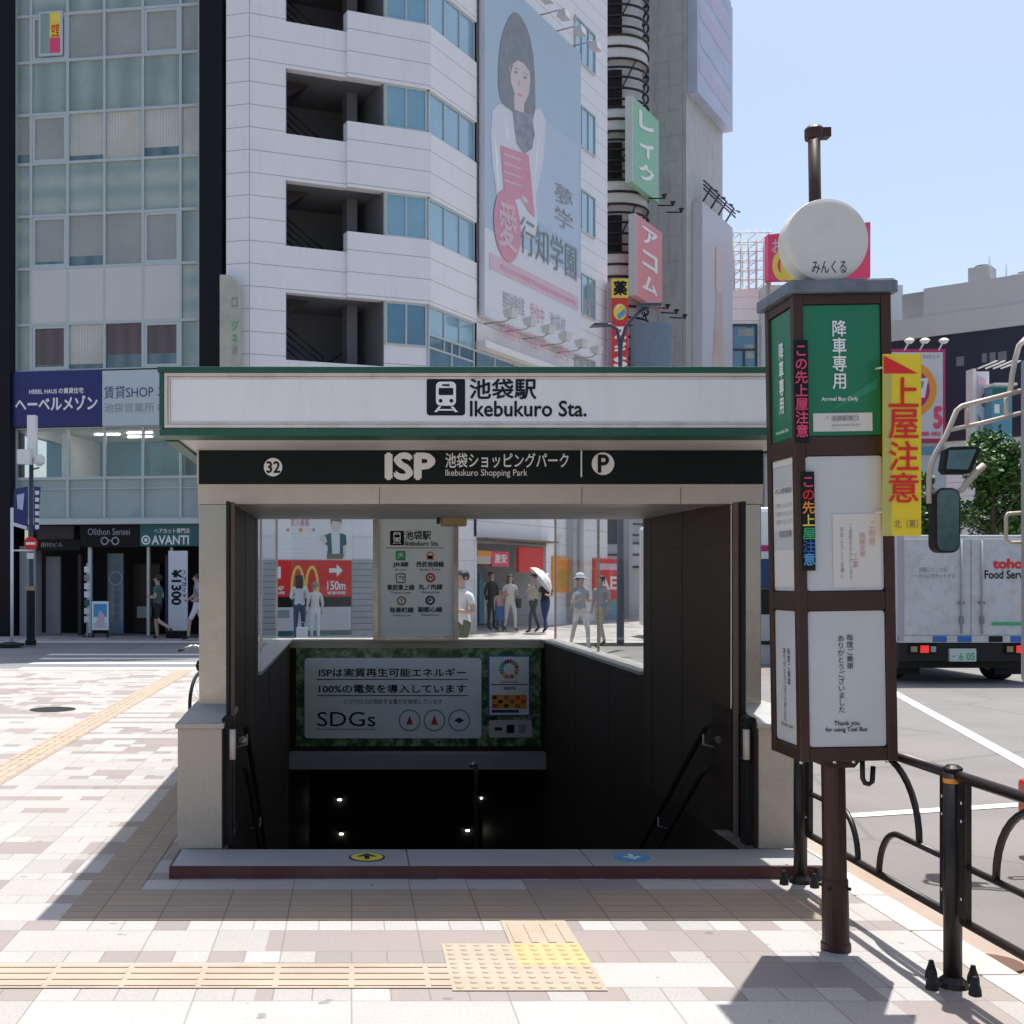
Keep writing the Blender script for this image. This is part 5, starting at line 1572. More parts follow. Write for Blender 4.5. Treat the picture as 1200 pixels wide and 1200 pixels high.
# ---- glazed office building on the left
FLB = Fr(-9.12, 32.4, 5.17, -0.8)
gb = thing('glass_building', 'teal glazed office building with black corner columns and shop signs at street level', 'building', tuple(FLB.P(2.6, 4, 0)))
TG = [FLB.t(q) for q in (19, 37, 80, 123, 168, 212, 234)]
ZG = [24.1, 22.7, 21.3, 19.9, 18.4, 16.75, 15.5, 14.08, 12.75, 11.34, 9.92, 8.41, 7.15, 5.62, 4.25, 3.15]
T0, T1 = TG[0], TG[-1]
mb = MB()
mb.box(T0 - 0.5, T1 + 0.1, 0.14, 9, 5.62, 24.2, 'shopgrey'); mb.box(T0 - 0.5, T1 + 0.1, 0.14, 9, 3.05, 4.2, 'midgrey')
mb.box(T0 - 0.5, T1 + 0.1, 3.2, 9, 4.201, 5.619, 'bluewall')
mb.box(T0 - 0.5, T1 + 0.1, 1.9, 9, 0.0, 3.049, 'shopdark')
mb.build('core', gb, FLB.M)
for q0, q1 in ((-0.5, T0 - 0.01), (T1 + 0.08, T1 + 0.70)):
    mb = MB(); mb.box(q0 + (0.0 if q0 > 0 else 0), q1, -0.35, 0.6, 0.0, 24.3, 'bcol'); mb.build('corner_column', gb, FLB.M, bevel=0.03)
TP, TQ, CU, BLD, PN, RC, FROST = 'tealpane', 'tealpane2', 'curtain', 'blind', 'panel', 'redcurtain', 'frost'
rowsm = [[TP] * 6, [BLD] * 6, [TQ] * 6, [TP] * 6, [TP, TQ, TP, TP, TQ, TP], [TP, BLD, BLD, BLD, BLD, BLD], [TP, TP, TP, TP, TP, TP], [BLD, BLD, CU, CU, CU, CU], [TQ] * 6, [TQ, BLD, BLD, BLD, BLD, TP], [TP, PN, PN, PN, PN, TQ], [TP, RC, CU, RC, RC, TP], None, ['glass'] * 6, [FROST] * 6]
for r_, row in enumerate(rowsm):
    if row is None: continue
    z1_, z0_ = ZG[r_], ZG[r_ + 1]
    for c_, mt in enumerate(row):
        a, b = TG[c_], TG[c_ + 1]
        thick = mt in (BLD, RC) and c_ in (1, 4)
        wfr = 0.035
        mb = MB()
        framering(mb, a + 0.001, b - 0.001, z0_ + 0.001, z1_ - 0.001, wfr, -0.05, 0.05, 'frame')
        if thick: framering(mb, a + wfr + 0.002, b - wfr - 0.002, z0_ + wfr + 0.002, z1_ - wfr - 0.002, 0.075, -0.03, 0.05, 'frame')
        if mt == FROST: mb.box(a + wfr, b - wfr, -0.03, 0.0, z1_ - 0.3, z1_ - 0.27, 'frame')
        wf = mb.build('window', gb, FLB.M)
        mb = MB()
        dd_ = 0.02
        if mt in (BLD, CU, RC) and r_ not in (5,):
            mb.rect(a + .02, b - .02, z0_ + .02, z0_ + (z1_ - z0_) * random.choice([0.12, 0.2, 0.0, 0.3]) + .021, dd_ - 0.004, 'tealdark')
        if mt == 'panel': mb.box(a + 0.005, b - 0.005, -0.045, 0.04, z0_ + 0.04, z1_ - 0.04, mt)
        elif mt == 'glass': mb.box(a + .02, b - .02, dd_, dd_ + 0.008, z0_ + .02, z1_ - .02, 'glass')
        else: mb.rect(a + .02, b - .02, z0_ + .02, z1_ - .02, dd_, mt)
        mb.build('pane', wf, FLB.M)
# open casement with a bright poster
mb = MB(); px_box(mb, FLB, 47, 16, 75, 66, -0.09, -0.06, 'frame'); prect(mb, FLB, 49, 18, 60, 64, -0.094, 'tealpane'); prect(mb, FLB, 60, 17, 72, 46, -0.094, 'yellowink'); prect(mb, FLB, 60, 46, 72, 63, -0.094, 'pinkink'); pt(mb, FLB, '空室', 62, 30, 71, 44, 'red', -0.1, 0.02); mb.build('open_casement', gb, FLB.M)
# ceiling lights on the clear floor
mb = MB(); mb.box(T0, T1, 0.2, 3.1, 5.55, 5.6, 'white')
for a, d in ((1.9, 0.9), (2.6, 1.6), (2.9, 0.7), (3.6, 1.8)): mb.box(a, a + 0.7, d, d + 0.12, 5.52, 5.545, 'lamp')
mb.box(1.2, 1.3, 0.3, 2.9, 4.25, 5.5, 'white'); mb.box(3.3, 4.0, 2.6, 3.1, 4.25, 5.3, 'tealsign'); mb.build('office_interior', gb, FLB.M)
mb = MB(); px_box(mb, FLB, 17.5, 437.5, 122.5, 499.5, -0.2, -0.06, 'navy'); s1 = mb.build('shop_sign', gb, FLB.M, label='navy sign with white katakana')
mb = MB(); pt(mb, FLB, 'ヘーベルメゾン', 22, 467, 117, 481, 'inkw', -0.206, 0.04); pt(mb, FLB, 'HEBEL HAUS の賃貸住宅', 38, 457, 101, 462, 'inkw', -0.206, 0.025); mb.build('lettering', s1, FLB.M)
mb = MB(); px_box(mb, FLB, 123, 436, 238, 498, -0.2, -0.06, 'lightpanel'); s1 = mb.build('shop_sign', gb, FLB.M, label='white sign with dark writing')
mb = MB(); pt(mb, FLB, '賃貸SHOP ニュース', 125, 454, 237, 466, 'navy', -0.206, 0.01); pt(mb, FLB, '池袋営業所 03-3981', 125, 474, 225, 483, 'greyink', -0.206, 0.005); mb.build('lettering', s1, FLB.M)
mb = MB(); mb.box(T0 - 0.01, T1 + 0.08, -0.3, 0.1, 3.0, 3.14, 'frame'); mb.box(T0, T1 + 0.07, -0.1, 1.89, 2.97, 2.999, 'shopdark'); mb.build('canopy', gb, FLB.M)
mb = MB(); px_box(mb, FLB, 96, 613, 165, 641, -0.12, -0.02, 'shopdark'); s1 = mb.build('shop_sign', gb, FLB.M, label='black optician sign')
mb = MB(); pt(mb, FLB, 'Olithon Sensei', 105, 619.5, 154, 627, 'midgrey', -0.126, 0.01)
for q in (124.5, 137): c = FLB.px(q, 634); mb.disc(c[0], c[1], 0.11, -0.126, 'midgrey', rin=0.075, n=20)
prect(mb, FLB, 128.5, 633, 133, 634.2, -0.126, 'midgrey'); mb.build('lettering', s1, FLB.M)
mb = MB(); px_box(mb, FLB, 166, 614, 238, 640, -0.14, -0.02, 'tealsign'); s1 = mb.build('shop_sign', gb, FLB.M, label='teal hairdresser sign')
mb = MB(); pt(mb, FLB, 'ヘアカット専門店', 183, 619.5, 224, 625, 'inkw', -0.146, 0.02); pt(mb, FLB, 'AVANTI', 180, 628, 223, 638, 'inkw', -0.146, 0.03)
c = FLB.px(173, 633); mb.disc(c[0], c[1], 0.125, -0.146, 'inkw', rin=0.085); mb.disc(c[0], c[1], 0.05, -0.146, 'inkw'); mb.build('lettering', s1, FLB.M)
mb = MB(); px_box(mb, FLB, 45, 613, 88, 632, -0.1, -0.02, 'shopgrey'); px_box(mb, FLB, 45, 633, 95, 645, -0.08, -0.02, 'shopdark'); pt(mb, FLB, '田村ビル', 50, 636, 75, 641, 'midgrey', -0.086, .01); mb.build('building_nameplate', gb, FLB.M)
for nm, q in (('wall_panel', (21, 640, 40, 746, 0.1, 0.5, 'midgrey')), ('shop_door', (45, 652, 62, 744, 0.5, 0.6, 'grey')), ('shop_pilaster', (88, 650, 92, 745, 0.2, 0.4, 'shopgrey')), ('shop_pilaster', (103, 641, 107, 742, 0.0, 0.1, 'frame')), ('shop_pilaster', (172, 641, 175, 745, 0.0, 0.1, 'frame')), ('shop_pilaster', (198, 641, 201, 745, 0.1, 0.2, 'frame'))):
    mb = MB(); px_box(mb, FLB, *q); mb.build(nm, gb, FLB.M)
mb = MB(); px_box(mb, FLB, 115, 648, 134, 744, 0.7, 0.78, M('door blue grey', (0.1, 0.17, 0.22), 0.25, coat=.6)); c = FLB.px(125, 678); mb.disc(c[0], c[1], 0.2, 0.69, 'midgrey', rin=0.16); px_box(mb, FLB, 136, 660, 168, 744, 1.4, 1.5, 'brown'); px_box(mb, FLB, 143, 712, 160, 726, 1.2, 1.3, 'midgrey'); px_box(mb, FLB, 184, 650, 196, 742, 0.7, 0.78, 'navy'); mb.build('shop_door', gb, FLB.M)
# street-level boards
def board_thing(name, label, cat, fr, base, parts):
    t = thing(name, label, cat, tuple(fr.P(fr.px(*base)[0], -0.4, 0)))
    for nm, fn in parts:
        m_ = MB(); fn(m_); m_.build(nm, t, fr.M)
    return t
def f_(m_):
    px_box(m_, FLB, 108.2, 660, 109.2, 748, -0.42, -0.40, 'frame')
    px_box(m_, FLB, 105, 745, 113, 748, -0.55, -0.25, 'shopdark')
def f2_(m_):
    for i, mt in enumerate(('white', 'greyink', 'white', 'white', 'tealsign', 'white', 'white')):
        px_box(m_, FLB, 106, 664 + i * 9.6, 112, 671 + i * 9.6, -0.45, -0.43, mt)
board_thing('photo_stand', 'slim stand holding a column of white framed photos outside the dark shop', 'display stand', FLB, (109, 745), [('stand', f_), ('framed_photo', f2_)])
def f_(m_):
    px_box(m_, FLB, 119, 704, 138, 737, -0.7, -0.66, 'panelgrey'); px_box(m_, FLB, 119.5, 737, 121, 750, -0.7, -0.66, 'shopdark'); px_box(m_, FLB, 136, 737, 137.5, 750, -0.7, -0.66, 'shopdark')
def f2_(m_):
    prect(m_, FLB, 121, 707, 136, 722, -0.705, 'skyink'); m_.poly([FLB.px(*q) for q in ((123, 733), (128, 714), (134, 720), (131, 734))], -0.71, 'palepink'); prect(m_, FLB, 121, 728, 136, 735, -0.707, 'paper')
board_thing('poster_board', 'low pale poster board with a printed picture outside the optician', 'sign board', FLB, (128, 745), [('board', f_), ('print', f2_)])
def f_(m_):
    px_box(m_, FLB, 204, 646, 226, 738, -0.5, -0.46, 'bwhite'); px_box(m_, FLB, 204, 738, 226, 748, -0.7, -0.3, 'shopdark')
def f2_(m_):
    p, q = FLB.px(208, 668), FLB.px(219, 708)
    w_, h_ = (q[0] - p[0]), (p[1] - q[1])
    m_.T = Matrix.Translation((p[0], -0.505, p[1])) @ Matrix(((0, 0, 1, 0), (0, 1, 0, 0), (-1, 0, 0, 0), (0, 0, 0, 1)))
    m_.text('¥1300', 0, h_, 0, w_, 0, 'ink', 0.04)
    m_.T = Matrix.Translation((FLB.px(220, 0)[0], -0.505, p[1])) @ Matrix(((0, 0, 1, 0), (0, 1, 0, 0), (-1, 0, 0, 0), (0, 0, 0, 1)))
    m_.text('ヘアカット', 0, h_ * .8, 0, w_ * .45, 0, 'ink', 0.03)
    m_.T = None
board_thing('price_banner', 'tall white price banner with sideways black numerals outside the hairdresser', 'sign', FLB, (215, 748), [('banner', f_), ('lettering', f2_)])
# narrow slanted board between the two buildings
nb_ = thing('side_sign', 'narrow upright cream sign with green marks between the glass and white buildings', 'sign', tuple(at(272, 420, 30.8)))
fn_ = Fr(0, 30.7)
mb = MB(); p_, q_ = fn_.px(258, 323), fn_.px(282, 470)
mb.prism_xz([(p_[0], q_[1]), (q_[0], q_[1]), (q_[0], p_[1] - 0.25), (p_[0] + 0.25, p_[1]), (p_[0], p_[1])], -0.1, 0.15, M('cream sign', (0.46, 0.45, 0.37), 0.5, dirt=.3)); sg = mb.build('board', nb_, fn_.M)
mb = MB(); 
for i, (a, mt) in enumerate(((350, 'greyink'), (377, 'greenink'), (392, 'greenink'), (405, 'greyink'))): pt(mb, fn_, 'ロジネ池'[i], 272, a, 279, a + 11, mt, -0.106, 0.02)
mb.build('lettering', sg, fn_.M)

# ---- concrete tower with round stair
tw = thing('concrete_tower', 'tall grey concrete tower with a white round stair and big boards behind the white building', 'tower', (14.5, 52, 0))
K_ = Vector((14.5, 52)); U1 = Vector((-0.839, 0.545)); U2 = Vector((0.545, 0.839))
FTL = Fr(*(K_ + U1 * 8), 0.839, -0.545); FTR = Fr(K_.x, K_.y, 0.545, 0.839)
pl_ = [tuple(K_ + U1 * 8), tuple(K_), tuple(K_ + U2 * 5.6), tuple(K_ + U2 * 5.6 + U1 * 8)]
mb = MB(); mb.prism_xy(pl_, 0, 36, 'concrete'); mb.build('core', tw)
mb = MB(); mb.box(0.02, 5.58, -0.06, -0.004, 0, 36, 'concrete2'); mb.build('side_face', tw, FTR.M)
mb = MB()
cc = (10.85, 50.0)
mb.lathe([(1.3, 0), (1.3, 36)], (*cc, 0), 'panel', 40); mb.build('stair_core', tw)
for k in range(12):
    z_ = 2.0 + k * 2.95
    mb = MB(); mb.lathe([(1.3, 0), (1.5, 0), (1.5, 0.95), (1.3, 0.95)], (*cc, z_), 'panel', 40); rb_ = mb.build('stair_band', tw)
    mb = MB()
    for dz_ in (0.0, 0.5, 0.97, 1.3, 1.75, 2.2, 2.6):
        mb.tube([(cc[0] + 1.53 * math.cos(2 * math.pi * i / 32), cc[1] + 1.53 * math.sin(2 * math.pi * i / 32), z_ + dz_ - (0 if dz_ < 2.4 else 0)) for i in range(32)], 0.05, 'rail', 6, closed=True)
    for i in range(8):
        a = 2 * math.pi * i / 8; a2 = a + 0.5
        mb.tube([(cc[0] + 1.5 * math.cos(a), cc[1] + 1.5 * math.sin(a), z_ + 1.5), (cc[0] + 1.5 * math.cos(a2), cc[1] + 1.5 * math.sin(a2), z_ + 2.9)], 0.03, 'rail', 6)
    mb.build('stair_rail', rb_)
    mb = MB()
    mb.add([(cc[0] + q_ * math.cos(R(a_)), cc[1] + q_ * math.sin(R(a_)), z_ + h_) for h_ in (1.0, 2.5) for q_ in (1.305, 1.5) for a_ in (-130, -115, -100, -85)], [(0, 1, 2, 3, 7, 6, 5, 4), (8, 12, 13, 14, 15, 11, 10, 9), (4, 5, 13, 12), (5, 6, 14, 13), (6, 7, 15, 14), (7, 3, 11, 15), (0, 4, 12, 8)], 'shopdark')
    mb.build('stair_opening', rb_)
def slantsign(name, label, corners, Y0, mat, txt, tcol):
    (ax_, ay_), (bx_, by_), (cx_, cy_), (dx_, dy_) = corners
    o = at(ax_, ay_, Y0)
    fr = Fr(o.x, o.y, 0.545, 0.839)
    t1 = fr.t(bx_); z1 = o.z; z0 = at(dx_, dy_, Y0).z
    t = thing(name, label, 'sign', (o.x, o.y, z0))
    m_ = MB(); m_.box(0, t1, 0.0, 0.25, z0, z1, mat); m_.box(-0.06, -0.001, -0.02, 0.27, z0, z1, 'frame')
    b = m_.build('board', t, fr.M)
    m_ = MB(); n = len(txt); h = (z1 - z0) / (n + 0.4)
    for i, ch in enumerate(txt): m_.text(ch, t1 * 0.25, t1 * 0.78, z1 - h * (i + 1) + 0.05, z1 - h * (i + 0.2) - 0.1, -0.012, tcol, 0.04)
    m_.build('lettering', b, fr.M)
    m_ = MB()
    for i in range(3):
        x_ = t1 * (0.7 + 0.35 * i)
        m_.tube([(x_, 0.1, z0 - 0.05), (x_, -0.5, z0 - 0.15)], 0.03, 'rail', 6); m_.lathe([(0.02, -.1), (0.12, .1)], (x_, -0.55, z0 - 0.1), 'rail', 8)
    m_.build('sign_light', t, fr.M)
    return t
slantsign('projecting_sign', 'pale green hanging sign with two white characters on the round stair', ((741, 112), (772, 150), (775, 232), (743, 213)), 47.0, 'lgreen', 'レイク', 'inkw')
slantsign('projecting_sign', 'pinkish red hanging sign with white characters below the green one', ((745, 250), (776, 282), (777, 360), (748, 346)), 47.0, 'lred', 'アコム', 'inkw')
def towerboard(name, label, t0, t1, z0, z1, mat, extra):
    t = thing(name, label, 'billboard', tuple(FTR.P((t0 + t1) / 2, -0.3, z0)))
    m_ = MB(); m_.box(t0, t1, -0.5, -0.07, z0, z1, mat); b = m_.build('board', t, FTR.M)
    m_ = MB(); extra(m_, t0, t1, z0, z1); m_.build('print', b, FTR.M)
    return t
zA, zB = at(822, 130, 54).z, 28.5
def ex(m_, a, b, c, d):
    for i in range(5): m_.poly([(a + .3, c + 1 + i * 1.2), (b - .3, c + .6 + i * 1.2), (b - .3, c + 1.2 + i * 1.2), (a + .3, c + 1.7 + i * 1.2)], -0.51, ('palelilac', 'lblueboard', 'palelilac')[i % 3])
towerboard('tower_billboard', 'lilac billboard high on the concrete tower at its sky side edge', 0.2, 5.7, zA, zB, 'lblueboard', ex)
z0_, z1_ = 1.6, at(818, 240, 53).z
def ex(m_, a, b, c, d):
    m_.poly([(a + 1.2, c), (a + 3.9, c), (a + 3.4, c + 9), (a + 3.0, c + 13), (a + 2.2, c + 14), (a + 1.6, c + 10)], -0.51, 'peach'); m_.poly([(a + 2.0, c + 13), (a + 3.2, c + 13), (a + 3.2, c + 15), (a + 2.0, c + 15)], -0.52, 'skinprint')
tb = towerboard('tower_billboard', 'tall pale portrait billboard low on the concrete tower above the entrance roof', 0.9, 5.7, z0_, z1_, 'paleboard', ex)
mb = MB()
for i in range(4):
    t_ = 1.5 + i * 1.2
    mb.tube([(t_, -0.3, z1_ + 0.1), (t_, -0.7, z1_ + 0.7), (t_, -1.0, z1_ + 0.5)], 0.045, 'pole', 6)
for dz_ in (0.45, 0.62, 0.8): mb.tube([(0.6, -0.65, z1_ + dz_), (5.6, -0.65, z1_ + dz_)], 0.04, 'pole', 6)
mb.build('light_gantry', tb, FTR.M)
mb = MB()
c = at(762, 400, 48.6); mb.lathe([(0.85, -3.0), (0.85, 0.6), (0.8, 0.62)], (c.x, c.y, c.z), M('dull blue bay', (0.16, 0.22, 0.29), 0.6), 24); mb.build('glazed_bay', tw)
# pharmacy sign
ph = thing('pharmacy_sign', 'narrow red pharmacy sign with an orange top panel projecting from the white building', 'sign', tuple(at(727, 425, 43.6)))
fph = Fr(0, 43.6)
mb = MB(); px_box(mb, fph, 717, 328, 735.5, 470, 0.0, 1.4, 'palepink'); px_box(mb, fph, 716.5, 350, 736, 470, -0.06, -0.001, 'redplastic'); px_box(mb, fph, 716.5, 327, 736, 349.5, -0.06, -0.001, 'yellowink'); pb_ = mb.build('board', ph, fph.M)
mb = MB(); pt(mb, fph, '薬', 719, 330, 734, 346, 'ink', -0.07, 0.05)
c = fph.px(726, 366); mb.disc(c[0], c[1], 0.24, -0.07, 'yellowink', rz=0.3); mb.poly([(c[0] - .05, c[1] - .28), (c[0] + .24, c[1] - .05), (c[0] + .18, c[1] + .12), (c[0] - .1, c[1] - .1)], -0.08, 'skyink'); mb.poly([(c[0] - .2, c[1] + .05), (c[0] + .05, c[1] + .28), (c[0] - .1, c[1] + .24)], -0.08, 'inkw')
pt(mb, fph, 'ス', 720, 384, 733, 397, 'inkw', -0.07, .06); pt(mb, fph, 'ギ', 720, 402, 733, 415, 'inkw', -0.07, .06); pt(mb, fph, 'S', 720, 419, 733, 430, 'inkw', -0.07, .06)
mb.build('lettering', pb_, fph.M)

# ---- buildings to the right
def simple_building(name, label, fr, t0, t1, z1, depth, mat):
    t = thing(name, label, 'building', tuple(fr.P((t0 + t1) / 2, depth / 2, 0)))
    m_ = MB(); m_.box(t0, t1, 0, depth, 0, z1, mat); m_.build('wall', t, fr.M)
    return t
fpb = Fr(0, 60)
a, b = fpb.px(850, 340), fpb.px(890, 340)
pbd = simple_building('pale_building', 'pale low building with a blue window under a rooftop scaffold', fpb, a[0] - 2, b[0], a[1], 10, 'wtile')
mb = MB(); p_, q_ = fpb.px(856, 380), fpb.px(887, 440); framering(mb, p_[0], q_[0], q_[1], p_[1], 0.1, -0.1, -0.004, 'pole'); mb.box(p_[0] + .1, q_[0] - .1, -.08, -.004, (p_[1] + q_[1]) / 2 - .05, (p_[1] + q_[1]) / 2 + .05, 'pole'); mb.box((p_[0] + q_[0]) / 2 - .05, (p_[0] + q_[0]) / 2 + .05, -.08, -.004, q_[1] + .1, (p_[1] + q_[1]) / 2 - .051, 'pole'); wf = mb.build('window', pbd, fpb.M)
mb = MB(); mb.rect(p_[0], q_[0], q_[1], p_[1], -0.02, 'blueglass2'); prect(mb, fpb, 865, 385, 882, 394, -0.025, 'tealpane'); prect(mb, fpb, 872, 404, 884, 420, -0.025, 'tealpane'); mb.build('pane', wf, fpb.M)
mb = MB(); px_box(mb, fpb, 890.3, 338, 896, 440, -0.3, 0.2, 'lightpanel'); mb.build('downpipe', pbd, fpb.M)
sc_ = thing('rooftop_scaffold', 'open steel frame of thin tubes standing on the pale building roof', 'scaffold', tuple(at(875, 340, 61)))
mb = MB()
for dep in (0.4, 2.6):
    for q in (852, 862, 871, 880, 890, 898, 906):
        a = fpb.px(q, 340); b = fpb.px(q, 266 if q > 875 else 272); mb.tube([(a[0], dep, a[1]), (a[0], dep, b[1])], 0.035, 'panel', 6)
    for i in range(7):
        zz_ = fpb.px(0, 336 - i * 11)[1]; mb.tube([(fpb.px(850, 0)[0], dep, zz_), (fpb.px(908, 0)[0], dep, zz_)], 0.03, 'panel', 6)
for q in (852, 871, 890, 906):
    for i in range(7):
        zz_ = fpb.px(0, 336 - i * 11)[1]; x_ = fpb.px(q, 0)[0]; mb.tube([(x_, 0.4, zz_), (x_, 2.6, zz_)], 0.03, 'panel', 6)
mb.build('tube_frame', sc_, fpb.M)
mb = MB(); px_box(mb, fpb, 853, 312, 868, 339, 0.8, 2.0, 'midgrey'); mb.build('plant_box', sc_, fpb.M, bevel=.1)
rsn = thing('rooftop_sign', 'red rooftop board with a yellow ring mark partly behind the round disc', 'sign', tuple(at(960, 330, 58)))
frs = Fr(0, 58)
mb = MB(); mb.prism_xz([frs.px(900, 328), frs.px(900, 275), frs.px(1020, 260), frs.px(1020, 325)], 0, 0.5, 'pinkink'); ro_ = mb.build('board', rsn, frs.M)
mb = MB(); pt(mb, frs, 'お', 905, 281, 917, 296, 'palepink', -0.012, 0.02); c = frs.px(917, 311); mb.disc(c[0], c[1], 0.5, -0.012, 'yellowink', rin=0.25, rz=0.75); c = frs.px(926, 311); mb.disc(c[0], c[1], 0.5, -0.03, 'yellowink', rin=0.25, rz=.75); mb.build('lettering', ro_, frs.M)
mb = MB()
for q in (905, 950, 1000): a = frs.px(q, 0)[0]; mb.tube([(a, 0.6, frs.px(0, 330)[1] - 2.0), (a, 0.6, frs.px(0, 300)[1])], 0.1, 'midgrey', 6)
mb.build('support', rsn, frs.M)
fmb = Fr(0, 62)
a, b = fmb.px(896, 334), fmb.px(1058, 334)
mid = simple_building('grey_building', 'blue grey office block behind the bus stop pillar', fmb, a[0], b[0], a[1], 12, 'lightpanel')
FRB = Fr(24.07, 52, 0.749, -0.663)
rb = thing('navy_building', 'large building with a pale parapet above dark navy cladding behind the street signs', 'building', tuple(FRB.P(6, 5, 0)))
zl = FRB.px(1060, 398)[1]
t_l, z_t = FRB.px(1082, 338)
mb = MB(); mb.box(-1.0, 14, 0, 14, zl - 0.0, zl + 0.9, 'panel'); mb.box(t_l, 14, 0.05, 13, zl + 0.901, z_t, 'panel'); mb.build('parapet', rb, FRB.M)
mb = MB(); mb.box(-0.6, 14, 0.1, 13.5, FRB.px(1060, 520)[1], zl - 0.001, 'navyfacade'); mb.build('cladding', rb, FRB.M)
mb = MB(); mb.box(-0.6, 14, 0.3, 13.3, 0, FRB.px(1060, 520)[1] - 0.001, 'wtile'); mb.build('lower_wall', rb, FRB.M)
mb = MB(); mb.box(-0.4, 0.5, 1, 3, zl + 0.901, zl + 2.2, 'midgrey'); mb.box(0.6, t_l - 0.05, 2, 4, zl + 0.901, zl + 1.6, 'lightpanel'); mb.build('roof_plant', rb, FRB.M)
for a_, b_, h_, mt in ((t_l + 1.2, 2.2, 1.1, 'midgrey'), (t_l + 2.6, 3.4, .8, 'lightpanel'), (t_l + 4.2, 2.0, 1.4, 'panel')):
    mb = MB(); mb.box(a_, a_ + 0.9, b_, b_ + 1.0, z_t + .001, z_t + h_, mt); mb.lathe([(.3, 0), (.3, .12)], (a_ + .45, b_ + .5, z_t + h_), 'grey', 12); mb.build('cooling_unit', rb, FRB.M, bevel=.03)
mb = MB()
for px, z_h in ((1145, 288), (1165, 298), (1077, 332), (1090, 325)): a = FRB.px(px, 340); b = FRB.px(px, z_h); mb.tube([(a[0], 2.0, a[1] - 1), (a[0], 2.0, b[1])], 0.03, 'midgrey', 6)
mb.build('antenna', rb, FRB.M)
mb = MB()
for a, b, c, d in ((1120, 418, 1129, 428), (1150, 414, 1156, 424), (1159, 413, 1166, 423), (1169, 412, 1179, 422)): prect(mb, FRB, a, b, c, d, 0.09, 'grey')
mb.build('wall_letters', rb, FRB.M)
# street boards
def streetboard(name, label, Y, base, build):
    fr = Fr(0, Y); t = thing(name, label, 'sign', tuple(fr.P(fr.px(*base)[0], 0, fr.px(*base)[1])))
    for nm, fn in build: m_ = MB(); fn(m_, fr); m_.build(nm, t, fr.M)
    return t
def f1_(m, fr): px_box(m, fr, 1020, 409, 1108, 518, 0, 0.5, 'magenta'); px_box(m, fr, 1024, 413, 1104.5, 514, -0.03, -0.001, 'paleboard')
def f2_(m, fr):
    c = fr.px(1063, 457); r_ = 34 / F * 46
    m.disc(c[0], c[1], r_, -0.045, 'orangeink', rin=r_ * .78); m.disc(c[0], c[1], r_ * .76, -0.045, 'magenta')
    m.poly([fr.px(*q) for q in ((1066, 445), (1087, 443), (1083, 466), (1060, 468))], -0.06, 'bwhite'); m.poly([fr.px(*q) for q in ((1070, 448), (1082, 447), (1080, 455), (1069, 456))], -0.07, 'grey')
    pt(m, fr, 'スロット', 1080, 416, 1101, 420.5, 'greyink', -0.045, .02); pt(m, fr, '5', 1094, 478, 1103, 501, 'pinkink', -0.045, .06); pt(m, fr, '番街', 1078, 506, 1102, 511, 'pinkink', -0.045, .02)
def f3_(m, fr):
    px_box(m, fr, 1020, 519, 1112, 640, 0.2, 0.6, 'lightpanel'); px_box(m, fr, 1076, 524, 1112, 532, 0.1, 0.199, 'bluewall'); px_box(m, fr, 1076, 560, 1090, 566, 0.1, 0.199, 'navy'); px_box(m, fr, 1076, 590, 1090, 600, 0.1, 0.199, 'navy')
    for q in (1060, 1078, 1100):
        a = fr.px(q, 402); m.tube([(a[0], 0.2, a[1] - .4), (a[0], -0.4, a[1])], 0.03, 'white', 6); m.lathe([(0.1, 0), (0.2, 0.12), (0.1, .2)], (a[0], -0.4, a[1] - .1), 'white', 8)
streetboard('arcade_sign', 'square white sign with an orange ring and magenta frame behind the yellow banner', 46, (1064, 640), [('board', f1_), ('print', f2_), ('shopfront', f3_)])
def f1_(m, fr):
    px_box(m, fr, 1140, 432, 1144, 520, 0, 0.5, 'white'); px_box(m, fr, 1144.5, 435, 1160, 520, 0.05, 0.45, 'bwhite')
    for i in range(4):
        a = fr.px(1146 + i * 9, 432); m.tube([(a[0], 0, a[1]), (a[0] + .3, -.8, a[1] + .15)], 0.03, 'white', 6)
def f2_(m, fr): m.poly([fr.px(*q) for q in ((1146, 440), (1156, 444), (1158, 470), (1150, 462), (1146, 468))], 0.03, 'palepink'); m.poly([fr.px(*q) for q in ((1147, 470), (1155, 458), (1154, 478))], 0.02, 'magenta'); m.poly([fr.px(*q) for q in ((1146, 485), (1150, 490), (1148, 505))], 0.02, 'hairprint')
streetboard('poster_column', 'white upright poster box with pink print under small lights on the navy building', 45, (1150, 520), [('board', f1_), ('print', f2_)])
def f1_(m, fr): px_box(m, fr, 1162, 453, 1186, 540, 0, 0.5, 'bluewall'); px_box(m, fr, 1160.5, 450, 1187, 452.8, -0.3, 0.5, 'white')
def f2_(m, fr): pt(m, fr, '1', 1166, 474, 1170, 484, 'inkw', -0.012, .03); px_box(m, fr, 1163, 455, 1180, 466, -0.012, -0.002, 'tealsign')
streetboard('blue_shop_sign', 'deep blue upright sign below a white hood beside the poster box', 44.5, (1174, 540), [('board', f1_), ('print', f2_)])

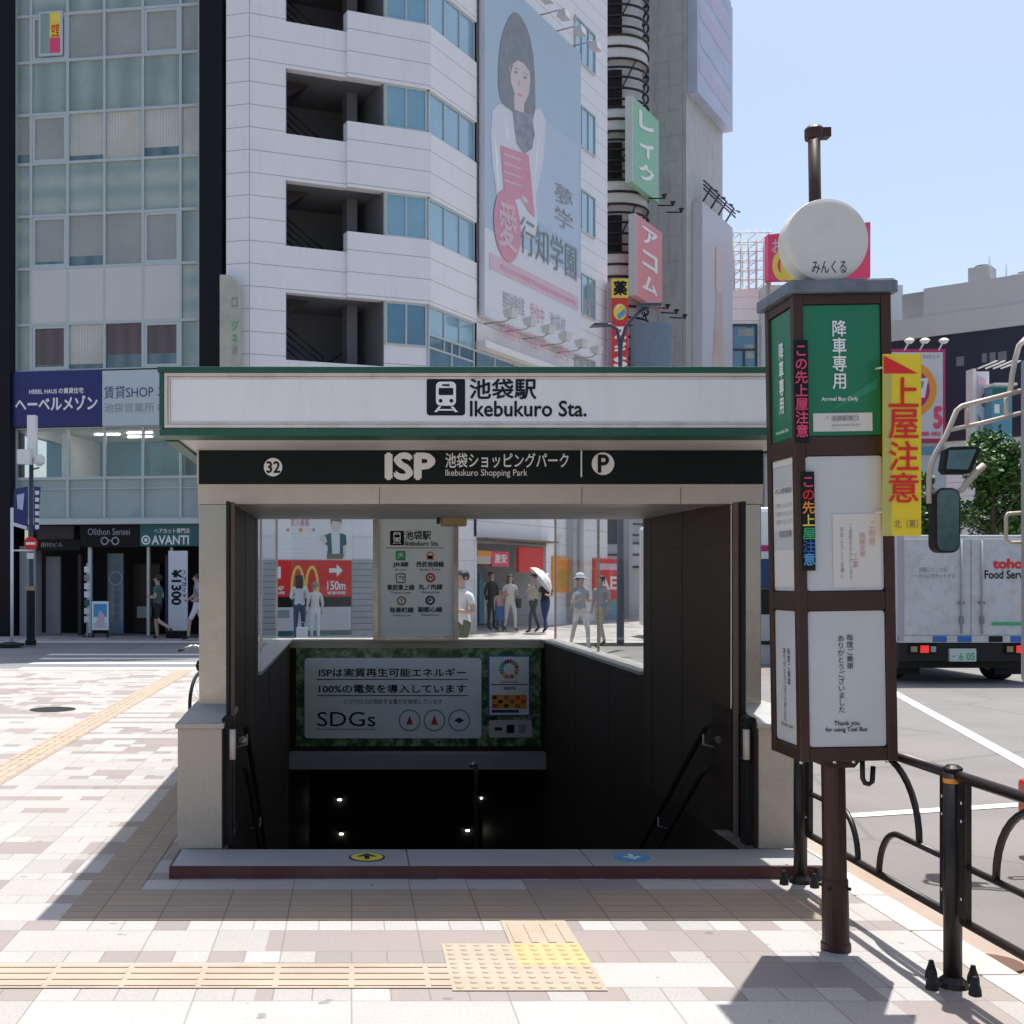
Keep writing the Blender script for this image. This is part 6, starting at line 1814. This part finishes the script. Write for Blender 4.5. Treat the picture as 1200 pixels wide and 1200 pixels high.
# ================================================================ TREE
def tree(label, x, y, h, rx, rz, n, seed):
    rnd = random.Random(seed)
    t = thing('street_tree', label, 'tree', (x, y, 0), 'street trees')
    m_ = MB()
    m_.tube([(x, y, -0.1), (x + .03, y, h * .3), (x - .05, y, h * .55), (x, y, h * .8)], [0.13, 0.1, 0.075, 0.03], 'bark', 10)
    for i in range(7):
        a = i * 2.4; zz_ = h * (.35 + .06 * i)
        m_.tube([(x, y, zz_), (x + math.cos(a) * rx * .4, y + math.sin(a) * rx * .4, zz_ + .5), (x + math.cos(a) * rx * .75, y + math.sin(a) * rx * .75, zz_ + 1.0)], [0.05, 0.035, 0.012], 'bark', 6)
    m_.build('trunk', t)
    m_ = MB()
    clumps = []
    for i in range(26):
        a = rnd.random() * 6.283; b = rnd.uniform(-1, 1); q = rnd.random() ** 0.4
        clumps.append((x + math.cos(a) * math.sqrt(1 - b * b) * rx * q * .8, y + math.sin(a) * math.sqrt(1 - b * b) * rx * q * .8, h - rz + b * rz * q * .85, rnd.uniform(.35, .7)))
    for i in range(n):
        cx_, cy_, cz_, r_ = rnd.choice(clumps)
        d = Vector((rnd.gauss(0, 1), rnd.gauss(0, 1), rnd.gauss(0, .8))).normalized() * r_ * rnd.random() ** .4
        c = Vector((cx_, cy_, cz_)) + d
        u = Vector((rnd.gauss(0, 1), rnd.gauss(0, 1), rnd.gauss(0, .6))).normalized(); v_ = u.cross(Vector((rnd.gauss(0, 1), rnd.gauss(0, 1), 1))).normalized()
        s_ = rnd.uniform(.05, .1)
        m_.add([c - u * s_ * 1.3, c + v_ * s_ * .7, c + u * s_ * 1.3, c - v_ * s_ * .7], [(0, 1, 2, 3)], 'leaf')
    m_.build('crown', t)
tree('bushy green tree behind the white box truck under the navy building', 22.6, 42, 7.3, 1.9, 2.6, 9000, 5)
tree('darker lower tree peeking between the mirror arms and the truck roof', 20.9, 43.5, 5.4, 1.3, 1.9, 5500, 9)

# ================================================================ STREET FURNITURE
lp = thing('street_lamp', 'dark twin armed street lamp rising behind the station name board', 'street lamp', (6.3, 28, 0))
def q28(px, py): v_ = at(px, py, 28); return (v_.x, 28, v_.z)
mb = MB(); b0 = q28(727, 420); mb.tube([(b0[0], 28, 0), (b0[0], 28, 4), (b0[0], 28, b0[2] - .2)], [0.09, 0.07, 0.06], 'pole', 12); mb.build('post', lp)
mb = MB()
mb.tube([(b0[0], 28, b0[2] - .4), q28(728, 402), q28(733, 384), q28(742, 372), q28(752, 364), q28(760, 360)], 0.04, 'pole', 8)
mb.tube([(b0[0], 28, b0[2] - .4), q28(726, 400), q28(723, 386), q28(716, 381), q28(705, 381)], 0.04, 'pole', 8); mb.build('arm', lp)
for a, b in (((745, 361), (774, 356)), ((691, 383), (712, 379.5))):
    p_, q_ = q28(*a), q28(*b); mb = MB(); mb.prism_xz([(p_[0], p_[2]), (q_[0], p_[2] + .02), (q_[0], q_[2]), (p_[0] + .1, q_[2])], 27.85, 28.15, 'pole'); mb.build('lamp_head', lp, bevel=.02)
sg = thing('sign_pole', 'dark blue street pole with banner flags and a round red no entry sign', 'street pole', (at(37, 755, 28).x, 28, 0))
fq = Fr(0, 28); X_ = lambda px: fq.px(px, 0)[0]; Z_ = lambda py: fq.px(0, py)[1]
mb = MB(); mb.tube([(X_(36.5), 0, 0), (X_(36.5), 0, Z_(690)), (X_(36.5), 0, Z_(545))], [0.055, 0.055, 0.05], 'pole', 12); po = mb.build('post', sg, fq.M)
mb = MB(); mb.lathe([(0.13, 0), (0.13, 0.1), (0.1, 0.14), (0.1, Z_(692))], (X_(36), 0, 0), 'ink', 14); mb.lathe([(0.105, 0), (0.105, .1)], (X_(36), 0, Z_(692) + .002), 'gold', 14); mb.build('pole_sleeve', po, fq.M)
mb = MB(); px_box(mb, fq, 33, 487, 43, 537, -0.1, 0.1, 'white'); px_box(mb, fq, 24, 528, 39, 545, -0.3, -0.11, 'white'); mb.lathe([(0.05, 0), (0.13, .07), (0.13, .2), (0.05, .27)], (X_(46), 0, Z_(546)), 'white', 14); mb.tube([(X_(38), 0, Z_(550)), (X_(46), 0, Z_(548))], 0.02, 'pole', 6); mb.build('equipment_box', po, fq.M)
mb = MB(); mb.poly([fq.px(*q) for q in ((17, 573), (33, 570), (33, 622), (15, 616))], -0.02, 'navy'); mb.poly([fq.px(*q) for q in ((20, 580), (29, 578), (27, 598), (21, 596))], -0.03, 'lblueboard'); mb.poly([fq.px(*q) for q in ((16, 612), (32, 617), (32, 621), (15, 616))], -0.03, 'bwhite')
mb.build('banner_flag', po, fq.M)
mb = MB(); mb.poly([fq.px(*q) for q in ((40, 570), (48, 571), (45, 623), (40, 621))], -0.02, 'navy')
for i in range(6): mb.poly([fq.px(*q) for q in ((41.5, 575 + i * 8), (46.5, 575.5 + i * 8), (46, 580 + i * 8), (41.5, 580 + i * 8))], -0.03, 'bwhite')
mb.build('banner_flag', po, fq.M)
mb = MB(); c = fq.px(37.5, 637); mb.lathe([(0.16, 0), (0.16, 0.02)], (c[0], -0.12, c[1]), 'red', 24, 'y'); mb.rect(c[0] - .11, c[0] + .11, c[1] - .03, c[1] + .03, -0.123, 'inkw'); mb.T = None
so = mb.build('no_entry_sign', po, fq.M)
mb = MB(); px_box(mb, fq, 33, 648, 41, 655, -0.12, -0.1, 'white'); mb.build('name_tag', po, fq.M)
wp = thing('white_post', 'thin white post joined by a bar to the dark blue street pole', 'post', (at(14, 757, 27.6).x, 27.6, 0))
fw2 = Fr(0, 27.6)
mb = MB(); a = fw2.px(14, 757); mb.tube([(a[0], 0, 0), (a[0], 0, fw2.px(0, 595)[1])], 0.035, 'white', 10); mb.tube([(a[0], 0, fw2.px(0, 645)[1]), (fw2.px(35, 0)[0], 0.3, fw2.px(0, 645)[1])], 0.02, 'white', 8); mb.build('post', wp, fw2.M)
mb = MB(); mb.lathe([(0.33, 0), (0.33, 0.06), (0.1, 0.1)], (a[0] - .05, 0, 0), 'rubber', 20); mb.build('base', wp, fw2.M)

# bicycle beside the entrance wall
bk = thing('bicycle', 'dark parked bicycle half hidden behind the left side of the entrance', 'bicycle', (-1.5, 12.6, 0))
BXX = -1.52
def cw(y): return (BXX, y, 0.33)
for yy in (12.05, 13.1):
    mb = MB(); mb.tube([(BXX + 0.07 * math.cos(2 * math.pi * i / 32) * (1 if yy < 12.5 else 0), yy + 0.31 * math.cos(2 * math.pi * i / 32), 0.33 + 0.31 * math.sin(2 * math.pi * i / 32)) for i in range(32)], 0.018, 'rubber', 8, closed=True); w_ = mb.build('wheel', bk)
    mb = MB()
    for i in range(14):
        a = 2 * math.pi * i / 14; mb.tube([(BXX, yy, 0.33), (BXX + 0.07 * math.cos(a) * (1 if yy < 12.5 else 0), yy + 0.3 * math.cos(a), 0.33 + 0.3 * math.sin(a))], 0.002, 'chrome', 4)
    mb.lathe([(0.02, -0.05), (0.02, 0.05)], (BXX, yy, 0.33), 'chrome', 10, 'x'); mb.build('spokes', w_)
mb = MB(); P3 = lambda y, z, x=0: (BXX + x, y, z)
mb.tube([P3(12.05, .33), P3(12.5, .3), P3(12.35, .62)], 0.014, 'pole', 8); mb.tube([P3(12.05, .33), P3(12.38, .56)], 0.012, 'pole', 8); mb.tube([P3(12.5, .3), P3(12.95, .68)], 0.016, 'pole', 8); mb.tube([P3(12.37, .58), P3(12.93, .7)], 0.014, 'pole', 8); mb.tube([P3(13.1, .33), P3(12.93, .72), P3(12.9, .84)], 0.014, 'pole', 8); mb.build('frame', bk)
mb = MB(); mb.tube([P3(12.7, .83, -.28), P3(12.85, .86, -.2), P3(12.9, .84, 0), P3(12.85, .86, .2), P3(12.7, .83, .28)], 0.012, 'chrome', 8); mb.tube([P3(12.72, .832, -.27), P3(12.62, .82, -.3)], 0.016, 'rubber', 8); mb.build('handlebar', bk)
mb = MB(); mb.tube([P3(12.2, .69), P3(12.3, .7), P3(12.45, .69)], [0.075, 0.07, 0.03], 'rubber', 10); mb.build('saddle', bk)

# ================================================================ PEOPLE
SK = M('skin', (0.50, 0.32, 0.24), 0.55)
def person(label, x, y, h, yaw, top, bottom, hair, arms='down', legs='stand', shorts=False, skirt=None, longhair=False, bag=None, hat=None, sleeves=False, group=None, seed=0):
    rnd = random.Random(seed)
    t = thing('person', label, 'person', (x, y, 0), group)
    k = h / 1.70
    J = {}
    def j(n, p, r): J[n] = (Vector(p), r)
    j('pelvis', (0, 0, .93), (.15, .11)); j('waist', (0, 0, 1.08), (.135, .10)); j('chest', (0, -.005, 1.28), (.165, .115)); j('neckb', (0, 0, 1.43), (.075, .07)); j('neck', (0, -.005, 1.50), (.05, .05)); j('jaw', (0, -.03, 1.555), (.068, .078)); j('head', (0, -.012, 1.62), (.078, .095)); j('crown', (0, .0, 1.68), (.06, .07))
    E = [('pelvis', 'waist'), ('waist', 'chest'), ('chest', 'neckb'), ('neckb', 'neck'), ('neck', 'jaw'), ('jaw', 'head'), ('head', 'crown')]
    for s_, n in ((-1, 'l'), (1, 'r')):
        if legs == 'stand': kn, an = (.10 * s_, -.01, .50), (.105 * s_, .02, .08); to = (.12 * s_, -.14, .035)
        elif legs == 'walk': sw = s_ * .16; kn, an = (.09 * s_, -sw - .03, .50), (.09 * s_, -sw * 1.6 + .04, .09 + (.05 if s_ < 0 else 0)); to = (.1 * s_, -sw * 1.6 - .12, .04)
        else:
            if s_ < 0: kn, an, to = (.09 * s_, -.10, .49), (.09 * s_, -.06, .08), (.1 * s_, -.2, .035)
            else: kn, an, to = (.09 * s_, .05, .50), (.1 * s_, .42, .30), (.1 * s_, .47, .16)
        j('hip' + n, (.085 * s_, 0, .87), (.095, .095)); j('knee' + n, kn, (.06, .06)); j('ank' + n, an, (.042, .042)); j('toe' + n, to, (.04, .03))
        E += [('pelvis', 'hip' + n), ('hip' + n, 'knee' + n), ('knee' + n, 'ank' + n), ('ank' + n, 'toe' + n)]
        j('sh' + n, (.175 * s_, 0, 1.385), (.062, .062))
        if arms == 'down': el, wr, hd = (.225 * s_, .03, 1.12), (.23 * s_, -.04, .89), (.225 * s_, -.06, .80)
        elif arms == 'bent' : el, wr, hd = (.22 * s_, .04, 1.12), (.15 * s_, -.2, 1.14), (.11 * s_, -.26, 1.18)
        elif arms == 'swing': el, wr, hd = (.23 * s_, .12 * s_, 1.14), (.22 * s_, .12 * s_ - .18, 1.02), (.2 * s_, .12 * s_ - .25, 1.04)
        else:
            if s_ > 0: el, wr, hd = (.25 * s_, -.1, 1.2), (.2 * s_, -.18, 1.42), (.19 * s_, -.19, 1.5)
            else: el, wr, hd = (.225 * s_, .03, 1.12), (.23 * s_, -.04, .89), (.225 * s_, -.06, .80)
        j('elb' + n, el, (.046, .046)); j('wri' + n, wr, (.032, .03)); j('han' + n, hd, (.038, .024))
        E += [('chest', 'sh' + n), ('sh' + n, 'elb' + n), ('elb' + n, 'wri' + n), ('wri' + n, 'han' + n)]
    names = list(J)
    me = bpy.data.meshes.new('body')
    me.from_pydata([J[n][0] for n in names], [(names.index(a), names.index(b)) for a, b in E], [])
    o = bpy.data.objects.new('tmp', me); COL.objects.link(o)
    sk = o.modifiers.new('s', 'SKIN'); ss = o.modifiers.new('u', 'SUBSURF'); ss.levels = 1; ss.render_levels = 1
    lay = me.skin_vertices[0].data
    for i, n in enumerate(names): lay[i].radius = J[n][1]; lay[i].use_root = (n == 'pelvis')
    dg = bpy.context.evaluated_depsgraph_get(); dg.update()
    bm_ = bpy.data.meshes.new_from_object(o.evaluated_get(dg))
    bpy.data.objects.remove(o)
    topset = {'waist', 'chest', 'sh', 'neckb'}
    def matof(c):
        best = None
        for a, b in E:
            pa, pb = J[a][0], J[b][0]; d = pb - pa; f = max(0, min(1, (c - pa).dot(d) / d.length_squared)); q = (c - pa - d * f).length - (J[a][1][0] * (1 - f) + J[b][1][0] * f) * .6
            if best is None or q < best[0]: best = (q, a, b, f)
        _, a, b, f = best
        a0 = a[:-1] if a[-1] in 'lr' and a not in ('pelvis',) else a
        b0 = b[:-1] if b[-1] in 'lr' and b not in ('pelvis',) else b
        if b0 in ('neck', 'jaw', 'head', 'crown'): return SK
        if b0 == 'han': return SK
        if b0 == 'wri': return P[top] if sleeves else SK
        if b0 == 'elb': return P[top] if (sleeves or f < .6) else SK
        if b0 in ('waist', 'chest', 'sh', 'neckb'): return P[top] if c.z > .97 else P[bottom]
        if b0 == 'toe': return P['rubber' if rnd.random() < 2 else 'white']
        if b0 == 'ank': return SK if shorts else P[bottom]
        if b0 == 'knee': return SK if (shorts and f > .8) else P[bottom]
        return P[bottom]
    bm_.materials.clear()
    ms = []
    for p in bm_.polygons:
        m_ = matof(p.center)
        if m_ not in ms: ms.append(m_); bm_.materials.append(m_)
        p.material_index = ms.index(m_); p.use_smooth = True
    M0 = Matrix.Translation((x, y, 0)) @ Matrix.Rotation(yaw, 4, 'Z') @ Matrix.Scale(k, 4)
    bo_ = bpy.data.objects.new('body', bm_); COL.objects.link(bo_); setp(bo_, t, M0); KIDS.setdefault(t, []).append(bo_)
    m_ = MB()
    m_.lathe([(0.03, 1.738), (0.06, 1.73), (0.088, 1.70), (0.10, 1.66), (0.096, 1.63), (0.09, 1.605) if not longhair else (0.105, 1.5), (0.07, 1.59) if not longhair else (0.10, 1.38)], (0, 0.026, 0), hair, 18)
    m_.v = [(a, b, max(c_, 1.688 - abs(a) * .3)) if b < -.035 else (a, b, c_) for a, b, c_ in m_.v]
    m_.build('hair', t, M0)
    m_ = MB()
    m_.tube([(0, -.10, 1.63), (0, -.122, 1.60), (0, -.105, 1.588)], [0.008, 0.013, 0.01], SK, 6)
    for s_ in (-1, 1): m_.lathe([(0.004, -.002), (0.008, 0.0), (0.004, .004)], (.032 * s_, -.102, 1.635), 'ink', 8, 'y'); m_.tube([(.085 * s_, 0, 1.64), (.09 * s_, .005, 1.60)], 0.014, SK, 6)
    m_.tube([(-.02, -.108, 1.565), (.02, -.108, 1.565)], 0.005, 'fadedred', 6)
    m_.build('face', t, M0)
    if skirt:
        m_ = MB(); m_.lathe([(0.155, 1.0), (0.17, .85), (0.22, .45), (0.215, .449), (0.15, .99)], (0, 0, 0), skirt, 20); m_.build('skirt', t, M0)
    if bag:
        m_ = MB(); m_.box(.19, .31, -.12, .16, .72, 1.0, bag); m_.tube([(.22, -.06, 1.0), (.2, -.02, 1.38), (.22, .08, 1.0)], .008, bag, 6); m_.build('shoulder_bag', t, M0, bevel=.02)
    if hat:
        m_ = MB(); m_.lathe([(0.17, 1.66), (0.165, 1.668), (0.105, 1.67), (0.1, 1.73), (0.07, 1.77), (0.01, 1.78)], (0, 0.01, 0), hat, 18); m_.build('hat', t, M0)
    return t
def pat(px, Y): return (px - CX) / F * Y, Y
PI = math.pi
P['tgreen'] = M('dark green shirt', (0.06, 0.13, 0.11), 0.8); P['whitecloth'] = M('white cloth', (0.72, 0.72, 0.73), 0.85); P['blackcloth'] = M('black cloth', (0.02, 0.02, 0.022), 0.85); P['denim'] = M('denim', (0.04, 0.07, 0.15), 0.85); P['beigecloth'] = M('beige cloth', (0.48, 0.40, 0.30), 0.85); P['creamcloth'] = M('cream cloth', (0.66, 0.62, 0.55), 0.85); P['hairblack'] = M('black hair', (0.012, 0.011, 0.012), 0.5); P['hairgrey'] = M('grey hair', (0.25, 0.24, 0.22), 0.6); P['hairbrown'] = M('brown hair', (0.06, 0.03, 0.02), 0.5); P['pinkcloth'] = M('pink cloth', (0.6, 0.36, 0.32), 0.85); P['bluecloth'] = M('blue skirt cloth', (0.05, 0.16, 0.36), 0.85); P['khaki'] = M('khaki cloth', (0.10, 0.10, 0.06), 0.85); P['greycloth'] = M('grey cloth', (0.3, 0.31, 0.32), 0.85)
person('person in a dark green shirt and black shorts running past the shop', *pat(185, 30.6), 1.62, -PI / 2 - .3, 'tgreen', 'blackcloth', 'hairblack', 'bent', 'run', shorts=True, seed=1)
person('person in white shorts half hidden by the entrance pillar', *pat(231, 30.2), 1.65, -PI / 2, 'greycloth', 'whitecloth', 'hairblack', 'swing', 'walk', shorts=True, seed=2)
person('person in a white jacket and dark jeans seen from behind at the red sign', *pat(351, 29.6), 1.62, PI, 'whitecloth', 'denim', 'hairblack', 'bent', 'stand', sleeves=True, longhair=True, seed=3)
person('person with grey hair in a long white coat at the red sign', *pat(369, 29.3), 1.45, PI + .4, 'creamcloth', 'whitecloth', 'hairgrey', 'down', 'stand', sleeves=True, seed=4)
person('person in a loose white shirt and dark hair just behind the stairwell wall', *pat(541, 17.2), 1.66, -.9, 'whitecloth', 'khaki', 'hairblack', 'bent', 'walk', seed=5)
person('person with long brown hair in cream trousers and a light blouse', *pat(598, 35.0), 1.64, .2, 'creamcloth', 'creamcloth', 'hairbrown', 'bent', 'walk', longhair=True, bag='hairblack', seed=6)
person('short person in a pink top and blue skirt', *pat(586, 35.2), 1.25, .1, 'pinkcloth', 'denim', 'hairbrown', 'down', 'stand', skirt='bluecloth', longhair=True, seed=7)
person('person in black standing at the shop opening', *pat(576, 36.0), 1.72, .6, 'blackcloth', 'blackcloth', 'hairblack', 'down', 'stand', sleeves=True, seed=8)
pm = person('person in a beige shirt and dark trousers under a white parasol', *pat(625, 34.0), 1.66, -1.0, 'beigecloth', 'blackcloth', 'hairblack', 'raise', 'walk', sleeves=True, seed=9)
person('person in a dark top and blue jeans beside the parasol', *pat(639, 34.5), 1.6, -.6, 'blackcloth', 'denim', 'hairbrown', 'bent', 'walk', longhair=True, seed=10)
person('person in a white sun hat seen through the side glass', *pat(680, 26.0), 1.62, .3, 'greycloth', 'creamcloth', 'hairblack', 'bent', 'walk', hat='whitecloth', seed=11)
person('person in a grey shirt seen through the side glass', *pat(704, 27.0), 1.6, -.8, 'greycloth', 'beigecloth', 'hairblack', 'down', 'walk', seed=12)
# parasol held above the beige shirted person
pr = thing('parasol', 'white open parasol tilted over the person in a beige shirt', 'parasol', tuple(at(634, 690, 33.8)))
mb = MB(); prof = [(0.02, 0.0), (0.2, -0.03), (0.36, -0.11), (0.46, -0.24), (0.45, -0.24), (0.35, -0.12), (0.19, -0.045), (0.02, -0.02)]
c = at(641, 674, 33.8)
Mp = Matrix.Translation(c) @ Matrix.Rotation(R(52), 4, 'Y')
mb.lathe(prof, (0, 0, 0), 'inkw', 24); mb.build('canopy', pr, Mp)
mb = MB(); mb.tube([(0, 0, 0.05), (0, 0, -0.75)], 0.008, 'chrome', 6); mb.build('shaft', pr, Mp)
bgd = thing('carrier_bag', 'white carrier bag on the ground beside the person in a white jacket', 'bag', (pat(354, 29.0)[0], 29.0, 0))
mb = MB(); mb.box(-.14, .14, -.08, .08, 0.002, .38, 'inkw'); mb.build('bag_body', bgd, Matrix.Translation((pat(354, 29)[0], 29.0, 0)), bevel=.02)
mb = MB(); mb.tube([(-.07, 0, .38), (-.05, 0, .5), (.05, 0, .5), (.07, 0, .38)], .008, 'white', 6); mb.build('handle', bgd, Matrix.Translation((pat(354, 29)[0], 29.0, 0)))
